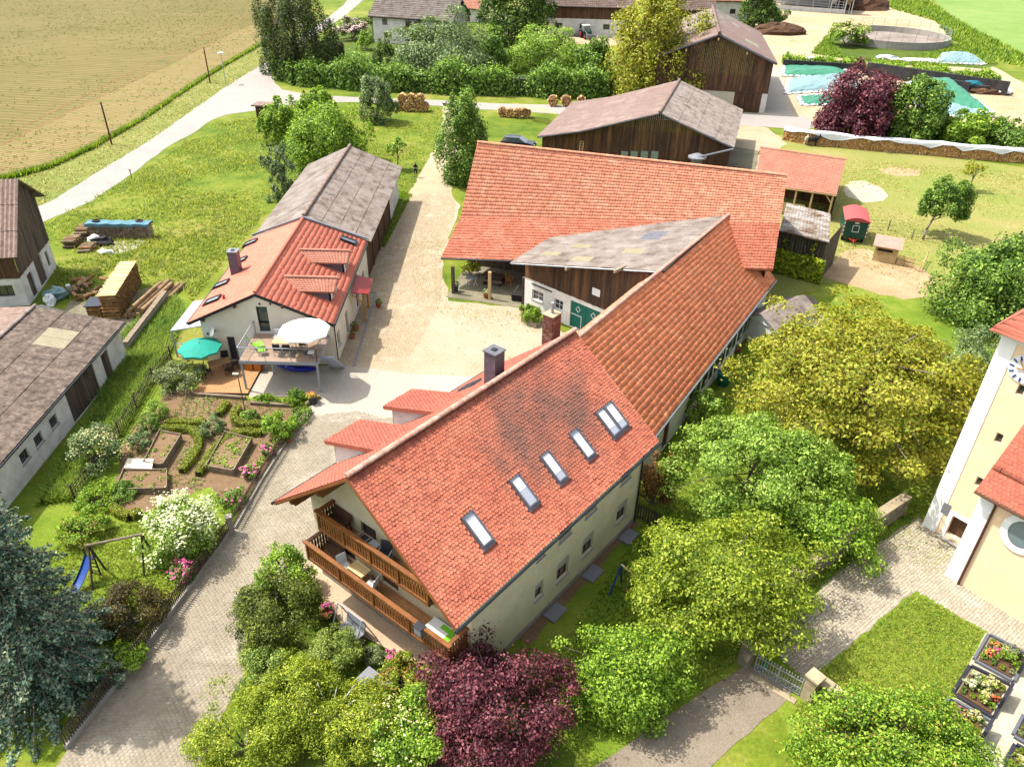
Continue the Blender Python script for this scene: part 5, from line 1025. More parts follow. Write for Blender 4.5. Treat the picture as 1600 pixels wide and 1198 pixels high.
H_ = [P(1229, 317, 4.3), P(1298, 334, 4.3), P(1296, 379, 4.05), P(1218, 361, 4.05)]
sheets(lt, *H_, 1.3, 1.3, pm('lichened_sheet', A(206, 198, 190, .33), A(176, 158, 140, .33), A(124, 84, 48, .33), sc=.9, fine=5, isl=.06, lo=.40, hi=.66, finevar=.3, bump=.4), lift=0, seed=8); slab(lt, *H_, .12, D_GREY, 'roof_boarding', -.02)
hu = unit(H_[2]-H_[3]); hn = Vector((-hu.y, hu.x, 0)); hb = H_[3].xy.to_3d()+hn*.35+hu*-.4; Lh = (H_[2]-H_[3]).length+.2
boards(lt, hb, hu, Lh, 0, lambda s: 4.0, pm('black_boards', A(58, 48, 48), A(84, 72, 66), A(122, 108, 96), sc=1.6, fine=9, isl=.4, stretch=(1, 1, .12), finevar=.25), .26, seed=12, th=.05); boards(lt, hb+hu*Lh, hn, 5, 0, lambda s: 4.0, D_GREY, .26, seed=13)
V_, nn = [], 2600; rr = np.random.default_rng(3); U = rr.random(nn); top = .25+.75*(.5+.5*np.sin(U*19)*np.cos(U*7+1)); zz = np.where(rr.random(nn) < .8, rr.random(nn)*2.2, rr.random(nn)**1.6*3.7*top)
C_ = np.array(hb)[None]+np.array(hu)[None]*((U*1.08-.02)*Lh)[:, None]-np.array(hn)[None]*(.12+.35*rr.random(nn)*(zz < 2.2))[:, None]+np.stack([0*zz, 0*zz, zz+.1], 1)
vine = thing('wall_vine', 'bright green vine climbing the dark board lean-to', 'vine', hb+hu*Lh*.5)
V, F = leafquads(C_, np.array([-hn[0], -hn[1], .5])[None]+rr.normal(size=(nn, 3))*.45, .32*rr.uniform(.6, 1.3, nn), .8, 4); npmesh('foliage', V, F, L_IVY, vine)
mb = MB()
for k in (.1, .35, .6, .85): mb.path([hb+hu*Lh*k-hn*.1, hb+hu*Lh*(k+.05)-hn*.1+Z3*1.5, hb+hu*Lh*(k+.02)-hn*.08+Z3*3.2], .03, 5)
mb.build('stem', M_BARK, vine)
# ---------------------------------------------------------------- west barn and white-walled shed
wb = thing('west_barn', 'old barn at the left edge with tall grey boarded gable and corrugated roof', 'barn', P(47, 477))
q0, q1 = P(47, 477), P(89.3, 416.9); wu = unit(q1-q0); wo = Vector((wu.y, -wu.x, 0))   # gable runs from q0 to q1, outside to the right
if wo.x < 0: wo = -wo
Lw = (q1-q0).length; rp = P(28.4, 279.6, 9.0); rp = q0 + wu*((rp-q0).dot(wu)); rp.z = 9.0
e0, e1 = P(27, 402.5, 4.5), P(69, 305, 6.35); back = -wo*16
rpo = P(28.4, 279.6, 9.0)
sheets(wb, rpo, rpo+back, e0+back, e0, 1.0, 2.6, T_CORR, lift=0, seed=2, amp=.07, corr=3); sheets(wb, rpo, rpo+back, e1+back, e1, 1.0, 2.0, T_CORR, lift=0, seed=3, amp=.07, corr=3)
slab(wb, rpo, rpo+back, e0+back, e0, .12, D_GREY, 'roof_boarding', -.02); slab(wb, rpo, rpo+back, e1+back, e1, .12, D_GREY, 'roof_boarding', -.02)
pk = (rpo-q0).dot(wu)
def wtop(s):
    a, b = (e0-q0).dot(wu), (e1-q0).dot(wu); return float(np.interp(s, [a, pk, b], [e0.z, 9.0, e1.z]))-.2
mb = MB(); wall(mb, q0, wu, Lw, 2.62, .3, [(1.2, 2.3, .02, 2.1), (3.3, 5.0, .02, 2.5), (6.0, 6.6, .7, 2.1)]); wall(mb, q0-wo*14, wo, 14, 2.5, .3, [(11.5, 13.2, .9, 1.9)]); mb.build('wall', W_DIRTY, wb)
boards(wb, q0+wo*.04, wu, Lw, 2.6, wtop, D_GREY, .24, seed=3); boards(wb, q0-wo*14-wu*.04, wo, 14.04, 2.5, lambda s: 4.7, D_DARK, .24, seed=4)
for a, b, c, d in ((1.2, 2.3, .02, 2.1), (3.3, 5.0, .02, 2.5), (6.0, 6.6, .7, 2.1)): MB().obox(q0+wu*a-wo*.12+Z3*c, wu*(b-a), -wo*.05, Z3*(d-c)).build('door' if c < .5 else 'hatch', D_GREY, wb)
f = window(wb, q0-wo*14, wo, 11.5, 13.2, .9, 1.9, C_DGREY, GL_DARK, .15, .08, 2)
mb = MB(); mb.bar(e1+wo*.1-Z3*.05, e1+back-Z3*.05, .1); mb.build('gutter', M_GUTTER, wb)
ws = thing('white_walled_shed', 'low shed with mossy grey sheet roof and white wall with three small windows', 'shed', P(120, 660))
Q0, Q1, QE1, QE0 = Vector((-33.8, 25, 4.06)), Vector((-34.1, 48.35, 4.06)), P(195, 503, 2.85), P(17, 706, 2.85); qd = unit(QE1-QE0); QE0 = QE1-qd*24; Q0 = Q1-qd*24
sheets(ws, Q0, Q1, QE1, QE0, 1.15, 1.9, T_MOSS, lift=0, seed=5, alt={(18, 1): T_CLEAR, (17, 1): T_CLEAR}); QW1 = Q1-unit(QE1-Q1)*Vector((1, 1, 0))*4.6 if False else Q1 + Vector((-4.8, 1.6, -1.1))
sheets(ws, Q0, Q1, QW1, QW1-qd*24, 1.15, 1.9, T_CORR, lift=0, seed=6); slab(ws, Q0, Q1, QE1, QE0, .1, M_GUTTER, 'roof_boarding', -.02); slab(ws, Q0, Q1, QW1, QW1-qd*24, .1, M_GUTTER, 'roof_boarding', -.02); ridgecaps(ws, Q0, Q1, T_FIBRE2, .3, 1.1)
qn = Vector((-qd.y, qd.x, 0)); wq = (QE0+qn*.35).xy.to_3d(); Lq = 23.6
def QF(x, y): q = PL(x, y, wq, qn); return (q-wq).dot(qd), q.z
qo = []
for x0, x1, ya, yb in ((33, 47, 716, 718), (54, 70, 690, 692), (78, 93, 662, 664)): a, b = QF((x0+x1)/2, ya)[0], 0; qo.append((a-.42, a+.42, 1.15, 1.9))
a, b = QF(118, 640)[0], QF(146, 600)[0]; qo.append((a-.5, b+.6, .03, 2.3)); a = QF(171, 580)[0]; qo.append((a-.5, a+.5, .05, 2.15))
mb = MB(); wall(mb, wq, qd, Lq, 2.8, .3, qo); wall(mb, wq+qd*Lq, unit((QW1-QE1)*Vector((1, 1, 0))), 10, 2.8, .3, [], [(0, 2.8), (10, 2.8), (5.5, 3.95)]); mb.build('wall', W_DIRTY, ws)
for q in qo[:3]: window(ws, wq, qd, *q, D_PICKET, GL_DARK, .12, .06, 0, W_CONC)
for q in qo[3:]: boards(ws, wq+qd*q[0]+qn*.1, qd, q[1]-q[0], q[2], lambda s: q[3], D_GREY, .2, seed=3, name='door_boards')
MB().bar(QE0-Z3*.06-qn*.06, QE1-Z3*.06-qn*.06, .1).build('gutter', M_GUTTER, ws)
# ---------------------------------------------------------------- far houses at the top
def far_house(name, label, px, az, L, wid, ze, zr, wallm, roofm, wins, cat='house', style=None, along=True, dz=0):
    o = P(*px); u = Vector((math.cos(az), math.sin(az), 0)); n = Vector((-math.sin(az), math.cos(az), 0)); t = thing(name, label, cat, o)
    mb = MB(); top = [(0, ze), (wid, ze), (wid/2, zr)]
    wall(mb, o, u, L, ze, .3, [w[:4] for w in wins]); wall(mb, o+u*L, n, wid, ze, .3, [], top); wall(mb, o+u*L+n*wid, -u, L, ze, .3); wall(mb, o+n*wid, -n, wid, ze, .3, [], top); mb.build('wall', wallm, t)
    sl = (zr-ze)/(wid/2); ov = .8; a, b = o+n*wid/2-u*.8+Z3*(zr+.15), o+n*wid/2+u*(L+.8)+Z3*(zr+.15)
    for s in (-1, 1):
        c, d = b-Z3*sl*(wid/2+ov)+n*s*(wid/2+ov), a-Z3*sl*(wid/2+ov)+n*s*(wid/2+ov)
        tiles(t, a, b, c, d, .5, .6, 'pan', roofm, lift=0, seed=3); slab(t, a, b, c, d, .16, M_GUTTER, 'roof_boarding', -.03)
    ridgecaps(t, a, b, roofm, .4, .6)
    for w in wins: window(t, o, u, *w[:4], w[4] if len(w) > 4 else C_WINFR, w[5] if len(w) > 5 else GL_DARK, .15, .08, 1 if w[1]-w[0] < 2.2 else 0, name='window' if w[2] > .3 else 'door')
    return t, o, u, n
t, o, u, n = far_house('neighbour_house', 'white two-storey house with grey roof and timber balcony beyond the hedge', (585, 66), math.radians(-16), 18.0, 10, 5.6, 8.8, W_WHITE, T_FIBRE, [(2.2, 3.4, 3.6, 4.9), (7.6, 9, 3.3, 5.2), (9.6, 11.4, 3.3, 5.2), (14.4, 15.6, 3.5, 5.0), (16.2, 17.2, 3.5, 5.0), (2.4, 4.2, .9, 2.2), (9.4, 11, .1, 2.2)])
mb = MB(); mb.obox(o+u*8-n*1.6+Z3*2.7, u*9, n*1.6, Z3*.2); mb.obox(o+u*8-n*1.6+Z3*2.9, u*9, n*.1, Z3*.9); mb.build('balcony', D_DARK, t)
t, o, u, n = far_house('garage', 'small white garage with pale orange roof and two brown doors', (690, 32), math.radians(-14), 9.5, 7, 3.4, 5.2, W_WHITE, T_PALE, [(1.2, 3.6, .1, 2.8, C_BROWND, C_BROWND), (4.4, 7.6, .1, 2.8, C_BROWND, C_BROWND)], 'garage')
t, o, u, n = far_house('cow_stable', 'long white stable with dark timber upper floor behind the walnut tree', (852, 55), math.radians(-3), 38, 13, 6.6, 10.5, D_DARK, T_BROWN, [(.3, .5, 6.2, 6.4)], 'stable')
mb = MB(); wins = [(2.5, 4, 1.6, 2.7), (8, 9.8, 1.6, 2.7), (13.5, 15, 1.6, 2.7), (18.5, 20.3, 1.6, 2.7), (24, 26, 1.5, 2.7)]
wall(mb, o-n*.12-u*.1, u, 38.2, 3.7, .1, wins); mb.build('white_wall', W_WHITE, t)
for w in wins: window(t, o-n*.12, u, *w, C_DGREY, GL_DARK, .04, .1, 1)
t, o, u, n = far_house('tiled_stable', 'far stable with orange tiled roof behind the tall dark barn', (1080, 30), math.radians(-2), 20, 12, 5, 9, W_WHITE, T_PALE, [(16, 17.5, 1.5, 2.7), (10, 11.5, 1.5, 2.7)], 'stable')
t = thing('open_cattle_shed', 'open-fronted cattle shed with metal feed barriers at the top of the photo', 'shed', P(1265, 18)); c0, c1 = P(1196, 13), P(1318, 22); cu = unit(c1-c0); cn = Vector((-cu.y, cu.x, 0)); Lc = (c1-c0).length
mb = MB(); mb.obox(c0, cu*Lc, cn*.4, Z3*1.1); mb.obox(c0+cn*14, cu*Lc, cn*.3, Z3*6); mb.build('wall', W_WHITE, t)
mb = MB()
for z in (1.6, 2.3, 3.0): mb.tube(c0+Z3*z+cn*.2, c0+cu*Lc+Z3*z+cn*.2, .1)
mb.build('feed_barrier', M_GALV, t)
for k in np.linspace(0, 1, 6): MB().box(c0+cu*Lc*k+cn*.3, .3, .3, 5.2).build('post', M_GALV, t)
r0, r1 = c0-cu*1-cn*1.5+Z3*5.2, c0+cu*(Lc+1)-cn*1.5+Z3*5.2; sheets(t, r0+cn*17+Z3*3, r1+cn*17+Z3*3, r1, r0, 3, 3, T_FIBRE, lift=0); slab(t, r0+cn*17+Z3*3, r1+cn*17+Z3*3, r1, r0, .2, M_ZINC)
# ---------------------------------------------------------------- church
CA = math.radians(-52); cu_ = Vector((math.cos(CA), math.sin(CA), 0)); cw_ = Vector((-math.sin(CA), math.cos(CA), 0)); tc = P(1441.8, 820.3); ncx = P(1476.4, 898.3)
chu = thing('church', 'apricot and white church with tall tower, tiled nave roof and clock', 'church', tc)
mb = MB(); TH = 12.55
tf_ = lambda x, y: ((PL(x, y, tc, cw_)-tc).dot(cu_), PL(x, y, tc, cw_).z)
slits = []
for x, y in ((1529, 753), (1560, 685), (1594, 610)): a, z = tf_(x, y); slits.append((a-.16, a+.16, z-.25, z+.3))
da, dz_ = tf_(1494, 830); slits.append((da-.45, da+.55, .35, 1.65))
wall(mb, tc, cu_, 6, TH, .35, slits); wall(mb, tc+cu_*6, cw_, 6, TH, .35); wall(mb, tc+cu_*6+cw_*6, -cu_, 6, TH, .35); wall(mb, tc+cw_*6, -cw_, 6, TH, .35)
nL, nW, nH = 13., 8., 6.0; nav = [(5.2, 6.4, 2.4, 4.4), (9, 10.2, 2.4, 4.4)]
wall(mb, ncx, cu_, nL, nH, .35, nav); wall(mb, ncx+cw_*nW, -cw_, nW, nH, .35); wall(mb, ncx+cu_*nL, cw_, nW, nH, .35); mb.build('wall', W_CHURCH, chu)
for q in slits[:3]: window(chu, tc, cu_, *q, W_CONC, GL_DARK, .2, .03, 0, name='slit_window')
q = slits[3]; MB().obox(tc+cu_*q[0]+cw_*.25+Z3*q[2], cu_*(q[1]-q[0]), cw_*.06, Z3*(q[3]-q[2])).build('tower_door', D_BROWN, chu)
mb = MB(); mb.obox(tc+cu_*(q[0]-.22)-cw_*.03, cu_*.22, cw_*.06, Z3*q[3]); mb.obox(tc+cu_*(q[1])-cw_*.03, cu_*.22, cw_*.06, Z3*q[3]); mb.obox(tc+cu_*(q[0]-.22)-cw_*.028+Z3*q[3], cu_*(q[1]-q[0]+.44), cw_*.06, Z3*.25); mb.build('door_surround', W_QUOIN, chu)
MB().obox(tc+cu_*(q[0]-.3)-cw_*.35, cu_*(q[1]-q[0]+.6), cw_*.34, Z3*.17).build('door_step', W_CONC, chu)
for q in nav: window(chu, ncx, cu_, *q, W_QUOIN, GL_BLUE, .2, .1, 1, W_CONC)
mb = MB(); mb.obox(tc-cu_*.03-cw_*.03, cu_*.75, cw_*.03, Z3*TH); mb.obox(tc-cu_*.03, cw_*.75, cu_*.028, Z3*TH); mb.obox(ncx-cu_*.03-cw_*.03, cu_*.7, cw_*.03, Z3*nH); mb.obox(ncx-cu_*.03, cw_*2.6, cu_*.028, Z3*nH); mb.obox(tc-cu_*.04-cw_*.04+Z3*(TH-.35), cu_*6.1, cw_*.04, Z3*.35); mb.build('quoin', W_QUOIN, chu)
# oval window surround on the nave
e = PL(1598, 835, ncx, cw_); mb = MB(); k = 20; ring = []
for i in range(k):
    a = 2*math.pi*i/k; ring.append((e+cu_*math.cos(a)*.95+Z3*math.sin(a)*1.1, e+cu_*math.cos(a)*.62+Z3*math.sin(a)*.75))
vs = [p-cw_*.06 for r_ in ring for p in r_]; mb.add(vs, [(2*i, 2*((i+1) % k), 2*((i+1) % k)+1, 2*i+1) for i in range(k)]); mb.add([p-cw_*w for r_ in ring for p, w in ((r_[0], .06), (r_[0], 0.))], [(2*i, 2*((i+1) % k), 2*((i+1) % k)+1, 2*i+1) for i in range(k)]); mb.build('window_surround', W_QUOIN, chu)
mb = MB(); mb.add([r_[1]-cw_*.03 for r_ in ring], [tuple(range(k))]); mb.build('oval_pane', GL_BLUE, chu)
tr0 = tc-cu_*.5-cw_*.5+Z3*TH; ap = tc+cu_*3+cw_*3+Z3*(TH+4.2); cs = [tr0, tr0+cu_*7, tr0+cu_*7+cw_*7, tr0+cw_*7]; mb = MB(); mb.add([*cs, ap], [(0, 1, 4), (1, 2, 4), (2, 3, 4), (3, 0, 4), (3, 2, 1, 0)]); mb.build('tower_roof', T_MAIN_L, chu)
for a, b in ((cs[0], cs[1]), (cs[3], cs[0])): tiles(chu, lerp(a, ap, .96), lerp(b, ap, .96), b, a, .2, .2, 'biber', T_MAIN_L, lift=.02, seed=3)
ne = ncx-cu_*.25-cw_*.4+Z3*(nH-.12); sl = .95; ra = ne+cw_*4.4+Z3*4.4*sl; tiles(chu, ra, ra+cu_*13.5, ne+cu_*13.5, ne, .2, .2, 'biber', T_MAIN_L, lift=0, seed=4); slab(chu, ra, ra+cu_*13.5, ne+cu_*13.5, ne, .15, W_CHURCH, 'roof_boarding', -.03)
nb_ = ra+cw_*4.4-Z3*4.4*sl; slab(chu, ra, ra+cu_*13.5, nb_+cu_*13.5, nb_, .15, T_MAIN_L, 'roof_boarding', 0)
mb = MB(); mb.tube(ne-cw_*.06-Z3*.06, ne-cw_*.06-Z3*.06+cu_*13.5, .08, n=8); mb.tube(ncx+cu_*.72-cw_*.08, ncx+cu_*.72-cw_*.08+Z3*(nH-.6), .06, n=8); mb.tube(ncx+cu_*.72-cw_*.08+Z3*(nH-.6), ne+cu_*.95-Z3*.1, .06, n=8); mb.build('gutter', C_BROWND, chu)
mb = MB(); s_ = ne+cw_*.9+Z3*.9*sl
for i in range(3): mb.tube(s_+Z3*(.12+.1*i), s_+cu_*12+Z3*(.12+.1*i), .018, n=5)
for i in range(11): mb.bar(s_+cu_*(.4+1.15*i)-Z3*.05, s_+cu_*(.4+1.15*i)+Z3*.36, .03)
mb.build('snow_guard', C_BROWND, chu)
e = PL(1601, 577, tc, cw_); f = MB(); f.add([e-cw_*.05+cu_*math.cos(i*math.pi/12)*.72+Z3*math.sin(i*math.pi/12)*.72 for i in range(24)], [tuple(range(24))]); cf = f.build('clock_face', C_WHITE, chu)
mb = MB()
for i in range(12):
    a = i*math.pi/6; v = cu_*math.cos(a)+Z3*math.sin(a); MB().bar(e-cw_*.07+v*.45, e-cw_*.07+v*.66, .07, .02, up=cw_).build('clock_numeral', C_BLUE, cf)
mb = MB(); mb.bar(e-cw_*.09, e-cw_*.09-cu_*.3+Z3*.4, .05, .02, up=cw_); mb.bar(e-cw_*.1, e-cw_*.1-cu_*.3-Z3*.05, .06, .02, up=cw_); mb.build('clock_hand', D_YELLOW, cf)
MB().obox(tc+cu_*(da-1.1)-cw_*.04+Z3*1.45, cu_*.4, cw_*.04, Z3*.7).build('memorial_plaque', C_GREY, chu)
# ================================================================== trees and shrubs
def TB(bx, by): return P(bx, by)
def px_tree(name, label, cat, base, top_y, wpx, mat, n, leaf, **kw):
    """tree that stands at pixel base, reaches up to pixel row top_y and is wpx pixels wide"""
    b = P(*base); h = upx(base, top_y); r = wpx/2*mpp(b+Z3*h*.5); return tree(name, label, cat, b, h, r, mat, int(n*1.1), leaf*1.28, **kw)
# --- right-hand garden and churchyard
tree('walnut_tree', 'huge spreading walnut tree with yellow-green leaves beside the church tower', 'tree', P(1326, 688), 8.4, 7.3, L_WALNUT, 46000, .27, ncl=110, seed=3, lo=.12, trunk=.32, clump=(.17, .3), nlimb=40, ry=8.0)
tree('light_green_tree', 'pale green fruit tree between the wing and the walnut', 'tree', P(1150, 800), 5.8, 4.7, L_LIGHT, 24000, .2, ncl=60, seed=4, lo=.12, clump=(.2, .34), ry=3.8, lean=(.5, .3))
tree('yellow_green_tree', 'yellow-green tree spreading over the stone wall by the lane gate', 'tree', P(1118, 965), 5.2, 4.6, L_LIME, 27000, .19, ncl=64, seed=5, lo=.12, clump=(.2, .34), ry=3.9)
tree('bright_fruit_tree', 'bright green young tree in front of the swing by the farmhouse', 'tree', P(972, 1090), 3.7, 3.1, L_BRIGHT, 15000, .16, ncl=46, seed=6, lo=.08, ry=2.3)
tree('copper_tree', 'dark purple copper-leaved tree at the corner of the farmhouse', 'tree', P(776, 1142), 4.1, 3.3, L_PURPLE, 24000, .16, ncl=62, seed=7, lo=.08, ry=2.9)
tree('leaning_lime_tree', 'small yellow-green tree beside the playground swing', 'tree', P(1015, 925), 3.0, 1.5, L_LIME, 6000, .16, ncl=26, seed=8, lo=.2)
tree('wall_tree', 'green shrubby tree growing over the churchyard wall', 'tree', P(1285, 855), 4.2, 2.7, L_BRIGHT, 11000, .19, ncl=36, seed=9, lo=.05)
tree('light_green_tree', 'pale green tree behind the stone wall, right of the fruit tree', 'tree', P(1228, 785), 4.8, 2.6, L_LIGHT, 11000, .2, ncl=36, seed=10, lo=.08)
bush('russet_shrub', 'brown-green shrub with russet tips at the rear corner of the farmhouse', P(1018, 788), 1.15, 3.2, L_RUST, 6000, .13, 11, flower=(OR_FLOWER, 700, .1))
bush('climbing_shrub', 'pale green shrub beside the red front door of the white wing', P(1088, 660), 1.3, 2.2, L_LIGHT, 4200, .17, 12)
tree('churchyard_tree', 'grey-green tree tucked behind the church tower', 'tree', P(1512, 640), 5.6, 3.1, L_OLIVE, 12000, .2, ncl=42, seed=13, lo=.05)
px_tree('round_tree', 'dense round mid-green tree at the right edge of the paddock', 'tree', (1545, 500), 374, 180, L_MID, 20000, .25, ncl=90, seed=14, lo=.0, clump=(.26, .4), hollow=.35)
tree('rowan_bush', 'big bright green bush with orange tips at the lower right', 'tree', P(1372, 1192), 3.2, 3.7, L_BRIGHT, 24000, .15, ncl=64, seed=15, lo=.03, flower=(OR_FLOWER, 700, .07), ry=2.5)
tree('rowan_bush', 'bright green bush below the graves at the bottom edge', 'tree', P(1480, 1240), 2.6, 2.2, L_BRIGHT, 9000, .14, ncl=36, seed=16, lo=.03)
# --- front planting below the farmhouse
bush('yew_shrub', 'dark spiky yew beside the patio and the drive', P(440, 985), 1.95, 2.9, L_YEW, 15000, .17, 20, ncl=44, asp=.3)
bush('leafy_shrub', 'fresh green leafy shrub between the patio and the drive', P(452, 925), 1.35, 2.6, L_BRIGHT, 6500, .15, 21, ncl=30)
bush('feathery_cypress', 'feathery round grey-green cypress below the patio', P(520, 1040), 1.35, 1.6, L_JUNI, 11000, .12, 22, asp=.35)
bush('golden_cypress', 'golden green cypress spreading at the bottom edge beside the drive', P(385, 1170), 2.2, 2.3, L_GOLD, 17000, .14, 23, asp=.35, ncl=44)
bush('golden_cypress', 'golden green conifer between the copper tree and the drive', P(470, 1120), 1.9, 2.6, L_GOLD, 14000, .14, 24, asp=.35, ncl=40)
bush('spreading_juniper', 'low yellow-green juniper with bare twigs below the patio', P(560, 1150), 2.0, 2.0, L_GOLD, 13000, .14, 25, asp=.35, ncl=40)
bush('garden_shrub', 'light green shrub with cream flowers at the bottom beside the copper tree', P(640, 1160), 1.8, 2.2, L_BRIGHT, 10000, .14, 26, flower=(CR_FLOWER, 350, .09))
bush('garden_shrub', 'yellow-green shrub at the patio edge with orange tips', P(635, 1075), 1.25, 1.5, L_LIME, 6000, .13, 27, flower=(OR_FLOWER, 250, .08))
bush('dwarf_shrub', 'grey-green dwarf shrub among the stones at the patio edge', P(585, 1030), .6, .55, L_GREYG, 1500, .09, 28)
bush('spreading_juniper', 'dark low juniper at the edge of the drive below the yew', P(420, 1060), 1.4, 1.5, L_JUNI, 8000, .14, 29, asp=.35)
mb = MB(); q = P(520, 1135)
for a in range(9):
    d = Vector((math.cos(a*.7), math.sin(a*.7)*.7, 0)); mb.path([q, q+d*.5+Z3*1.2, q+d*(1.1+.2*(a % 3))+Z3*(1.9+.15*(a % 2))], .022, 5)
t = thing('bare_shrub', 'leafless grey branches sticking out above the juniper', 'shrub', q); mb.build('branch', M_BIRCH, t, kind='stuff')
# --- left foreground: blue spruce
def spruce(name, label, base, h, r, mat, nw=17, seed=1, leaf=.2, dens=1.):
    base = Vector((base[0], base[1], 0)); t = thing(name, label, 'tree', base); rr = np.random.default_rng(seed); mb = MB(); mb.tube(base, base+Z3*h, .2, .02, 8); pos = []; nor = []
    for w in range(nw):
        f = w/(nw-1); z = h*(.05+.92*f); R = r*(1-f)**.85+.12; nb = int(9+8*(1-f))
        for k in range(nb):
            a = 2*math.pi*(k+rr.random()*.7)/nb+w; d = np.array([math.cos(a), math.sin(a), 0]); L = R*rr.uniform(.78, 1.12); droop = -.18-.18*(1-f)
            p0 = np.array(base)+[0, 0, z]; tip = p0+d*L+[0, 0, L*droop+.12*L]
            mb.tube(p0, tip, .03+.03*(1-f), .01, 4, False)
            m = int((60+260*(1-f))*dens); s = rr.random(m)**.65; side = np.array([-d[1], d[0], 0]); wd = (1-s)*.55*L*.5+.09
            off = rr.uniform(-1, 1, m)*wd
            q = p0+(tip-p0)*s[:, None]+side*off[:, None]+np.stack([0*s, 0*s, -np.abs(off)*.25+rr.normal(size=m)*.05-.1*s], 1)
            pos.append(q); nor.append(np.tile(d*.45+[0, 0, .7], (m, 1))+rr.normal(size=(m, 3))*.45)
    C = np.concatenate(pos); N_ = np.concatenate(nor); C[:, 2] = np.maximum(C[:, 2], .08); V, F = leafquads(C, N_, leaf*rr.uniform(.6, 1.3, len(C)), .5, seed); npmesh('crown', V, F, mat, t); mb.build('trunk', M_BARK, t); return t
spruce('blue_spruce', 'big blue spruce in the lower left corner by the picket fence', P(66, 1058), 13.6, 4.0, L_SPRUCE, 26, 2, .17, .75)
bush('dark_shrub', 'dark brown-green evergreen shrub below the wooden swing frame', P(212, 975), 1.55, 2.1, L_DSHRUB, 9000, .12, 31, ncl=34)
bush('garden_shrub', 'fresh green shrub against the picket fence beside the spruce', P(190, 1040), 1.2, 1.1, L_BRIGHT, 3500, .13, 32)
tree('elder_bush', 'elder bush covered in white blossom beside the picket fence', 'shrub', P(292, 856), 3.3, 1.95, L_LIGHT, 12000, .15, ncl=44, seed=33, lo=.03, flower=(W_FLOWER, 3200, .11))
bush('peony', 'pink flowering bush at the fence below the elder', P(288, 905), .75, 1.1, L_MID, 1500, .12, 34, flower=(PK_FLOWER, 260, .13))
bush('cream_shrub', 'cream flowering shrub by the garden fence beside the white shed', P(158, 725), 1.5, 2.3, L_OLIVE, 5500, .13, 35, flower=(CR_FLOWER, 900, .09))
bush('grey_shrub', 'grey-green shrub beside the wooden deck', P(285, 605), 1.5, 1.7, L_GREYG, 7500, .13, 36, ncl=34)
bush('currant_bush', 'currant bush in the garden behind the left raised bed', P(222, 700), .75, 1.2, L_OLIVE, 2200, .12, 37)
bush('currant_bush', 'currant bush at the fence below the grey-green shrub', P(248, 655), .8, 1.3, L_LIGHT, 2400, .12, 38)
bush('currant_bush', 'currant bush halfway along the left garden fence', P(236, 675), .7, 1.2, L_MID, 2000, .12, 39)
bush('currant_bush', 'round shrub in the middle of the garden between the box hedges', P(335, 678), .75, 1.35, L_OLIVE, 2400, .12, 40)
bush('currant_bush', 'large leafy shrub at the end of the garden beside the drive', P(438, 682), 1.15, 1.7, L_BRIGHT, 5000, .14, 41)
bush('perennial_clump', 'tall green perennials along the garden path behind the raised beds', P(150, 790), .95, .95, L_BRIGHT, 3500, .14, 42, ry=1.5)
bush('perennial_clump', 'green perennials beside the silver raised bed', P(200, 768), .7, .7, L_MID, 1800, .13, 43)
bush('perennial_clump', 'green and rust perennials beneath the spruce', P(128, 838), 1.3, 1.2, L_BRIGHT, 3500, .14, 44, flower=(OR_FLOWER, 200, .08))
bush('peony', 'pink peonies at the fence halfway down the garden', P(392, 745), .5, .8, L_MID, 1100, .11, 45, flower=(PK_FLOWER, 90, .14))
bush('peony', 'pink peonies near the drive at the upper end of the picket fence', P(418, 712), .5, .8, L_MID, 1100, .11, 46, flower=(PK_FLOWER, 70, .14))
bush('peony', 'dark green peony bush at the fence beside the elder', P(368, 788), .7, .9, L_MID, 1500, .12, 47, flower=(PK_FLOWER, 20, .14))
# box hedges of the kitchen garden
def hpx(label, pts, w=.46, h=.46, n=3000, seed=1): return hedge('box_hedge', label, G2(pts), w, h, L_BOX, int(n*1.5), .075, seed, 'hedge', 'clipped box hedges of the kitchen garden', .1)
hpx('clipped box hedge curving round the left raised bed', [(252, 675), (280, 674), (300, 675), (312, 686), (311, 702), (300, 722), (284, 740)], n=4200, seed=1)
hpx('straight clipped box hedge along the upper left vegetable bed', [(262, 664), (290, 664), (322, 664)], n=1900, seed=2)
hpx('short clipped box hedge beside the upper vegetable bed', [(340, 652), (352, 640), (354, 632)], n=1000, seed=8)
hpx('clipped box hedge curving round the middle raised bed', [(410, 680), (385, 679), (362, 684), (340, 702), (322, 728), (310, 745)], n=4200, seed=3)
hpx('curved clipped box hedge round the upper right herb bed', [(412, 666), (385, 668), (368, 662), (366, 652), (374, 640)], n=2400, seed=4)
hpx('half-round clipped box hedge around the lowest bed', [(222, 802), (205, 812), (188, 806), (176, 796), (178, 786)], n=2600, seed=5)
bush('herb_clump', 'low green herbs inside the half-round box hedge', P(192, 780), .8, .5, L_MID, 1800, .09, 48)
bush('herb_clump', 'large-leaved green plant in the upper right herb bed', P(390, 655), .6, .6, L_MID, 1400, .16, 49)
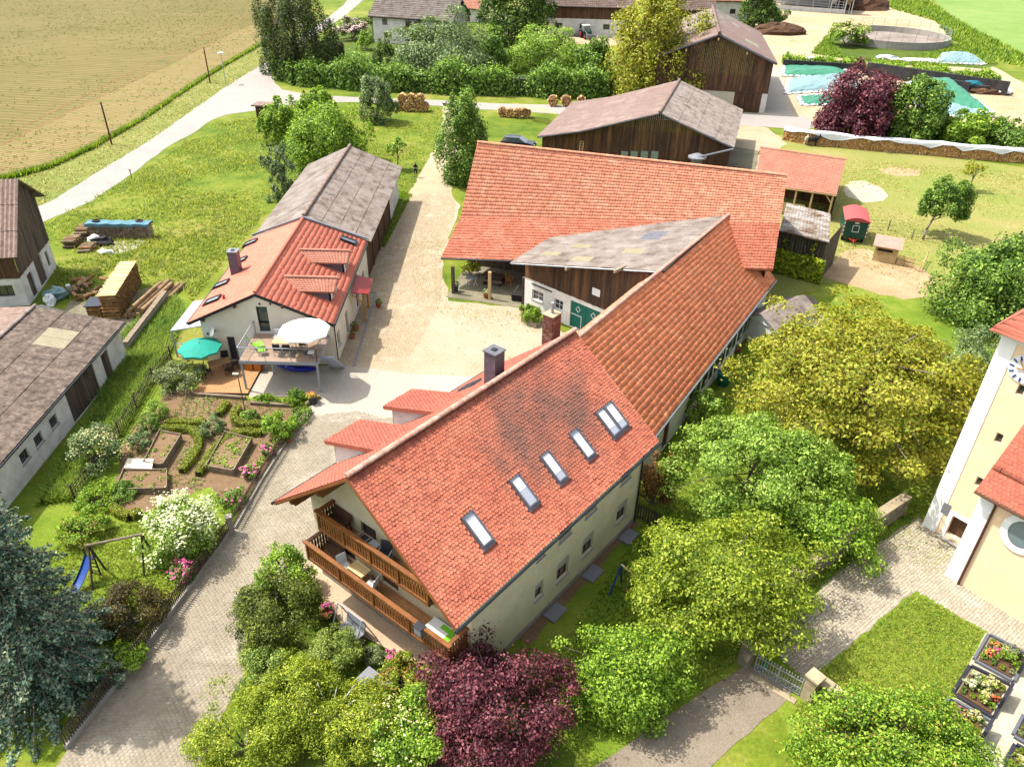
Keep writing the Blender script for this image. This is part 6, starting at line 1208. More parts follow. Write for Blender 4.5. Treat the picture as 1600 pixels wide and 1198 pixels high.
# --- meadow and drive
px_tree('meadow_tree', 'broad green tree behind the grey shed on the meadow', 'tree', (517, 258), 158, 128, L_BRIGHT, 20000, .27, ncl=60, seed=51, lo=.05)
px_tree('meadow_tree', 'narrow green tree left of the broad meadow tree', 'tree', (440, 222), 148, 56, L_BRIGHT, 7000, .27, ncl=30, seed=52, lo=.05)
px_tree('meadow_tree', 'light green tree top behind the broad meadow tree', 'tree', (500, 205), 136, 62, L_BRIGHT, 7000, .27, ncl=30, seed=53, lo=.1)
px_tree('meadow_shrub', 'thin olive shrub at the corner of the grey shed', 'tree', (445, 312), 218, 66, L_OLIVE, 6000, .2, ncl=36, seed=54, lo=.05, clump=(.14, .26))
px_tree('pear_tree', 'small round olive-green tree on the lawn by the road', 'tree', (592, 190), 114, 56, L_OLIVE, 8000, .26, ncl=34, seed=55, lo=.08)
px_tree('cherry_tree', 'tall mid-green tree beside the drive at the corner of the big barn', 'tree', (724, 284), 142, 80, L_MID, 14000, .26, ncl=56, seed=56, lo=.03)
px_tree('sapling', 'thin young tree with few leaves beside the man', 'tree', (622, 264), 216, 38, L_LIGHT, 700, .26, ncl=12, seed=57, lo=.5, hollow=.2)
# --- hedge and neighbour's garden
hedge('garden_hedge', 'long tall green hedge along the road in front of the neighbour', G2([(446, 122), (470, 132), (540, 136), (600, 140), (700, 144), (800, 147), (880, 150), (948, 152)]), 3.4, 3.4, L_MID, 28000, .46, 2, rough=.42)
px_tree('birch_tree', 'weeping birch at the road junction', 'tree', (468, 118), -30, 124, L_BIRCH, 26000, .36, ncl=110, seed=61, lo=.03, barkmat=M_BIRCH, clump=(.14, .24), flat=2.2, asp=.4)
px_tree('garden_tree', 'large light green bush in the neighbour garden', 'tree', (690, 118), 28, 158, L_OLIVE, 15000, .4, ncl=56, seed=62, lo=.0)
px_tree('lime_tree', 'dark leafy tree in the neighbour yard', 'tree', (808, 66), -55, 118, L_DARK, 15000, .48, ncl=56, seed=63, lo=.05)
px_tree('garden_tree', 'light green bushes behind the hedge', 'tree', (850, 108), 48, 120, L_LIGHT, 9000, .4, ncl=40, seed=64, lo=.0)
px_tree('garden_tree', 'dark green bush at the right end of the hedge', 'tree', (925, 142), 62, 70, L_MID, 8000, .38, ncl=36, seed=65, lo=.0)
px_tree('garden_tree', 'small green tree between the neighbour bushes', 'tree', (765, 112), 52, 70, L_MID, 6000, .4, ncl=30, seed=66, lo=.0)
px_tree('ash_tree', 'tall yellow-green ash tree in front of the cow stable', 'tree', (1020, 152), -28, 150, L_WALNUT, 24000, .42, ncl=90, seed=67, lo=.02, clump=(.22, .36))
bush('rhododendron', 'pale pink flowering shrub beside the neighbour house', P(550, 62), 3.4, 4.2, L_MID, 3500, .4, 68, flower=(PALE_FLOWER, 2600, .42))
bush('wall_climber', 'dark creeper covering the corner of the neighbour house', P(585, 58), 5.0, 5.0, L_DARK, 6000, .42, 69, ry=2.2)
bush('conifer_shrub', 'slim dark conifer in the neighbour garden', P(508, 106), 1.2, 4.2, L_DARK, 2500, .32, 70)
bush('conifer_shrub', 'brown-green conifer beside the slim dark one', P(530, 104), 1.5, 5.0, L_DSHRUB, 2600, .32, 71)
bush('conifer_shrub', 'dark shrub below the neighbour house', P(600, 108), 2.4, 4.8, L_DARK, 3500, .36, 72)
bush('conifer_shrub', 'light shrub in front of the pale pink blossom', P(572, 78), 1.8, 3.6, L_LIGHT, 2500, .36, 73)
bush('conifer_shrub', 'round green shrub on the neighbour lawn near the birch', P(545, 120), 1.6, 2.4, L_BRIGHT, 2200, .34, 74)
bush('conifer_shrub', 'olive shrub left of the large neighbour bush', P(632, 116), 2.2, 3.8, L_OLIVE, 3200, .36, 75)
px_tree('spruce_tree', 'dark conifer beside the orange roofed stable at the top', 'tree', (1178, 44), -30, 60, L_DARK, 6000, .5, ncl=36, seed=76, lo=.0)
bush('conifer_shrub', 'dark green shrubs beside the far sandy yard', P(1200, 36), 4.2, 4.0, L_DARK, 4000, .5, 77)
# --- beyond the paddock
px_tree('copper_beech', 'round dark purple copper beech by the silage clamps', 'tree', (1332, 216), 110, 122, L_COPPER, 26000, .36, ncl=90, seed=81, lo=.0, clump=(.28, .42), hollow=.35)
px_tree('hornbeam', 'dense green tree right of the copper beech', 'tree', (1418, 222), 122, 92, L_MID, 14000, .36, ncl=48, seed=82, lo=.0)
px_tree('hazel_bush', 'green bush right of the dense green tree above the woodpile', 'tree', (1500, 232), 172, 92, L_BRIGHT, 9000, .36, ncl=36, seed=83, lo=.0)
px_tree('hazel_bush', 'green bush at the right end of the woodpile', 'tree', (1575, 240), 188, 96, L_MID, 9000, .36, ncl=36, seed=84, lo=.0)
b = P(1442, 374); tree('apple_tree', 'leaning apple tree in the paddock', 'tree', b, upx((1442, 374), 282), 2.5, L_MID, 9000, .27, ncl=38, seed=85, lo=.2, lean=(1.7, 1.2), ry=2.1)
px_tree('sapling', 'bare young tree with sparse olive leaves in the paddock', 'tree', (1514, 298), 250, 34, L_WALNUT, 380, .24, ncl=12, seed=86, lo=.35, hollow=.2)
bush('elder_bush', 'cream flowering bush beside the slurry tank', P(1322, 72), 4.2, 5.2, L_LIGHT, 4200, .5, 87, flower=(CR_FLOWER, 1400, .5))
bush('pot_rose', 'round green shrub in a trough by the barn door', P(829, 503), .9, 1.5, L_BRIGHT, 3500, .15, 88)
# ================================================================== things
def legs4(t, w, d, h, mat, r=.025, inset=.06, tube=True, z=0):
    for sx in (-1, 1):
        for sy in (-1, 1):
            mb = MB(); p = Vector((sx*(w/2-inset), sy*(d/2-inset), z)); mb.bar(p, p+Z3*h, r*2); mb.build('leg', mat, t)
def table(label, loc, rz, w, d, h, top, leg, slats=0, name='table', cat='table'):
    t = thing(name, label, cat, (0, 0, 0)); 
    if slats:
        for i in range(slats): MB().obox((-w/2, -d/2+i*d/slats, h-.04), (w, 0, 0), (0, d/slats-.012, 0), (0, 0, .04)).build('table_slat', top, t)
        MB().obox((-w/2+.06, -d/2+.06, h-.08), (w-.12, 0, 0), (0, d-.12, 0), (0, 0, .038)).build('apron', leg, t)
    else: MB().obox((-w/2, -d/2, h-.04), (w, 0, 0), (0, d, 0), (0, 0, .04)).build('tabletop', top, t, bevel=.01)
    legs4(t, w, d, h-.08, leg); return place(t, loc, rz)
def chair(label, loc, rz, seat, leg, w=.5, d=.5, h=.45, back=.5, arms=False, name='chair', cat='chair', tilt=.18, group=None):
    t = thing(name, label, cat, (0, 0, 0), group); MB().obox((-w/2, -d/2, h-.04), (w, 0, 0), (0, d, 0), (0, 0, .045)).build('seat', seat, t, bevel=.012)
    MB().obox((-w/2, d/2-.04, h+.02), (w, 0, 0), (0, .04, 0), (0, tilt*back, back)).build('backrest', seat, t, bevel=.012); legs4(t, w, d, h-.04, leg, .018, .03)
    if arms:
        for s in (-1, 1):
            mb = MB(); mb.bar((s*w/2, -d/2+.03, h+.2), (s*w/2, d/2+.03, h+.22), .04); mb.bar((s*w/2, -d/2+.04, h-.02), (s*w/2, -d/2+.04, h+.2), .03); mb.build('armrest', leg, t)
    return place(t, loc, rz)
def parasol(name, label, loc, z0, h, r, mat, n=8, pole=None, tilt=0):
    t = thing(name, label, 'parasol', loc); loc = Vector(loc); MB().tube(loc, loc+Z3*h, .03, n=8).build('pole', pole or C_STEEL, t); MB().lathe(loc, [(.28, 0), (.28, .05), (.08, .09), (.05, .25)], 14).build('base', C_DGREY, t)
    ap = loc+Z3*(h+.02); pts = [loc+Z3*(h-.42)+Vector((math.cos(2*math.pi*(i+.5)/n)*r, math.sin(2*math.pi*(i+.5)/n)*r, 0)) for i in range(n)]
    for i in range(n):
        a, b = pts[i], pts[(i+1) % n]; m = lerp(a, b, .5)+Z3*.06; mm = lerp(lerp(ap, a, .5), lerp(ap, b, .5), .5)
        mb = MB(); mb.add([ap, a, m, b, lerp(ap, a, .5)+Z3*.05, lerp(ap, b, .5)+Z3*.05], [(0, 4, 5), (4, 1, 2), (4, 2, 5), (5, 2, 3)]); mb.add([a, m, b, b-Z3*.12, m-Z3*.12, a-Z3*.12], [(0, 1, 4, 5), (1, 2, 3, 4)]); mb.build('canopy_panel', mat, t)
        MB().bar(ap-Z3*.05, a-Z3*.02, .02).build('rib', C_STEEL, t)
    MB().lathe(ap, [(.05, -.05), (.06, .02), (.02, .1)], 8).build('finial', pole or C_STEEL, t); return t
# ---------------------------------------------------------------- raised terrace and deck of the new house
TX0, TX1, TY0, TY1, TZ = -18.55, -13.2, 44.2, 47.98, 2.5
ter = thing('raised_terrace', 'galvanised steel terrace on posts with plank floor at the new house', 'terrace', (-16, 46, 0))
n = 26
for i in range(n): MB().obox((TX0+.03, TY0+.05+i*(TY1-TY0-.1)/n, TZ-.04), (TX1-TX0-.06, 0, 0), (0, (TY1-TY0-.1)/n-.012, 0), (0, 0, .04)).build('floor_board', D_DECK2, ter)
mb = MB(); mb.obox((TX0, TY0, TZ-.26), (TX1-TX0, 0, 0), (0, .08, 0), (0, 0, .25)); mb.obox((TX0, TY1-.1, TZ-.26), (TX1-TX0, 0, 0), (0, .08, 0), (0, 0, .25))
for x in (TX0, TX1-.08): mb.obox((x, TY0+.08, TZ-.258), (.08, 0, 0), (0, TY1-TY0-.18, 0), (0, 0, .245))
for x in np.linspace(TX0+.9, TX1-.9, 5): mb.obox((x, TY0+.08, TZ-.2), (.06, 0, 0), (0, TY1-TY0-.2, 0), (0, 0, .14))
mb.build('frame', M_GALV, ter)
for x, y in ((TX0+.1, TY0+.1), (TX1-.1, TY0+.1), (TX0+1.4, TY1-1.5)): MB().box((x, y, 0), .12, .12, TZ-.26).build('post', M_GALV, ter)
def railing(t, pts, z, mat, h=1.0, step=1.1, wires=0, glass=None):
    for a, b in zip(pts, pts[1:]):
        a, b = Vector(a), Vector(b); k = max(1, round((b-a).length/step)); MB().bar(a+Z3*(z+h), b+Z3*(z+h), .05).build('handrail', mat, t)
        for i in range(k+1): MB().bar(lerp(a, b, i/k)+Z3*(z-.1), lerp(a, b, i/k)+Z3*(z+h-.025), .035).build('railing_post', mat, t)
        mb = MB()
        for w in range(wires): mb.tube(a+Z3*(z+.12+w*(h-.2)/wires), b+Z3*(z+.12+w*(h-.2)/wires), .006, n=4, cap=False)
        if wires: mb.build('railing_wire', mat, t, kind='stuff')
railing(ter, [(TX0+.04, TY1, 0), (TX0+.04, TY0+.04, 0), (TX1-.04, TY0+.04, 0), (TX1-.04, TY1-.9, 0)], TZ, M_GALV, wires=6, step=1.8)
st = MB(); 
for s in (0, .85): st.bar((TX1+.05+s, 45.0, TZ-.1), (TX1+.05+s, 47.6, .05), .05, .2)
st.build('stair_stringer', M_GALV, ter, kind='stuff')
for i in range(9): MB().obox((TX1+.08, 45.1+i*.28, TZ-.2-i*.265), (.8, 0, 0), (0, .24, 0), (0, 0, .035)).build('stair_tread', M_GALV, ter)
parasol('white_parasol', 'large white octagonal parasol open on the raised terrace', (-14.15, 45.35, TZ), TZ, 2.25, 1.75, C_WHITEC)
parasol('teal_parasol', 'teal parasol open over the wooden deck', (-22.05, 46.45, .17), .17, 2.35, 1.5, C_TEAL)
table('slatted wooden table on the raised terrace', (-15.7, 45.9, TZ), 0, 1.7, .95, .74, D_LIGHT, M_GALV, 7, 'terrace_table')
for i, (x, y, a, l) in enumerate(((-16.1, 45.15, math.pi, 'dark slatted chair at the front left of the terrace table'), (-15.4, 45.15, math.pi, 'dark slatted chair at the front right of the terrace table'), (-14.55, 45.9, -math.pi/2, 'wooden chair at the right end of the terrace table'))):
    chair(l, (x, y, TZ), a, D_BROWN if i == 2 else C_BLACK, M_GALV, arms=True)
def shellchair(label, loc, rz, mat):
    t = thing('lounge_chair', label, 'chair', (0, 0, 0)); mb = MB(); prof = [(-.42, .42), (-.1, .3), (.25, .36), (.45, .8), (.55, 1.25)]
    vs = [(x*1., y, z) for y, z in prof for x in (-.36, 0, .36)]; vs = [(x, y, z+(.06 if x else 0)) for x, y, z in vs]; f = [(3*i+j, 3*i+j+1, 3*i+j+4, 3*i+j+3) for i in range(4) for j in range(2)]; mb.add(vs, f); mb.build('shell', mat, t, smooth=True)
    for s in (-.3, .3): mm = MB(); mm.bar((s, -.35, 0), (s, .3, .5), .03); mm.bar((s, .45, 0), (s, -.3, .45), .03); mm.build('leg', C_STEEL, t)
    return place(t, loc, rz)
shellchair('lime green lounge chair at the left of the raised terrace', (-17.75, 45.75, TZ), 2.2, C_GREENP)
chair('lime green footstool in front of the lounge chair on the terrace', (-17.2, 45.1, TZ), .3, C_GREENP, C_STEEL, .5, .5, .38, .12, name='footstool', cat='footstool')
t = thing('outdoor_sofa', 'grey outdoor sofa with patterned cushion by the terrace door', 'sofa', (-16.2, 47.2, TZ)); MB().box((-16.2, 47.2, TZ), 1.5, .7, .32).build('seat', C_GREY, t, bevel=.03); MB().box((-16.2, 47.5, TZ+.32), 1.5, .12, .35).build('backrest', C_WHITE, t, bevel=.03); MB().box((-15.8, 47.2, TZ+.32), .45, .4, .15).build('cushion', C_WHITE, t, bevel=.05)
t = thing('side_table', 'small white side table at the front corner of the terrace', 'table', (-13.75, 44.8, TZ)); MB().box((-13.75, 44.8, TZ+.4), .4, .4, .04).build('tabletop', C_WHITE, t)
mb = MB(); mb.bar((-13.9, 44.65, TZ), (-13.6, 44.95, TZ+.4), .03); mb.bar((-13.6, 44.65, TZ), (-13.9, 44.95, TZ+.4), .03); mb.build('leg', C_BLACK, t)
dk = thing('wooden_deck', 'larch plank deck in front of the new house', 'deck', (-20, 45.8, 0)); DX0, DX1, DY0, DY1 = -21.9, -18.2, 43.75, 47.97; n = 30
for i in range(n): MB().obox((DX0+i*(DX1-DX0)/n, DY0, .12), ((DX1-DX0)/n-.012, 0, 0), (0, DY1-DY0, 0), (0, 0, .04)).build('deck_board', D_DECK, dk)
MB().obox((DX0-.02, DY0-.04, .02), (DX1-DX0+.04, 0, 0), (0, .035, 0), (0, 0, .14)).build('fascia', D_BROWN, dk)
table('wooden folding table on the deck beneath the teal parasol', (-21.0, 46.6, .16), .5, 1.5, .8, .73, D_DECK, C_STEEL, 6, 'deck_table')
for x, y, a, l in ((-20.9, 47.45, .3, 'black chair behind the deck table'), (-20.05, 46.9, -1.1, 'black chair right of the deck table by the door'), (-20.15, 46.1, -1.6, 'black chair right of the deck table nearest the steps'), (-21.7, 45.8, 2.6, 'black chair at the front of the deck table')): chair(l, (x, y, .16), a, C_BLACK, C_BLACK, arms=True)
for i, (x, l) in enumerate(((-18.95, 'orange wooden chest under the terrace, left of the pair'), (-18.35, 'orange wooden chest under the terrace, right of the pair'))):
    t = thing('wooden_chest', l, 'chest', (x, 46.9, .16)); MB().box((x, 46.9, .16), .5, .5, .6).build('body', C_ORANGE, t, bevel=.01); MB().box((x, 46.9, .762), .52, .52, .05).build('lid', C_GREY, t)
def kayak(label, a, b, z, r, mat):
    a, b = Vector(a), Vector(b); d = b-a; s = Vector((-d.y, d.x, 0)).normalized(); t = thing('kayak', label, 'kayak', lerp(a, b, .5)); mb = MB(); N = 12; vs = []; m = 8
    for i in range(N+1):
        f = i/N; w = r*(math.sin(math.pi*f)**.55+.02)
        for j in range(m): an = 2*math.pi*j/m; vs.append(a+d*f+s*math.cos(an)*w+Z3*(z+math.sin(an)*w*.55+.12*(2*f-1)**2))
    mb.add(vs, [(i*m+j, i*m+(j+1) % m, (i+1)*m+(j+1) % m, (i+1)*m+j) for i in range(N) for j in range(m)]); mb.build('hull', mat, t, smooth=True); c = lerp(a, b, .5); MB().lathe(c+Z3*(z+r*.5), [(.2, 0), (.28, .04), (.28, .06)], 12).build('cockpit_rim', C_BLACK, t); return t
kayak('blue kayak stored beneath the raised terrace', (-17.1, 47.1, 0), (-13.9, 46.7, 0), .3, .36, C_BLUEK); kayak('red kayak behind the blue one beneath the terrace', (-17.4, 47.7, 0), (-14.2, 47.5, 0), .35, .33, C_RED)
t = thing('garden_lamp', 'tall thin lamp post at the garden edge below the deck', 'lamp', P(383, 642)); q = P(383, 642); hh = 2.9; MB().tube(q, q+Z3*hh, .035, n=7).build('pole', D_BROWN, t); MB().box(q+Z3*hh-Vector((.12, 0, 0)), .38, .18, .08).build('lamp_head', C_CREAM, t)
# pots at the house wall
def pot(label, loc, r, h, mat, leafm=None, fl=None, seed=1, name='flower_pot', n=350):
    t = thing(name, label, 'flower pot', loc); loc = Vector(loc); MB().lathe(loc, [(r*.72, 0), (r, h*.9), (r*1.08, h*.9), (r*1.08, h), (r*.9, h), (r*.85, h*.85)], 14).build('pot', mat, t)
    if leafm:
        C, Nn, S, _, _ = crown_pts(loc+Z3*(h+r*.55), (r*1.35, r*1.35, r*.95), 10, n, .1, seed, low=-.3); V, F = leafquads(C, Nn, S, .6, seed); npmesh('plant', V, F, leafm, t)
        if fl: C, Nn, S, _, _ = crown_pts(loc+Z3*(h+r*.6), (r*1.4, r*1.4, r*1.0), 10, n//3, .1, seed, low=.0); V, F = leafquads(C, Nn+np.array([0, 0, 1.]), S, .95, seed); npmesh('blossom', V, F, fl, t)
    return t
pot('dark planter at the house wall beside the porch canopy', (-12.5, 53.2, .02), .28, .4, C_TERRA, L_MID, seed=1); pot('round dark pot at the house wall beyond the window', (-12.5, 51.9, .02), .22, .35, C_TERRA, L_MID, seed=2); pot('potted plant under the yellow porch posts', (-11.3, 57.2, .02), .24, .35, C_TERRA, L_MID, seed=3)
pot('terracotta bowl with pink flowers at the left end of the patio', W(-.15, 2.75, .03), .33, .3, C_TERRA, L_MID, PK_FLOWER, 4); pot('terracotta pot with red geraniums, the nearer of the two to the wall', W(.05, -1.55, .03), .24, .32, C_TERRA, L_MID, PK_FLOWER, 5); pot('terracotta pot with pink geraniums in front of the other', W(-.15, -2.1, .03), .26, .3, C_TERRA, L_BRIGHT, PK_FLOWER, 6)
# ---------------------------------------------------------------- balcony and patio furniture of the farmhouse
AR = AZ-math.pi/2
chair('dark blue armchair on the upper balcony by the door', W(1.05, .75, 5.08), AR+math.pi, C_DGREY, C_STEEL, .55, .55, .42, .6, True); chair('dark blue armchair on the upper balcony nearer the roof edge', W(.95, -.65, 5.08), AR+.4, C_DGREY, C_STEEL, .55, .55, .42, .6, True)
table('small round-edged metal table between the upper balcony chairs', W(1.0, .1, 5.08), AR, .5, .5, .6, C_STEEL, C_BLACK)
for z, tt, l in ((5.08, 2.6, 'dark wooden bench at the left end of the upper balcony'), (2.68, 3.4, 'dark wooden bench at the left end of the lower balcony')): chair(l, W(1.2, tt, z), AR, D_BROWN, D_BROWN, 1.2, .42, .42, .4, True, 'bench', 'bench')
table('wooden slatted table on the lower balcony', W(1.0, 1.3, 2.68), AR, 1.0, .62, .72, D_LIGHT, C_STEEL, 5, 'balcony_table'); chair('white chair left of the lower balcony table', W(.85, 2.15, 2.68), AR+1.4, C_WHITE, C_STEEL); chair('white chair right of the lower balcony table', W(.85, .35, 2.68), AR-1.3, C_WHITE, C_STEEL)
t = thing('sun_bed', 'white padded bed with green pattern at the right end of the lower balcony', 'bed', W(.95, -4.1, 2.68)); MB().obox(W(.5, -4.8, 2.7), Ad*.95, An*1.7, Z3*.42).build('mattress', C_WHITE, t, bevel=.05); MB().obox(W(.75, -4.7, 3.122), Ad*.4, An*.5, Z3*.012).build('green_print', C_GREENP, t); MB().obox(W(1.1, -4.4, 3.123), Ad*.25, An*.7, Z3*.012).build('green_print', C_GREENP, t)
t = thing('balcony_box', 'grey box hung on the lower balcony rail', 'box', W(.2, -3.3, 3.3)); MB().obox(W(.12, -3.55, 3.25), Ad*.3, An*.42, Z3*.45).build('body', C_GREY, t, bevel=.02); MB().obox(W(.1, -3.57, 3.7), Ad*.34, An*.46, Z3*.05).build('lid', C_DGREY, t)
t = thing('swing_seat', 'grey metal garden swing seat on the patio', 'swing seat', W(-.1, .9)); mb = MB()
for tt in (.1, 1.75): mb.tube(W(-.75, tt, .03), W(-.1, tt, 1.75), .03); mb.tube(W(.55, tt, .03), W(-.1, tt, 1.75), .03)
mb.tube(W(-.1, .1, 1.75), W(-.1, 1.75, 1.75), .03); mb.build('frame', C_STEEL, t, kind='stuff'); MB().obox(W(-.45, .3, .45), Ad*.55, An*1.25, Z3*.05).build('seat', C_GREY, t); MB().obox(W(.08, .3, .5), Ad*.05+Z3*.0, An*1.25, Z3*.55+Ad*.15).build('backrest', C_GREY, t)
for tt in (.32, 1.5): MB().tube(W(-.15, tt, .5), W(-.1, tt, 1.75), .012, n=5).build('hanger', C_STEEL, t)
table('large dark patio table beside the shrubs', W(-1.5, -2.1, .03), AR+.05, 1.5, .95, .72, C_GREY, C_DGREY, 0, 'patio_table'); chair('dark metal patio chair near the corner of the house', W(-.7, -3.5, .03), AR-.5, C_DGREY, C_DGREY, arms=True)
for i, (x, y, r) in enumerate(((562, 1005, .28), (556, 990, .2), (575, 1018, .22), (548, 975, .18))):
    one('garden_stone', MB().blob(P(x, y)+Z3*.1, r, r*.8, r*.7, i), W_STONE, ('largest grey stone', 'small pale stone', 'flat grey stone', 'smallest stone')[i]+' at the edge of the patio planting', 'stone', 'stones along the patio edge')
# light wells along the house foot
for i, s in enumerate((6.6, 9.9, 13.4)): q = one('light_well', MB().obox(W(s, -5.95, .03), Ad*1.1, An*.7, Z3*.08), C_GREY, ('nearest', 'middle', 'farthest')[i]+' grey cellar light well cover along the house wall', 'light well', 'cellar light wells')
# ---------------------------------------------------------------- kitchen garden
def raised_bed(label, pts, h, mat, plants, seed, cover=False):
    pts = [Vector((p.x, p.y, 0)) for p in pts]; t = thing('raised_bed', label, 'raised bed', sum(pts, Vector())/4); k = max(1, int(h/.17))
    for a, b in zip(pts, pts[1:]+pts[:1]):
        nn = unit((b-a).cross(Z3))
        for j in range(k): MB().obox(a+Z3*(.02+j*h/k)+nn*(.004*j), b-a, nn*.05, Z3*(h/k-.008)).build('plank', mat, t)
    for p in pts: MB().box(p, .1, .1, h+.06).build('corner_post', mat, t)
    MB().prism([p+Z3*(h-.16) for p in pts], (0, 0, .04)).build('soil', G_SOIL, t)
    if cover: MB().obox(pts[0]+Z3*(h+.02), (pts[1]-pts[0])*.5, pts[3]-pts[0], Z3*.03).build('lid', C_WHITE, t)
    if plants:
        xy = inpoly(pts, plants, seed); r = np.random.default_rng(seed); C = np.repeat(np.c_[xy, np.full(len(xy), h-.06)], 12, 0)+r.normal(size=(len(xy)*12, 3))*np.array([.09, .09, .04]); V, F = leafquads(C, np.array([0, 0, 1.])+r.normal(size=C.shape)*.5, .12*r.uniform(.6, 1.4, len(C)), .7, seed); npmesh('seedlings', V, F, L_BRIGHT, t, ).__setitem__('kind', 'stuff')
    return t
raised_bed('long wooden raised bed with a crossbar behind the curved box hedge', G2([(228, 730), (256, 734), (284, 688), (252, 682)]), .5, D_BED, 10, 1); raised_bed('wooden raised bed with rows of lettuce in the middle of the garden', G2([(325, 736), (366, 744), (394, 694), (354, 684)]), .5, D_BED, 40, 2)
raised_bed('low wooden raised bed in front of the pale cold frame', G2([(184, 772), (262, 770), (262, 742), (196, 742)]), .45, D_BED, 14, 3)
t = thing('cold_frame', 'pale rectangular cold frame lid beside the low raised bed', 'cold frame', P(222, 738)); q = G2([(196, 740), (240, 742), (243, 726), (202, 725)]); MB().prism([p+Z3*.42 for p in q], (0, 0, .05)).build('lid', C_CREAM, t); mb = MB(); mb.prism([p+Z3*.03 for p in q], (0, 0, .38)); mb.build('frame', D_BED, t)
mb = MB(); r = np.random.default_rng(5)
def rows(name, label, polys, seed, sp=.35, mat=L_MID, sz=.12):
    C = []
    for (a, b, c, d, nr, npl) in polys:
        a, b, c, d = (P(*q) for q in (a, b, c, d))
        for i in range(nr):
            for j in range(npl): p = lerp(lerp(a, b, (i+.5)/nr), lerp(d, c, (i+.5)/nr), (j+.5)/npl); C += [np.array(p)+[0, 0, .1]+r.normal(size=3)*[.08, .08, .05] for _ in range(9)]
    C = np.array(C); V, F = leafquads(C, np.array([0, 0, 1.])+r.normal(size=C.shape)*.5, sz*r.uniform(.6, 1.4, len(C)), .6, seed); return tag(npmesh(name, V, F, mat), label, 'plants', None, 'stuff')
rows('vegetable_rows', 'rows of young vegetables in the garden soil', [((270, 652), (330, 652), (335, 622), (285, 622), 5, 7), ((300, 745), (320, 750), (315, 770), (295, 765), 3, 3), ((330, 775), (365, 760), (370, 785), (345, 795), 3, 5), ((290, 700), (305, 700), (290, 730), (275, 726), 3, 5)], 6)
rows('flower_border', 'mixed green and flowering border along the picket fence', [((380, 745), (392, 748), (440, 690), (428, 690), 2, 14), ((345, 800), (356, 806), (385, 762), (376, 758), 2, 8)], 7, mat=L_BRIGHT, sz=.16)
tm = thing('timber_edging', 'weathered timber edging at the top of the kitchen garden', 'edging', P(430, 640))
for a, b in (((392, 632), (452, 636)), ((300, 618), (384, 624)), ((478, 634), (500, 622)), ((445, 690), (486, 644))): MB().bar(P(*a)+Z3*.13, P(*b)+Z3*.13, .2, .24).build('sleeper', D_BED, tm)
bush('herb_clump', 'green herbs in the timber bed below the terrace', P(415, 628), .9, .55, L_BRIGHT, 2200, .12, 90, ry=.5); bush('herb_clump', 'leafy plants around the green tub by the terrace post', P(462, 628), .8, .7, L_BRIGHT, 2400, .12, 91); bush('herb_clump', 'green plants trailing over the end of the garden by the drive', P(470, 655), .7, .6, L_MID, 1800, .12, 92, ry=1.2)
pot('green tub in the planting beside the terrace', P(463, 626), .36, .5, C_BARREL, L_MID, seed=8); pot('grey bowl with red and green flowers at the corner of the terrace garden', P(490, 630), .32, .4, C_DGREY, L_BRIGHT, MIX_FLOWER, 9); pot('terracotta pot beside the drive at the end of the garden', P(452, 690), .2, .3, C_TERRA, L_MID, seed=10)
# picket fence along the drive
def picket_fence(label, pts, h, step, mat, postmat, wallh=.3, every=12, name='picket_fence', pw=.055):
    t = thing(name, label, 'fence', pts[0]); me = None
    for a, b in zip(pts, pts[1:]):
        a, b = Vector(a), Vector(b); d = unit(b-a); nn = Vector((d.y, -d.x, 0)); k = int((b-a).length/step); ang = math.atan2(d.y, d.x)
        if wallh: MB().obox(a-nn*.1, b-a, nn*.2, Z3*wallh).build('base_wall', W_CONC, t)
        for z in (wallh+.18, h-.22): MB().bar(a+Z3*z, b+Z3*z, .05, .08).build('rail', mat, t)
        for i in range(k+1):
            if me is None: o = MB().prism([(-pw/2, 0, 0), (pw/2, 0, 0), (pw/2, 0, h-wallh-.1), (0, 0, h-wallh-.04), (-pw/2, 0, h-wallh-.1)], (0, .022, 0)).build('picket', mat, t); me = o.data
            else: o = link(bpy.data.objects.new('picket', me), t)
            o.matrix_basis = Matrix.Translation(lerp(a, b, i/max(k, 1))+nn*.06+Z3*(wallh+.06+random.uniform(-.02, .02))) @ Matrix.Rotation(ang+random.uniform(-.05, .05), 4, 'Z')
    return t
picket_fence('old grey picket fence along the driveway beside the garden', [P(104, 1170), P(230, 1010), P(360, 834)], 1.15, .125, D_PICKET, W_CONC, .25)
picket_fence('old picket fence along the upper garden beside the drive', [P(366, 826), P(406, 755), P(446, 692)], 1.0, .14, D_PICKET, W_CONC, .12)
one('fence_pillar', MB().box(P(363, 833), .3, .3, 1.2, .4).box(P(363, 833)+Z3*1.2, .36, .36, .08, .4), W_CONC, 'pale stone pillar in the picket fence beside the elder', 'pillar')
picket_fence('dark board fence behind the farmhouse corner', [P(992, 808), P(1020, 822), P(1048, 838)], 1.2, .16, D_PICKET, W_CONC, 0, pw=.1)
f = thing('wire_fence', 'wooden post and mesh fence on the left side of the garden', 'fence', P(200, 660)); fp = G2([(268, 562), (240, 596), (214, 640), (188, 682), (150, 738), (118, 782)])
for a, b in zip(fp, fp[1:]):
    for z in (.25, .6, .95): MB().bar(a+Z3*z, b+Z3*z, .03, .05).build('rail', D_PICKET, f)
    k = int((b-a).length/.25); mb = MB()
    for i in range(k): q = lerp(a, b, i/k); mb.bar(q+Z3*.05, q+Z3*1.05, .025)
    mb.build('mesh_wire', D_PICKET, f, kind='stuff')
for q in fp: MB().tube(q, q+Z3*1.2, .06, n=7).build('post', D_PICKET, f)
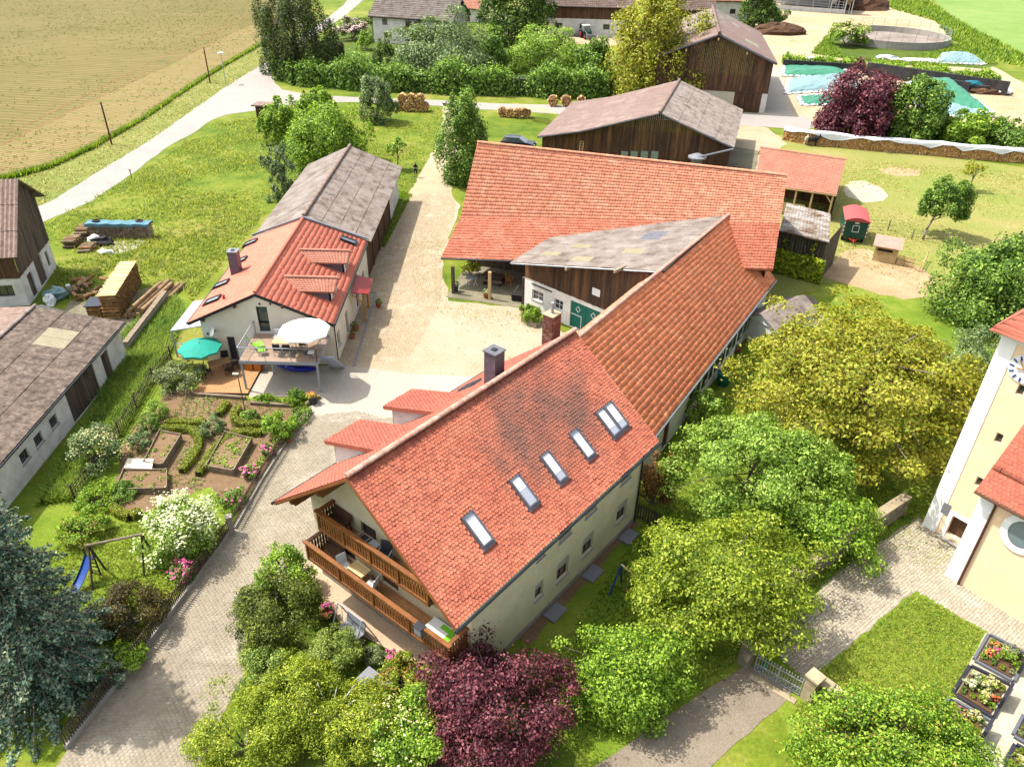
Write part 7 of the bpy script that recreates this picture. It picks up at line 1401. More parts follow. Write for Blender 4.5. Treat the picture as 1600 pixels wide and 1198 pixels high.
# wooden swing frame and slide
sw = thing('wooden_swing_frame', 'wooden swing frame of round poles on the garden lawn', 'swing', P(200, 890)); a, b = P(152, 905), P(231, 885); ta, tb_ = a+Z3*2.1+Vector((0, .3, 0)), b+Z3*2.1+Vector((.1, .2, 0))
MB().tube(lerp(ta, tb_, -.06), lerp(ta, tb_, 1.08), .07, n=9).build('crossbeam', D_BED, sw)
for q, tq in ((a, ta), (b, tb_)):
    for s in (-.7, .7): MB().tube(q+Vector((.1, s, 0)), tq, .055, n=8).build('leg', D_PICKET, sw)
sl = thing('blue_slide', 'blue plastic slide beside the wooden swing frame', 'slide', P(122, 915)); a, b = P(140, 868, 1.3), P(116, 925, .25); d = b-a; s = unit(d.cross(Z3))
mb = MB(); pr_ = [(-.24, .12), (-.2, 0), (.2, 0), (.24, .12)]; N = 8; vs = [a+d*(i/N)+Z3*(-.12*math.sin(math.pi*i/N)+z)+s*x for i in range(N+1) for x, z in pr_]; mb.add(vs, [(4*i+j, 4*i+j+1, 4*i+j+5, 4*i+j+4) for i in range(N) for j in range(3)]); mb.build('chute', C_BLUE, sl)
for s_ in (-.25, .25): MB().tube(a+s*s_-Z3*a.z, a+s*s_+Z3*.5, .045, n=7).build('post', D_PICKET, sl)
for i in range(4): MB().tube(a+s*-.25-Z3*(a.z-.25-.28*i), a+s*.25-Z3*(a.z-.25-.28*i), .025, n=6).build('rung', D_PICKET, sl)
# blue swing by the farmhouse
sw = thing('blue_swing', 'children swing with blue posts beside the farmhouse wall', 'swing', P(975, 945)); a, b = P(952, 930), P(992, 955)
for q, tq in ((a, a+Vector((.5, .5, 1.7))), (b, b+Vector((.25, .3, 1.7)))):
    for s in (0, 1.0): MB().tube(q+Vector((s*.7, s*.9, 0)), tq, .045, n=7).build('leg', C_BLUE, sw)
MB().tube(a+Vector((.5, .5, 1.7)), b+Vector((.25, .3, 1.7)), .05, n=8).build('crossbar', D_LIGHT, sw)
c = lerp(a, b, .5)+Vector((.4, .4, 0)); MB().box(c+Z3*.5, .4, .2, .05, .5).build('seat', C_RED, sw)
for s in (-.18, .18): MB().tube(c+Vector((s, 0, .52)), c+Vector((s, 0, 1.7)), .008, n=4).build('rope', C_WHITE, sw)
# ---------------------------------------------------------------- firewood on the meadow
def logstack(name, label, o, u, v, L, D, Hh, mat, dl=.14, seed=1, tarp=None, ends=True, jitter=.02):
    """split logs stacked crosswise to u; end faces show along u"""
    r = random.Random(seed); o, u, v = Vector(o), unit(u), unit(v); t = thing(name, label, 'woodpile', o+u*L/2+v*D/2); mb = MB(); z = .05
    nz = int(Hh/dl); nx = int(L/dl)
    for k in range(nz):
        for i in range(nx):
            rr = dl*.5*r.uniform(.75, 1.08); c = o+u*((i+.5+.5*(k % 2)*.9)*L/nx)+Z3*(z+(k+.5)*dl)+v*r.uniform(-.05, .05)
            m = r.choice((3, 4, 5)); a0 = r.random()*6; ring = [u*math.cos(a0+2*math.pi*j/m)*rr+Z3*math.sin(a0+2*math.pi*j/m)*rr for j in range(m)]; vs = [c+p for p in ring]+[c+p+v*D for p in ring]
            mb.add(vs, [tuple(range(m)), tuple(range(2*m-1, m-1, -1))]+[(j, (j+1) % m, m+(j+1) % m, m+j) for j in range(m)])
    mb.build('split_logs', mat, t, kind='stuff')
    MB().obox(o+u*.1+v*D*.3, u*(L-.2), v*D*.4, Z3*(Hh*.9)).build('inner_logs', D_TRUNK, t)
    if tarp:
        tb2 = MB(); N = 14; vs = []
        for i in range(N+1):
            p = o+u*(L*(i/N)*1.04-.02*L); dz = .05*math.sin(i*1.9+seed)
            vs += [p-v*.08+Z3*(Hh-.12+dz-.1*r.random()), p-v*.04+Z3*(Hh+.1+dz), p+v*D*.5+Z3*(Hh+.15+dz), p+v*(D+.06)+Z3*(Hh+.08-dz), p+v*(D+.1)+Z3*(Hh-.3*r.random())]
        tb2.add(vs, [(5*i+j, 5*i+5+j, 5*i+6+j, 5*i+1+j) for i in range(N) for j in range(4)]); tb2.build('tarp', tarp, t)
    return t
a, b, c = P(154, 492), P(190, 499), P(217, 452); u = unit(c-b); v = Vector((-u.y, u.x, 0))
bs = logstack('firewood_stack', 'tall stack of split firewood on the concrete by the white shed', b, u, v, 6.6, 1.3, 2.0, D_LOG, .15, 1)
mb = MB(); r = random.Random(2)
for i in range(44): mb.obox(b+u*(i*.15)-v*.03+Z3*(2.06+r.uniform(-.01, .05)), u*.135, v*(1.36+r.uniform(-.06, .1)), Z3*.06)
mb.build('top_logs', D_LIGHT, bs, kind='stuff')
sheet('woodyard_concrete', G2([(96, 492), (110, 470), (180, 462), (262, 444), (275, 452), (238, 500), (200, 552), (120, 520)]), .02, G_DKYARD, .05, 1)
t = thing('pallet_stack', 'short log stack under a black lid beside the tall firewood stack', 'woodpile', P(138, 490)); q = b+v*1.5+u*.6
for k in range(6): MB().box(q+v*.55+u*.5+Z3*(.05+k*.17), 1.5, 1.05, .14, math.atan2(u.y, u.x)).build('log_layer', D_LOG, t)
MB().box(q+v*.55+u*.5+Z3*1.1, 1.7, 1.25, .06, math.atan2(u.y, u.x)).build('lid', C_CAR, t)
lp = thing('log_pile', 'pile of long peeled logs beside the low wall', 'woodpile', P(240, 480)); a, b_ = P(210, 500), P(262, 452); d = b_-a; s = unit(d.cross(Z3)); Ld = d.length
for i, (x, z, r_, k0, k1) in enumerate(((-.75, .2, .2, 0, .98), (-.3, .24, .24, .02, .9), (.2, .25, .25, .05, 1.1), (.7, .22, .22, .12, 1.12), (1.1, .2, .2, .2, 1.15), (-.45, .58, .2, .03, 1.0), (.05, .62, .25, .1, 1.08), (.5, .6, .2, .1, 1.0), (-.1, .95, .17, .08, .75))): MB().tube(a+d*k0+s*x+Z3*z, a+d*k1+s*x+Z3*z, r_, r_*.85, 10).build('log', D_TRUNK, lp)
logstack('tarp_covered_stack', 'long firewood stack covered with a turquoise tarp on the meadow', P(140, 373), P(232, 374)-P(140, 373), Vector((0, 1, 0)), 5.9, 1.0, 1.45, D_GREYLOG, .14, 5, plain('faded_turquoise_tarp', (96, 150, 168), .7))
for i, (x, y) in enumerate(((150, 347), (218, 347))): one('old_tyre', MB().lathe(P(x, y, 1.5)-Z3*0, [(.2, 0), (.36, .02), (.38, .1), (.36, .18), (.2, .2)], 14, False), C_RUBBER, ('left', 'right')[i]+' old tyre weighing down the turquoise tarp', 'tyre')
ws2 = thing('split_log_heap', 'heap of split round logs stacked left of the tarp-covered pile', 'woodpile', P(125, 385)); r = random.Random(6)
for (x, y, nr, nz, ang) in ((132, 372, 5, 4, .15), (112, 385, 5, 3, .15), (136, 392, 4, 2, .1)):
    q = P(x, y)
    for k in range(nz):
        for i in range(nr): p = q+Vector((r.uniform(-.06, .06), -.4+i*.36+.18*(k % 2), .14+k*.26)); MB().tube(p-Vector((.6, .1, 0)), p+Vector((.55, .1, r.uniform(-.03, .03))), .125, .14, 8).build('log', D_LOG if (i+k) % 2 else D_BED, ws2)
t = thing('tarp_bundle', 'crumpled black and white plastic sheeting beside the split logs', 'tarp', P(158, 385)); MB().blob(P(160, 382)+Z3*.3, 1.0, .6, .5, 3, 10, 6, .3).build('black_sheet', C_RUBBER, t); MB().blob(P(150, 380)+Z3*.35, .6, .5, .45, 4, 9, 6, .3).build('white_sheet', C_TARPW, t); MB().blob(P(166, 396)+Z3*.12, .7, .35, .2, 5, 9, 5, .35).build('white_scrap', C_TARPW, t)
sheet('bare_patch', G2([(150, 392), (180, 378), (220, 374), (232, 378), (205, 392), (170, 398)]), .014, G_SAND, .15, .6)
rl = thing('round_log_heap', 'heap of short round logs beside the old barn', 'woodpile', P(140, 455)); r = random.Random(8)
for i in range(26):
    q = P(r.uniform(116, 178), 0) if False else P(r.uniform(114, 176), r.uniform(440, 470)); an = r.random()*3.1; d = Vector((math.cos(an), math.sin(an), r.uniform(-.1, .1)))*.45; q.z = .16+r.uniform(0, .5); MB().tube(q-d, q+d, r.uniform(.13, .2), n=9).build('log', D_TRUNK if i % 3 else D_LOG, rl)
t = thing('tarp_bundle', 'pale turquoise tarp bundle at the corner of the white shed', 'tarp', P(88, 472)); MB().blob(P(90, 466)+Z3*.4, 1.0, .6, .55, 6, 10, 6, .3).build('tarp', C_TARPB, t); MB().blob(P(80, 476)+Z3*.4, .5, .5, .6, 7, 9, 6, .25).build('sack', C_TARPW, t)
one('tarp_pail', MB().lathe(P(108, 452), [(.16, 0), (.2, .4), (.2, .42), (.17, .4)], 12), C_WHITE, 'small white bucket beside the round logs', 'bucket')
lw = thing('retaining_wall', 'low concrete wall beside the log pile', 'wall', P(225, 510)); a, b = P(196, 550), P(258, 468); mb = MB(); mb.obox(a, b-a, unit((b-a).cross(Z3))*.3, Z3*.75); mb.build('wall', W_CONC, lw); MB().obox(a+Z3*.752-unit((b-a).cross(Z3))*.05, b-a, unit((b-a).cross(Z3))*.4, Z3*.1).build('coping', D_BED, lw)
# ---------------------------------------------------------------- roadside
for i, (bx, by, ty, l) in enumerate(((174.9, 226.2, 159.6, 'dark wooden power pole on the verge nearest the old barn'), (328.5, 130, 74, 'dark wooden power pole on the verge beside the street lamp'))):
    q = P(bx, by); h = upx((bx, by), ty); t = thing('power_pole', l, 'power pole', q); MB().tube(q, q+Z3*h, .13, .1, 8).build('pole', D_DARK, t); MB().lathe(q+Z3*(h-.7)+Vector((-.16, 0, 0)), [(.06, 0), (.08, .1), (.04, .2)], 8).build('insulator', C_WHITE, t)
    MB().box(q+Z3*1.6+Vector((-.12, 0, 0)), .14, .2, .3).build('sign_plate', C_WHITE, t)
q = P(353, 131); t = thing('street_lamp', 'thin grey street lamp on the verge by the junction', 'street lamp', q); MB().tube(q, q+Z3*4.8, .07, .05, 8).build('pole', M_GALV, t); MB().lathe(q+Z3*4.8, [(.1, 0), (.5, .12), (.5, .2), (.1, .3)], 12).build('lamp_head', C_WHITE, t)
t = thing('marker_post', 'short hydrant marker post at the edge of the road', 'post', P(206, 279)); MB().tube(P(206, 279), P(206, 279)+Z3*.9, .05, n=6).build('post', C_DGREY, t); MB().box(P(206, 279)+Z3*.9, .2, .1, .16).build('cap', C_RED, t)
for i, (x, y, l) in enumerate(((171, 285, 'round manhole cover in the road near the old barn'), (341, 166, 'round manhole cover in the road at the junction'))): one('manhole_cover', MB().lathe(P(x, y)+Z3*.022, [(.5, 0), (.5, .012), (.42, .012), (.42, .006)], 20), W_CONC, l, 'manhole cover')
q = P(415, 186); t = thing('wooden_shelter', 'small dark wooden shelter with flat roof by the junction', 'shelter', q); MB().box(q, 1.9, 1.7, 2.0, -.1).build('boards', D_DARK, t); MB().box(q+Z3*2.0, 2.8, 2.4, .18, -.1).build('roof', T_CORR, t)
t = thing('road_bin', 'black waste bin on the grass at the bend', 'bin', P(433, 115)); q = P(433, 115); MB().lathe(q, [(.4, 0), (.55, .8), (.58, .85), (.4, 1.1), (.1, 1.2)], 10).build('body', C_RUBBER, t)
def woodbundles(spots, group, where, mat=D_LOGEND):
    for i, (x, y, z, r_, l) in enumerate(spots):
        q = P(x, y); t = thing('wood_bundle', l, 'wood bundle', q, group); mb = MB(); rr = random.Random(i+int(x))
        for k in range(46):
            a = rr.random()*6.28; ra = r_*math.sqrt(rr.random())*.92; c = q+Vector((math.cos(a)*ra, 0, z+r_+math.sin(a)*ra)); mb.tube(c+Vector((0, -.62+rr.uniform(-.06, .06), 0)), c+Vector((0, .5, 0)), .1, n=5)
        mb.build('logs', mat, t, kind='stuff'); MB().tube(q+Vector((0, -.45, z+r_)), q+Vector((0, .45, z+r_)), r_*.9, n=14).build('core', D_TRUNK, t)
woodbundles([(625, 172, 0, .75, 'round firewood bundle nearest the olive-green tree'), (637, 174, 0, .75, 'round firewood bundle second from the olive-green tree'), (651, 174, 0, .75, 'round firewood bundle third from the olive-green tree'), (664, 174, 0, .75, 'round firewood bundle nearest the drive'), (630, 173, 1.18, .75, 'upper firewood bundle at the left of the heap'), (644, 174, 1.18, .75, 'upper firewood bundle in the middle of the heap'), (658, 174, 1.18, .75, 'upper firewood bundle at the right of the heap')], 'firewood bundles beside the drive', '')
woodbundles([(785, 182, 0, .75, 'firewood bundle at the left of the roadside row'), (797, 183, 0, .7, 'firewood bundle second in the roadside row'), (809, 184, 0, .75, 'firewood bundle third in the roadside row'), (822, 184, 0, .8, 'firewood bundle fourth in the roadside row'), (864, 166, 0, .9, 'dark round firewood bundle beyond the road, left of the pair'), (884, 166, 0, .9, 'dark round firewood bundle beyond the road, right of the pair'), (908, 163, 0, .7, 'small firewood bundle beyond the road at the right')], 'firewood bundles beside the road', '')
t = thing('plank_pile', 'pale planks lying on the roadside firewood', 'planks', P(830, 170))
for i in range(7): a = P(806+i*3, 163+i*1.2, 1.55+.04*i); MB().bar(a, a+Vector((4.2, -2.0-.1*i, 0)), .25, .06).build('plank', D_LIGHT, t)
# parked estate car
def car(label, loc, rz):
    t = thing('parked_car', label, 'car', (0, 0, 0)); L, Wd = 4.7, 1.8
    mb = MB(); low = [(-2.35, .45), (-2.3, .85), (-2.1, .95), (-1.0, 1.0), (1.2, .98), (2.1, .82), (2.35, .6), (2.33, .3), (-2.32, .28)]
    vs = [(x, y*(.9 if z > .9 else .88 if z < .35 else 1), z) for y in (-.9, .9) for x, z in low]; n = len(low); mb.add(vs, [tuple(range(n)), tuple(range(2*n-1, n-1, -1))]+[(i, n+i, n+(i+1) % n, (i+1) % n) for i in range(n)]); b = mb.build('body', C_CAR, t, bevel=.06)
    mb = MB(); roof = [(-2.2, .93), (-1.85, 1.42), (.2, 1.48), (1.15, .96)]; vs = [(x, s*(.86 if z < 1 else .68), z) for s in (-1, 1) for x, z in roof]; mb.add(vs, [(0, 1, 2, 3), (7, 6, 5, 4), (0, 4, 5, 1), (2, 6, 7, 3), (1, 5, 6, 2)]); mb.build('cabin_glass', GL_DARK, t)
    mb = MB(); mb.add([(x, s*.7, z) for s in (-1, 1) for x, z in ((-1.9, 1.43), (.25, 1.5))], [(0, 1, 3, 2)]); MB().obox((-1.88, -.69, 1.43), (2.05, 0, .05), (0, 1.38, 0), (0, 0, .04)).build('roof', C_CAR, t, bevel=.02)
    for s in (-.62, .62): MB().bar((-1.7, s, 1.54), (.1, s, 1.58), .04).build('roof_rail', C_STEEL, t)
    for x in (-1.45, 1.4):
        for s in (-1, 1):
            w = MB().tube((x, s*.72, .32), (x, s*.91, .32), .32, n=16).build('wheel', C_RUBBER, t); MB().tube((x, s*.9, .32), (x, s*.925, .32), .2, n=12).build('rim', C_STEEL, w)
    for s in (-.65, .65): MB().box((2.28, s, .62), .1, .35, .14).build('headlight', GL_CLEAR, t); MB().box((-2.3, s, .75), .08, .3, .2).build('tail_light', C_RED, t)
    for s in (-1, 1): MB().obox((-1.2, s*.905-.01, .62), (2.0, 0, 0), (0, .02, 0), (0, 0, .04)).build('door_trim', C_STEEL, t)
    return place(t, loc, rz)
cp_ = P(810, 232); car('dark blue estate car parked behind the big barn', (cp_.x, cp_.y+.2, 0), math.radians(-12))
# man with the remote control
def person(label, loc, rz, h=1.8):
    t = thing('person', label, 'person', (0, 0, 0)); me = bpy.data.meshes.new('body'); J = {}
    def v(n, x, y, z, r): J[n] = (len(J), (x, y, z), r)
    v('pelvis', 0, 0, .95, .15); v('waist', 0, 0, 1.1, .15); v('chest', 0, -.01, 1.33, .17); v('neck', 0, 0, 1.5, .065); v('chin', 0, -.02, 1.6, .085); v('head', 0, -.015, 1.69, .105)
    for s, n in ((-1, 'l'), (1, 'r')):
        v(n+'hip', s*.1, 0, .9, .1); v(n+'knee', s*.12, -.02, .5, .068); v(n+'ankle', s*.13, .02, .1, .045); v(n+'toe', s*.15, -.14, .05, .04)
        v(n+'sh', s*.2, 0, 1.42, .075); v(n+'el', s*.27, -.04, 1.15, .05); v(n+'wr', s*.1, -.3, 1.17, .035); v(n+'hand', s*.06, -.37, 1.19, .035)
    E = [('pelvis', 'waist'), ('waist', 'chest'), ('chest', 'neck'), ('neck', 'chin'), ('chin', 'head')]
    for n in 'lr': E += [('pelvis', n+'hip'), (n+'hip', n+'knee'), (n+'knee', n+'ankle'), (n+'ankle', n+'toe'), ('chest', n+'sh'), (n+'sh', n+'el'), (n+'el', n+'wr'), (n+'wr', n+'hand')]
    me.from_pydata([q[1] for q in J.values()], [(J[a][0], J[b][0]) for a, b in E], []); o = link(bpy.data.objects.new('body', me), t)
    sk = o.modifiers.new('skin', 'SKIN'); me.skin_vertices.new() if not me.skin_vertices else None
    for q in J.values(): me.skin_vertices[0].data[q[0]].radius = (q[2], q[2]*.85)
    me.skin_vertices[0].data[0].use_root = True; ss = o.modifiers.new('sub', 'SUBSURF'); ss.levels = 1; ss.render_levels = 2; me.materials.append(C_NAVY)
    MB().lathe((0, -.02, 1.6), [(.045, -.02), (.085, .04), (.095, .1), (.09, .15), (.02, .2)], 12).build('face', C_SKIN, t, smooth=True); MB().lathe((0, .012, 1.68), [(.1, 0), (.108, .06), (.085, .12), (.02, .15)], 12).build('hair', C_RUBBER, t, smooth=True)
    for s in (-1, 1):
        mb = MB(); mb.tube((s*.27, -.05, 1.14), (s*.1, -.31, 1.18), .045, .034, 8); mb.build('forearm', C_SKIN, t, smooth=True)
        mb = MB(); mb.blob((s*.075, -.36, 1.19), .035, .05, .022, 1, 8, 5, 0)
        for k in range(4): mb.tube((s*(.05+.02*k), -.39, 1.19), (s*(.045+.018*k), -.44, 1.2), .009, .007, 5)
        mb.tube((s*.05, -.35, 1.21), (s*.02, -.39, 1.22), .01, .008, 5); mb.build('hand', C_SKIN, t, smooth=True)
    MB().box((0, -.4, 1.2), .2, .1, .03).build('remote_control', C_GREY, t); return place(t, loc, rz, h/1.8)
person('man in dark clothes standing by the drive holding a remote control with both hands', P(650, 277), math.radians(0))
one('flat_stone', MB().blob(P(718, 281)+Z3*.08, .55, .38, .14, 3, 9, 5, .15), W_SAND, 'pale flat stone on the grass beside the drive', 'stone')
# ---------------------------------------------------------------- porch of the barn
pq = lambda x, y: P(x, y, .04)
t = thing('picnic_table', 'brown picnic table with bench in the barn porch', 'table', pq(772, 443)); q = pq(772, 441); MB().box(q+Z3*.7, 1.9, .8, .06, -.27).build('tabletop', D_BROWN, t); MB().box(q+Z3*.42+Vector((-.2, -.75, 0)), 1.9, .3, .05, -.27).build('bench', D_BED, t); MB().box(q+Z3*.42+Vector((.2, .75, 0)), 1.9, .3, .05, -.27).build('bench', D_BED, t)
for s in (-.7, .7): MB().box(q+Vector((s, -s*.27, 0)), .1, 1.5, .42, -.27).build('trestle', D_BROWN, t)
t = thing('sewing_table', 'white cast-iron table in the barn porch', 'table', pq(737, 446)); q = pq(737, 446); MB().box(q+Z3*.72, 1.0, .6, .05, -.2).build('tabletop', C_GREY, t)
for s in (-.35, .35): mb = MB(); mb.bar(q+Vector((s-.15, 0, 0)), q+Vector((s+.12, 0, .72)), .04); mb.bar(q+Vector((s+.15, 0, 0)), q+Vector((s-.12, 0, .72)), .04); mb.build('leg', C_WHITE, t)
chair('yellow plastic chair in the barn porch', pq(796, 444), 1.2, D_YELLOW, D_YELLOW, .55, .5, .42, .6, True)
bush('porch_plant', 'green plant behind the white table in the barn porch', pq(735, 428), .9, 1.2, L_IVY, 1600, .16, 93, ry=.5)
pot('dark pot with white flowers at the front of the barn porch', pq(759, 465), .24, .4, C_TERRA, L_MID, W_FLOWER, 11); pot('dark pot at the left post of the barn porch', pq(712, 455), .26, .6, C_DGREY, L_MID, seed=12)
one('stone_trough', MB().box(P(829, 506), 1.6, .6, .4, -.7), W_SAND, 'stone planting trough below the round shrub', 'trough'); 
t = thing('hand_cart', 'black wheeled cart beside the stable wall in the porch', 'cart', pq(808, 468)); q = pq(808, 468); MB().obox(q+Vector((-.5, -.3, .3)), (.9, -.2, 0), (.15, .6, 0), (0, 0, .3)).build('tray', C_RUBBER, t); mb = MB(); mb.bar(q+Vector((-.45, 0, .35)), q+Vector((.1, .5, 1.1)), .04); mb.build('handle', C_DGREY, t)
for s in (-.3, .3): MB().tube(q+Vector((s, -.35, .2)), q+Vector((s+.02, -.28, .2)), .2, n=12).build('wheel', C_RUBBER, t)
one('vent_stack', MB().lathe(Vector((P(1084, 282).x, P(1084, 282).y, 0)), [(.62, 0), (.62, upx((1084, 282), 244)-.3), (1.1, upx((1084, 282), 244)-.2), (1.1, upx((1084, 282), 244)-.05), (.3, upx((1084, 282), 244)+.3)], 18), C_GREY, 'grey ventilation stack with round cap behind the big barn', 'vent stack')
t = thing('drain_pipe', 'pale pipe running from the barn eave to the ventilation stack', 'pipe', P(1110, 262)); MB().tube(P(1146, 233, 3.9), P(1090, 246, 3.0), .12, n=8).build('pipe', M_ZINC, t); MB().tube(P(1090, 246, 3.0), P(1088, 275, .5), .12, n=8).build('pipe', M_ZINC, t)
# ---------------------------------------------------------------- back garden along the wing
q = P(1129, 600); t = thing('rain_barrel', 'teal rain barrel at the wall of the white wing', 'barrel', q); MB().lathe(q, [(.4, 0), (.5, .4), (.5, .75), (.46, .95), (.54, .96), (.54, 1.0)], 18).build('barrel', C_BARREL, t, smooth=False); MB().lathe(q+Z3*.97, [(.45, 0), (.4, .01)], 18).build('water', GL_BLUE, t)
for i, (x, y, l) in enumerate(((1137, 570, 'dark planter nearest the rain barrel'), (1150, 548, 'dark planter second from the rain barrel'), (1162, 525, 'stone planter with white flowers at the wing wall'), (1178, 520, 'green planter at the far end of the wing wall'))): pot(l, P(x, y), .4, .35, C_TERRA if i < 2 else W_CONC, L_MID, W_FLOWER if i == 2 else None, 20+i)
gs = thing('garden_shed', 'small shed with white gable and grey roof half hidden by the walnut', 'shed', P(1215, 545)); q = P(1203, 548); ga = math.radians(38); gu = Vector((math.cos(ga), math.sin(ga), 0)); gn = Vector((-math.sin(ga), math.cos(ga), 0))
mb = MB(); wall(mb, q, -gn*-1, 2.6, 1.9, .1, [], [(0, 1.9), (2.6, 1.9), (1.3, 2.6)]); wall(mb, q-gu*0, gu, 5, 1.9, .1); mb.build('wall', C_WHITE, gs)
for s in (0, 1): a = q+gn*1.3-gu*.3+Z3*2.7; b = a+gu*5.6; off = gn*(1.6 if s else -1.6)-Z3*.85; MB().prism([a, b, b+off, a+off], (0, 0, .06)).build('roof', T_FIBRE2, gs)
# ---------------------------------------------------------------- churchyard wall, gate and graves
def stonewall(label, pts, h, th, seed, name='stone_wall'):
    t = thing(name, label, 'wall', pts[0]); r = random.Random(seed)
    for a, b in zip(pts, pts[1:]):
        a, b = Vector(a), Vector(b); d = unit(b-a); nn = Vector((-d.y, d.x, 0)); L = (b-a).length; mb = MB(); mb.obox(a-nn*th*.42, b-a, nn*th*.84, Z3*h); mb.build('mortar_core', M_MORTAR, t)
        for k in range(max(1, int(h/.26))):
            z = k*h/max(1, int(h/.26)); x = -.1*(k % 2)
            while x < L:
                w = r.uniform(.3, .6); x0, x1 = max(x, 0), min(x+w-.02, L)
                if x1-x0 > .06: e = th/2+r.uniform(0, .035); MB().obox(a+d*x0-nn*e+Z3*(z+.01), d*(x1-x0), nn*2*e, Z3*(h/max(1, int(h/.26))-.022)).build('stone', W_STONE, t)
                x += w
        x = 0
        while x < L: w = min(r.uniform(.6, .9), L-x); MB().obox(a+d*x-nn*(th/2+.07)+Z3*(h+.002), d*(w-.015), nn*(th+.14), Z3*(.1+r.uniform(0, .02))).build('coping_stone', W_SAND, t); x += w
    return t
stonewall('mossy stone wall between the garden trees and the church path', [P(1176, 1012), P(1240, 915), P(1330, 852), P(1408, 800)], 1.25, .4, 1)
stonewall('pale stone wall right of the lane gate', [P(1270, 1082), P(1310, 1112), P(1350, 1142)], 1.0, .45, 2)
for i, (x, y, l) in enumerate(((1163, 1036, 'weathered stone gate pillar on the left of the iron gate'), (1262, 1090, 'pale stone gate pillar with cap right of the iron gate'))):
    q = P(x, y); t = thing('gate_pillar', l, 'pillar', q)
    for k in range(4): MB().box(q+Z3*(k*.36), .52, .52, .35, CA).build('stone', W_STONE if i == 0 else W_SAND, t, bevel=.015)
    MB().box(q+Z3*1.44, .66, .66, .14, CA).build('cap', W_SAND, t, bevel=.02)
gt_ = thing('iron_gate', 'grey wrought-iron double gate across the lane', 'gate', P(1210, 1060)); ga_, gb_ = P(1177, 1046), P(1248, 1087); d = gb_-ga_
for hh in (0, 1):
    a = ga_+d*(.5*hh+.01); b = ga_+d*(.5*hh+.49); L = (b-a).length
    for z in (.08, .5, .95): MB().bar(a+Z3*z, b+Z3*z, .03).build('rail', M_GALV, gt_)
    for i in range(9): q = lerp(a, b, i/8); MB().tube(q+Z3*.05, q+Z3*1.1, .013 if 0 < i < 8 else .028, n=5).build('bar', M_GALV, gt_); MB().lathe(q+Z3*1.1, [(.02, 0), (.035, .03), (.0, .1)], 6).build('spike', M_GALV, gt_)
    mb = MB()
    for i in range(4): mb.bar(lerp(a, b, i/4)+Z3*.1, lerp(a, b, (i+1)/4)+Z3*.5, .018); mb.bar(lerp(a, b, (i+1)/4)+Z3*.1, lerp(a, b, i/4)+Z3*.5, .018)
    mb.build('scrollwork', M_GALV, gt_, kind='stuff')
one('threshold', MB().obox(ga_-unit(d.cross(Z3))*-.25-d*.0, d, unit(d.cross(Z3))*.3, Z3*.06), W_SAND, 'pale stone threshold under the iron gate', 'threshold')
one('watering_can', MB().lathe(lerp(ga_, gb_, .15)+unit(d.cross(Z3))*-.35, [(.14, 0), (.14, .3), (.05, .36), (.04, .38)], 10).bar(lerp(ga_, gb_, .15)+unit(d.cross(Z3))*-.35+Z3*.1, lerp(ga_, gb_, .15)+unit(d.cross(Z3))*-.35+Vector((.35, .1, .36)), .04), plain('green_plastic', (20, 160, 70), .4), 'green watering can behind the iron gate', 'watering can')
G_PEAT = groundmat('dark_peat', [(.3, A(96, 72, 52)), (.5, A(116, 88, 64)), (.7, A(132, 104, 78))], .4, 1.4, 9)
def grave(label, corners, mat, plants, stone_side, seed, slab_=True):
    c = [P(*q) for q in corners]; cen = sum(c, Vector())/4; t = thing('grave', label, 'grave', cen); 
    for a, b in zip(c, c[1:]+c[:1]): nn = unit((b-a).cross(Z3))*-.13; MB().obox(a, b-a, nn, Z3*.16).build('kerb', mat, t, bevel=.01)
    MB().prism([lerp(p, cen, .12)+Z3*.02 for p in c], (0, 0, .08)).build('soil', G_PEAT, t)
    plants = plants + [(x, y, .13, (L_GREYG, L_BRIGHT, L_DARK, L_LIME)[(i*3+j+seed) % 4], None) for i, x in enumerate((.2, .5, .8)) for j, y in enumerate((.15, .4, .65, .88))]
    if stone_side is not None:
        a, b = c[stone_side], c[(stone_side+1) % 4]; MB().obox(lerp(a, b, .25)+Z3*.16, (b-a)*.5, unit((b-a).cross(Z3))*-.14, Z3*.75).build('headstone', C_GRAVED, t, bevel=.02)
    r = np.random.default_rng(seed)
    for i, (fx, fy, rad, m, fl) in enumerate(plants):
        p = lerp(lerp(c[0], c[1], fx), lerp(c[3], c[2], fx), fy); C, Nn, S, _, _ = crown_pts(p+Z3*(.1+rad*.6), (rad*1.25, rad*1.25, rad*.8), 8, int(350+1300*rad), .07, seed+i, low=-.2); V, F = leafquads(C, Nn, S, .7, seed+i); npmesh('plant', V, F, m, t)['kind'] = 'stuff'
        if fl: C, Nn, S, _, _ = crown_pts(p+Z3*(.1+rad*.65), (rad, rad, rad*.85), 8, int(120+300*rad), .08, seed+i, low=.0); V, F = leafquads(C, Nn+np.array([0, 0, 1.]), S, .95, seed+i); npmesh('blossom', V, F, fl, t)
grave('grave with colourful flowers and a clipped green ball, nearest the church', [(1523, 1032), (1545, 994), (1602, 1024), (1581, 1064)], C_GRAVE, [(.35, .22, .22, L_MID, MIX_FLOWER), (.7, .25, .2, L_MID, MIX_FLOWER), (.55, .35, .2, L_MID, PK_FLOWER), (.35, .68, .42, L_BRIGHT, None), (.8, .75, .35, L_GREYG, None), (.7, .55, .22, L_LIME, CR_FLOWER)], 2, 1)
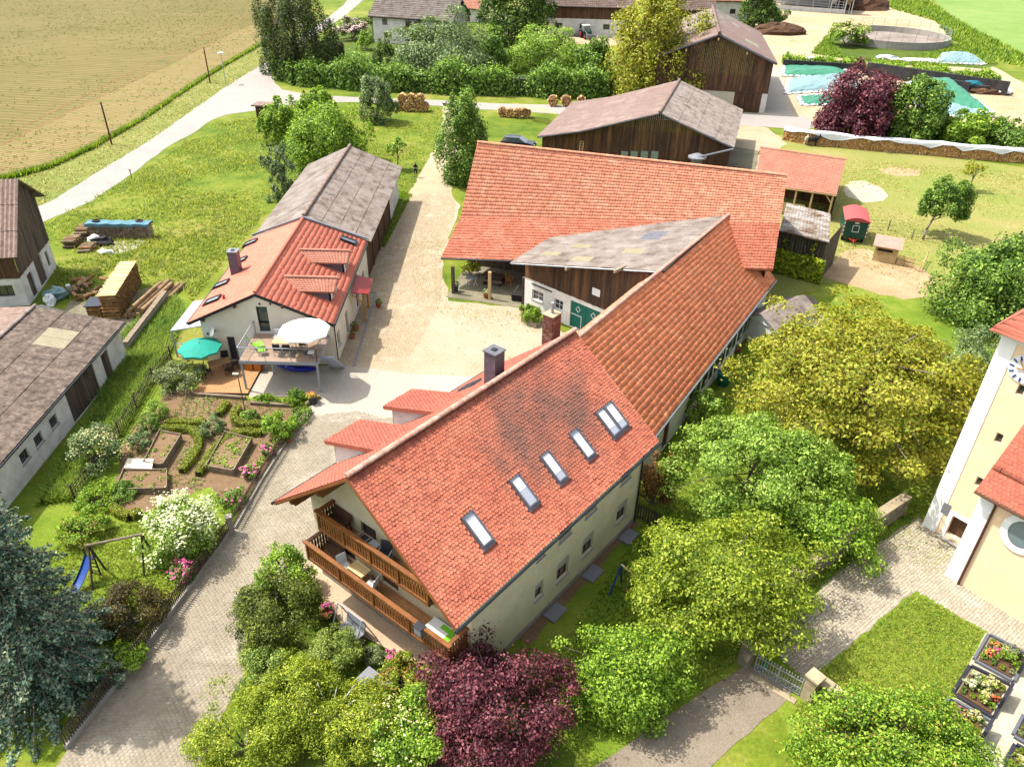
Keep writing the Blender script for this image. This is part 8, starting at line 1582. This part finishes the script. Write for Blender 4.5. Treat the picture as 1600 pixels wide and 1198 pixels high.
grave('grave with pale silver and cream plants, the middle one of the three', [(1490, 1084), (1516, 1043), (1576, 1072), (1549, 1120)], C_GRAVED, [(.4, .22, .28, L_GREYG, W_FLOWER), (.75, .2, .2, L_GREYG, W_FLOWER), (.5, .5, .3, L_GREYG, CR_FLOWER), (.3, .65, .3, L_LIME, CR_FLOWER), (.75, .6, .28, L_LIME, CR_FLOWER), (.4, .85, .2, L_RUST, MIX_FLOWER)], 2, 2)
grave('grave with rows of pink flowers beside the green bush', [(1462, 1128), (1484, 1094), (1544, 1128), (1520, 1172)], C_GRAVE, [(x, y, .1, L_MID, PK_FLOWER) for x in (.3, .5, .7, .85) for y in (.15, .3, .45)] + [(.8, .65, .3, L_DARK, CR_FLOWER), (.45, .7, .22, L_LIME, None), (.25, .6, .14, L_MID, BL_FLOWER)], 2, 3)
grave('grave with green lawn plants at the right edge of the photo', [(1584, 1150), (1600, 1120), (1650, 1145), (1634, 1180)], C_GRAVE, [(.5, .5, .3, L_BRIGHT, None)], None, 4); grave('grave with yellow flowers in the lower right corner', [(1570, 1196), (1586, 1166), (1640, 1196), (1620, 1230)], C_GRAVED, [(.5, .3, .2, L_LIME, CR_FLOWER), (.5, .6, .25, L_MID, CR_FLOWER)], None, 5)
# ---------------------------------------------------------------- paddock: wagon, goat hut, fences, goats
def wagon(label, loc, rz):
    t = thing('circus_wagon', label, 'wagon', (0, 0, 0)); L, Wd, zb, zt = 3.6, 2.2, .55, 2.35
    MB().obox((-Wd/2, -L/2, zb), (Wd, 0, 0), (0, L, 0), (0, 0, zt-zb)).build('body', C_GREEN, t); n = 10; pr_ = [(-Wd/2-.12, zt-.02)]+[((-1+2*i/n)*(Wd/2+.12), zt+.48*math.cos((-1+2*i/n)*1.35)-.1) for i in range(n+1)]+[(Wd/2+.12, zt-.02)]
    MB().prism([(x, -L/2-.2, z) for x, z in pr_], (0, L+.4, 0)).build('roof', C_ROOFR, t)
    for x in (-Wd/2, Wd/2):
        for k in range(9): MB().obox((x-.05, -L/2-.03, zb+k*.2), (.1, 0, 0), (0, .06, 0), (0, 0, .19)).build('corner_stripe', C_WHITE if k % 2 else C_RED, t)
    mb = MB()
    for a, b in (((-.3, 1.2), (.3, 1.2)), ((-.3, 1.85), (.3, 1.85)), ((-.3, 1.2), (-.3, 1.85)), ((.3, 1.2), (.3, 1.85))): mb.bar((a[0], -L/2-.02, a[1]), (b[0], -L/2-.02, b[1]), .07, .04)
    w = mb.build('window_frame', C_WHITE, t); MB().obox((-.27, -L/2-.012, 1.23), (.54, 0, 0), (0, .01, 0), (0, 0, .59)).build('pane', C_GREEN, w); MB().obox((-.2, -L/2-.02, 2.05), (.4, 0, 0), (0, .02, 0), (0, 0, .16)).build('sign', C_WHITE, t)
    MB().obox((Wd/2-.0, -.4, 1.2), (.03, 0, 0), (0, .8, 0), (0, 0, .7)).build('side_window', GL_DARK, t); mb = MB(); mb.bar((0, -L/2, .5), (0, -L/2-1.1, .42), .09); mb.bar((-.4, -L/2, .5), (0, -L/2-.7, .45), .07); mb.bar((.4, -L/2, .5), (0, -L/2-.7, .45), .07); mb.build('drawbar', C_RED, t)
    for y in (-1.1, 1.1):
        for s in (-1, 1): MB().tube((s*.85, y, .35), (s*1.05, y, .35), .35, n=14).build('wheel', C_RUBBER, t)
    return place(t, loc, rz)
q = P(1331, 381); wagon('dark green wooden wagon with red barrel roof in the paddock', (q.x+.55, q.y+1.9, 0), math.radians(-16))
q = P(1362, 407); ha = math.radians(-26); hu2 = Vector((math.cos(ha), math.sin(ha), 0)); hn2 = Vector((-math.sin(ha), math.cos(ha), 0))
gh = thing('goat_hut', 'pale wooden goat hut with slanted reddish roof', 'hut', q); Lh2, Dh2 = 2.05, 1.7
for i in range(9):
    x = i*Lh2/9
    if 1 <= i <= 6: MB().obox(q+hu2*x, hu2*(Lh2/9-.015), hn2*.04, Z3*1.0).build('plank', D_LIGHT, gh); MB().obox(q+hu2*x+Z3*1.35, hu2*(Lh2/9-.015), hn2*.04, Z3*.2).build('plank', D_LIGHT, gh)
    else: MB().obox(q+hu2*x, hu2*(Lh2/9-.015), hn2*.04, Z3*1.55).build('plank', D_LIGHT, gh)
MB().obox(q+hu2*.1-hn2*.1+Z3*1.02, hu2*1.7, hn2*.2, Z3*.05).build('sill', D_LIGHT, gh)
for i in range(7): MB().obox(q+hu2*Lh2+hn2*(i*Dh2/7), hn2*(Dh2/7-.015), -hu2*.04, Z3*(1.55+.3*i/7)).build('plank', D_LIGHT, gh); MB().obox(q+hn2*(i*Dh2/7), hn2*(Dh2/7-.015), hu2*.04, Z3*(1.55+.3*i/7)).build('plank', D_LIGHT, gh)
MB().obox(q+hn2*Dh2, hu2*Lh2, -hn2*.04, Z3*1.85).build('back_wall', D_LIGHT, gh); a = q-hu2*.25-hn2*.25+Z3*1.55; MB().prism([a, a+hu2*(Lh2+.5), a+hu2*(Lh2+.5)+hn2*(Dh2+.5)+Z3*.38, a+hn2*(Dh2+.5)+Z3*.38], (0, 0, .06)).build('roof', pm('pinkish_sheet', A(238, 178, 158), A(225, 160, 140), sc=2), gh)
pf_ = thing('pallet_fence', 'pale wooden pallets leaning beside the goat hut', 'pallet', P(1410, 415)); b = q+hu2*(Lh2+.1)
for k in range(5): MB().obox(b+Z3*(.1+k*.2)-hn2*.02, hu2*1.5, hn2*.03, Z3*.12).build('slat', D_LIGHT, pf_)
for x in (.05, .75, 1.42): MB().obox(b+hu2*x+hn2*.015, hu2*.08, hn2*.06, Z3*1.05).build('upright', D_LIGHT, pf_)
wf = thing('paddock_fence', 'thin post and rail fence curving round the goat pen', 'fence', P(1390, 375)); pts = G2([(1300, 345), (1350, 358), (1387, 360), (1424, 374), (1478, 382), (1530, 400)]); 
for p in pts: MB().tube(p, p+Z3*1.15, .055, n=7).build('post', D_BED, wf)
for a, b in zip(pts, pts[1:]):
    for z in (.35, .7, 1.05): MB().tube(a+Z3*z, b+Z3*z, .018, n=5).build('rail', D_BED, wf)
wf = thing('pen_fence', 'light timber fence at the right of the goat hut', 'fence', P(1420, 420)); pts = G2([(1408, 416), (1436, 424), (1446, 408)])
for p in pts: MB().tube(p, p+Z3*1.1, .05, n=7).build('post', D_LIGHT, wf)
for a, b in zip(pts, pts[1:]):
    for z in (.4, .75): MB().bar(a+Z3*z, b+Z3*z, .03, .08).build('rail', D_LIGHT, wf)
wp = thing('long_woodpile', 'very long firewood wall under a white tarp along the paddock', 'woodpile', P(1400, 240)); pts = G2([(1222, 219), (1262, 227), (1310, 231), (1360, 236), (1400, 239), (1450, 243), (1500, 248), (1560, 253), (1640, 258)]); r = random.Random(3); mb = MB(); cm = MB()
for a, b in zip(pts, pts[1:]):
    d = unit(b-a); v = Vector((-d.y, d.x, 0)); L = (b-a).length; nx = int(L/.2); cm.obox(a+v*.15, b-a, v*.8, Z3*1.5)
    for k in range(9):
        for i in range(nx):
            c = a+d*((i+.5*(k % 2)+r.uniform(-.1, .1))*.2)+Z3*(.1+k*.18)+v*r.uniform(-.08, .08); rr = .1*r.uniform(.8, 1.1); m = r.choice((4, 5)); ring = [d*math.cos(6.283*j/m+i)*rr+Z3*math.sin(6.283*j/m+i)*rr for j in range(m)]
            mb.add([c+p for p in ring]+[c+p+v*.3 for p in ring], [tuple(range(m))]+[(j, (j+1) % m, m+(j+1) % m, m+j) for j in range(m)])
mb.build('split_logs', D_LOGEND, wp, kind='stuff'); cm.build('inner_logs', D_TRUNK, wp, kind='stuff')
tb2 = MB(); vs = []; NN = 0
for a, b in zip(pts, pts[1:]):
    d = unit(b-a); v = Vector((-d.y, d.x, 0)); k = max(2, int((b-a).length/1.2))
    for i in range(k):
        p = lerp(a, b, i/k); dz = r.uniform(-.1, .1); hang = r.choice((.05, .15, .3, .35, .7)); vs += [p-v*.2+Z3*(1.72-hang), p-v*.15+Z3*(1.75+dz), p+v*.5+Z3*(1.85+dz), p+v*1.1+Z3*(1.75+dz), p+v*1.25+Z3*(1.3)]; NN += 1
tb2.add(vs, [(5*i+j, 5*i+5+j, 5*i+6+j, 5*i+1+j) for i in range(NN-1) for j in range(4)]); tb2.build('tarp', C_TARPW, wp)
def goat(label, loc, rz, mat, s=1.):
    t = thing('goat', label, 'goat', (0, 0, 0)); me = bpy.data.meshes.new('body'); J = {}
    def v(n, x, y, z, r): J[n] = (len(J), (x, y, z), r)
    v('chest', 0, -.3, .62, .17); v('mid', 0, 0, .6, .19); v('rump', 0, .32, .64, .15); v('neck', 0, -.48, .8, .09); v('poll', 0, -.58, .95, .075); v('nose', 0, -.76, .86, .04); v('tail', 0, .5, .72, .02)
    for sx, n in ((-1, 'l'), (1, 'r')):
        v(n+'sh', sx*.09, -.32, .48, .06); v(n+'kn', sx*.1, -.31, .27, .035); v(n+'ft', sx*.1, -.32, .03, .035); v(n+'hip', sx*.1, .3, .5, .08); v(n+'stf', sx*.11, .22, .38, .05); v(n+'hock', sx*.11, .38, .24, .03); v(n+'hf', sx*.11, .36, .03, .035); v(n+'horn', sx*.05, -.52, 1.12, .012)
    E = [('mid', 'chest'), ('mid', 'rump'), ('chest', 'neck'), ('neck', 'poll'), ('poll', 'nose'), ('rump', 'tail')]
    for n in 'lr': E += [('chest', n+'sh'), (n+'sh', n+'kn'), (n+'kn', n+'ft'), ('rump', n+'hip'), (n+'hip', n+'stf'), (n+'stf', n+'hock'), (n+'hock', n+'hf'), ('poll', n+'horn')]
    me.from_pydata([q[1] for q in J.values()], [(J[a][0], J[b][0]) for a, b in E], []); o = link(bpy.data.objects.new('body', me), t); o.modifiers.new('skin', 'SKIN')
    if not me.skin_vertices: me.skin_vertices.new()
    for q in J.values(): me.skin_vertices[0].data[q[0]].radius = (q[2], q[2])
    me.skin_vertices[0].data[1].use_root = True; m = o.modifiers.new('sub', 'SUBSURF'); m.levels = 1; m.render_levels = 2; me.materials.append(mat); return place(t, loc, rz, s)
goat('dark goat standing in front of the long woodpile', P(1268, 228), 1.2, C_RUBBER, 1.5); goat('pale goat beside the dark one at the woodpile', P(1258, 226), -.2, C_CREAM, 1.4)
# ---------------------------------------------------------------- slurry tank, silage, silos
tk = thing('slurry_tank', 'round concrete slurry tank with wire fence', 'tank', P(1392, 64)); c = (P(1303, 58)+P(1482, 70))/2; c.z = 0; rx = (P(1482, 70)-P(1303, 58)).length/2; mb = MB(); N = 40; vs = []
for rr, z in ((rx, 0), (rx, 1.6), (rx-.4, 1.6), (rx-.4, .3)):
    for i in range(N): a = 2*math.pi*i/N; vs.append(c+Vector((math.cos(a)*rr, math.sin(a)*rr, z)))
mb.add(vs, [(j*N+i, j*N+(i+1) % N, (j+1)*N+(i+1) % N, (j+1)*N+i) for j in range(3) for i in range(N)]); mb.build('wall', W_CONC, tk); sl_ = MB(); sl_.add([c+Vector((math.cos(2*math.pi*i/N)*(rx-.4), math.sin(2*math.pi*i/N)*(rx-.4), .32)) for i in range(N)], [tuple(range(N))]); sl_.build('slurry', pm('slurry_crust', A(150, 130, 118), A(190, 176, 165), sc=.2, fine=2), tk)
for i in range(28): a = 2*math.pi*i/28; q = c+Vector((math.cos(a)*(rx-.2), math.sin(a)*(rx-.2), 1.6)); MB().tube(q, q+Z3*1.7, .05, n=5).build('fence_post', M_GALV, tk)
mb = MB()
for z in (2.0, 2.5, 3.0, 3.3):
    for i in range(N): a, b = 2*math.pi*i/N, 2*math.pi*(i+1)/N; mb.tube(c+Vector((math.cos(a)*(rx-.2), math.sin(a)*(rx-.2), z)), c+Vector((math.cos(b)*(rx-.2), math.sin(b)*(rx-.2), z)), .02, n=4, cap=False)
mb.build('fence_wire', M_GALV, tk, kind='stuff')
def clamp(label, px, h, mat, seed, hem=True):
    pts = G2(px); t = thing('silage_clamp', label, 'silage clamp', sum(pts, Vector())/len(pts)); N = 16; r = np.random.default_rng(seed); a, b, c_, d = pts; vs = []
    for i in range(N+1):
        for j in range(N+1):
            u, v = i/N, j/N; p = lerp(lerp(a, b, u), lerp(d, c_, u), v); e = min(u, 1-u, v, 1-v)*2; vs.append(p+Z3*(.04+h*min(1, (e*1.5)**.6)*(.85+.15*math.sin(u*6+seed))+.06*r.normal()))
    mb = MB(); mb.add(vs, [(i*(N+1)+j, (i+1)*(N+1)+j, (i+1)*(N+1)+j+1, i*(N+1)+j+1) for i in range(N) for j in range(N)]); mb.build('cover_sheet', mat, t, smooth=False)
    if hem:
        e = MB()
        for p, q in zip(pts, pts[1:]+pts[:1]):
            k = max(2, int((q-p).length/1.1))
            for i in range(k): x = lerp(p, q, (i+.5)/k); e.blob(x+Z3*.15, .55, .4, .2, i, 6, 4, .2)
        e.build('sandbags', C_TARPW, t, kind='stuff')
clamp('silage clamp under green netting between the dark walls', [(1222, 120), (1224, 104), (1310, 106), (1345, 122)], 1.1, C_TARPG, 1); clamp('silage clamp under pale blue netting left of the copper beech', [(1228, 148), (1232, 126), (1330, 118), (1345, 140)], 1.4, C_TARPB, 2); clamp('low silage clamp under green netting beside the road', [(1254, 166), (1246, 152), (1340, 146), (1350, 164)], .6, C_TARPG, 3)
clamp('big silage clamp under green netting behind the dense green tree', [(1440, 165), (1420, 130), (1480, 128), (1552, 178)], 2.2, C_TARPG, 4); clamp('silage clamp under blue-grey foil in front of the big green one', [(1440, 182), (1430, 160), (1490, 164), (1556, 184)], .9, C_TARPB, 5); clamp('heap under white and green foil beside the slurry tank', [(1462, 100), (1475, 84), (1520, 88), (1538, 102)], 1.6, C_TARPB, 6)
for i, (a, b, h, l) in enumerate((((1222, 104), (1352, 112), 1.3, 'dark concrete clamp wall behind the green netting'), ((1352, 118), (1572, 150), 2.4, 'long dark concrete clamp wall behind the trees'), ((1430, 134), (1512, 146), 1.9, 'short dark concrete clamp wall beside the big green heap'))):
    p, q = P(*a), P(*b); t = thing('clamp_wall', l, 'wall', p); n_ = max(2, int((q-p).length/2.2))
    for k in range(n_): s_ = unit((q-p).cross(Z3)); MB().obox(lerp(p, q, k/n_), (q-p)/n_*.985, s_*.35, Z3*h).build('wall_element', W_DCONC, t)
hedge('weed_strip', 'rank weeds growing on top of the clamp walls', G2([(1352, 112), (1450, 120), (1560, 132)]), 3.0, 1.6, L_BRIGHT, 5000, .45, 5, 'weeds', rough=.4); hedge('weed_strip', 'rank weeds behind the green netting at the left', G2([(1222, 98), (1290, 102), (1350, 106)]), 2.4, 1.2, L_BRIGHT, 2800, .45, 6, 'weeds', rough=.4)
t = thing('plastic_foil', 'crumpled white plastic foil on the ground behind the clamp walls', 'foil', P(1320, 98))
for i, (x, y, w) in enumerate(((1275, 94, 3), (1318, 100, 4), (1335, 104, 3.5), (1385, 92, 3), (1430, 96, 5), (1460, 98, 4))): MB().blob(P(x, y)+Z3*.2, w*.7, 1.2, .45, i, 9, 5, .4).build('sheet', C_TARPW, t)
for i, (x, y, rx_, ry_, h, l) in enumerate(((1215, 52, 7, 4, 2.4, 'dark manure heap beside the tall dark barn'), (1345, 14, 9, 5, 3.4, 'big brown earth heap at the top of the photo'), (1545, 145, 4, 2.2, 1.2, 'brown straw heap at the end of the clamp wall'))):
    t = thing('manure_heap', l, 'heap', P(x, y)); MB().blob(P(x, y), rx_, ry_, h, i+3, 18, 10, .12).build('heap', C_MANURE, t)
t = thing('loader_bucket', 'green load in a dark container beside the clamp wall', 'container', P(1518, 143)); q = P(1518, 143); MB().box(q, 5, 2.4, 1.3, -.4).build('container', W_DCONC, t); MB().blob(q+Z3*1.4, 2.3, 1.0, .5, 4, 9, 5, .25).build('load', C_TARPT, t)
one('bale_bag', MB().blob(P(1568, 148)+Z3*.5, 1.4, .9, .7, 8, 9, 6, .2), C_TARPW, 'white bag beside the straw heap', 'bag')
for i, (x, y, l, m) in enumerate(((1300, 20, 'white feed silo at the corner of the cattle shed', C_WHITE), (1322, 22, 'yellowed feed silo on legs right of the white one', T_CLEAR))):
    q = P(x, y); t = thing('feed_silo', l, 'silo', q); MB().lathe(q+Z3*2.4, [(.3, 0), (1.5, 1.9), (1.5, 6.5), (.4, 7.4)], 16).build('hopper', m, t)
    for k in range(4): a = .8+k*math.pi/2; p = q+Vector((math.cos(a)*1.4, math.sin(a)*1.4, 0)); MB().tube(p, p+Z3*4.6, .1, n=6).build('leg', C_WHITE, t)
def tractor(label, loc, rz):
    t = thing('tractor', label, 'tractor', (0, 0, 0)); MB().box((0, -1.2, .9), .9, 1.9, .9).build('bonnet', C_DKGREEN, t, bevel=.1); MB().box((0, .6, .9), 1.5, 1.6, .5).build('chassis', C_DGREY, t); mb = MB(); mb.box((0, .6, 1.4), 1.5, 1.5, 1.2); mb.build('cab', GL_BLUE, t, bevel=.05); MB().box((0, .6, 2.6), 1.7, 1.7, .18).build('cab_roof', C_WHITE, t, bevel=.05)
    for s in (-1, 1):
        w = MB().tube((s*.75, .9, .9), (s*1.25, .9, .9), .9, n=18).build('rear_wheel', C_RUBBER, t); MB().tube((s*1.2, .9, .9), (s*1.27, .9, .9), .5, n=12).build('rim', C_RED, w); w = MB().tube((s*.7, -1.6, .6), (s*1.1, -1.6, .6), .6, n=16).build('front_wheel', C_RUBBER, t); MB().tube((s*1.06, -1.6, .6), (s*1.12, -1.6, .6), .33, n=12).build('rim', C_RED, w)
    mb = MB()
    for s in (-.6, .6): mb.bar((s, -.4, 1.6), (s, -2.6, .9), .12)
    mb.build('loader_arm', C_GREY, t, kind='stuff'); MB().obox((-1, -2.9, .5), (2, 0, 0), (0, .5, 0), (0, 0, .7)).build('loader_bucket', C_GREY, t); return place(t, loc, rz)
q = P(916, 60); tractor('green tractor with front loader parked at the cow stable', q, .3)
t = thing('yard_clutter', 'white sacks and crates stacked against the cow stable', 'sacks', P(880, 55)); r = random.Random(4)
for i in range(7): MB().blob(P(868+i*6, 56+r.uniform(-3, 2))+Z3*.5, 1.1, .8, .8, i, 8, 5, .2).build('sack', C_TARPW if i % 2 else C_GREY, t)
dc = thing('drain_channel', 'pale concrete drain channel along the courtyard side of the new house', 'drain', P(570, 515)); a, b = P(588, 458), P(553, 573)
for k in range(14): MB().bar(lerp(a, b, k/14)+Z3*.035, lerp(a, b, (k+.96)/14)+Z3*.035, .16, .05).build('channel_stone', C_GREY, dc)
MB().bar(P(574, 458)+Z3*.035, P(587, 458)+Z3*.035, .16, .05).build('channel_stone', C_GREY, dc)
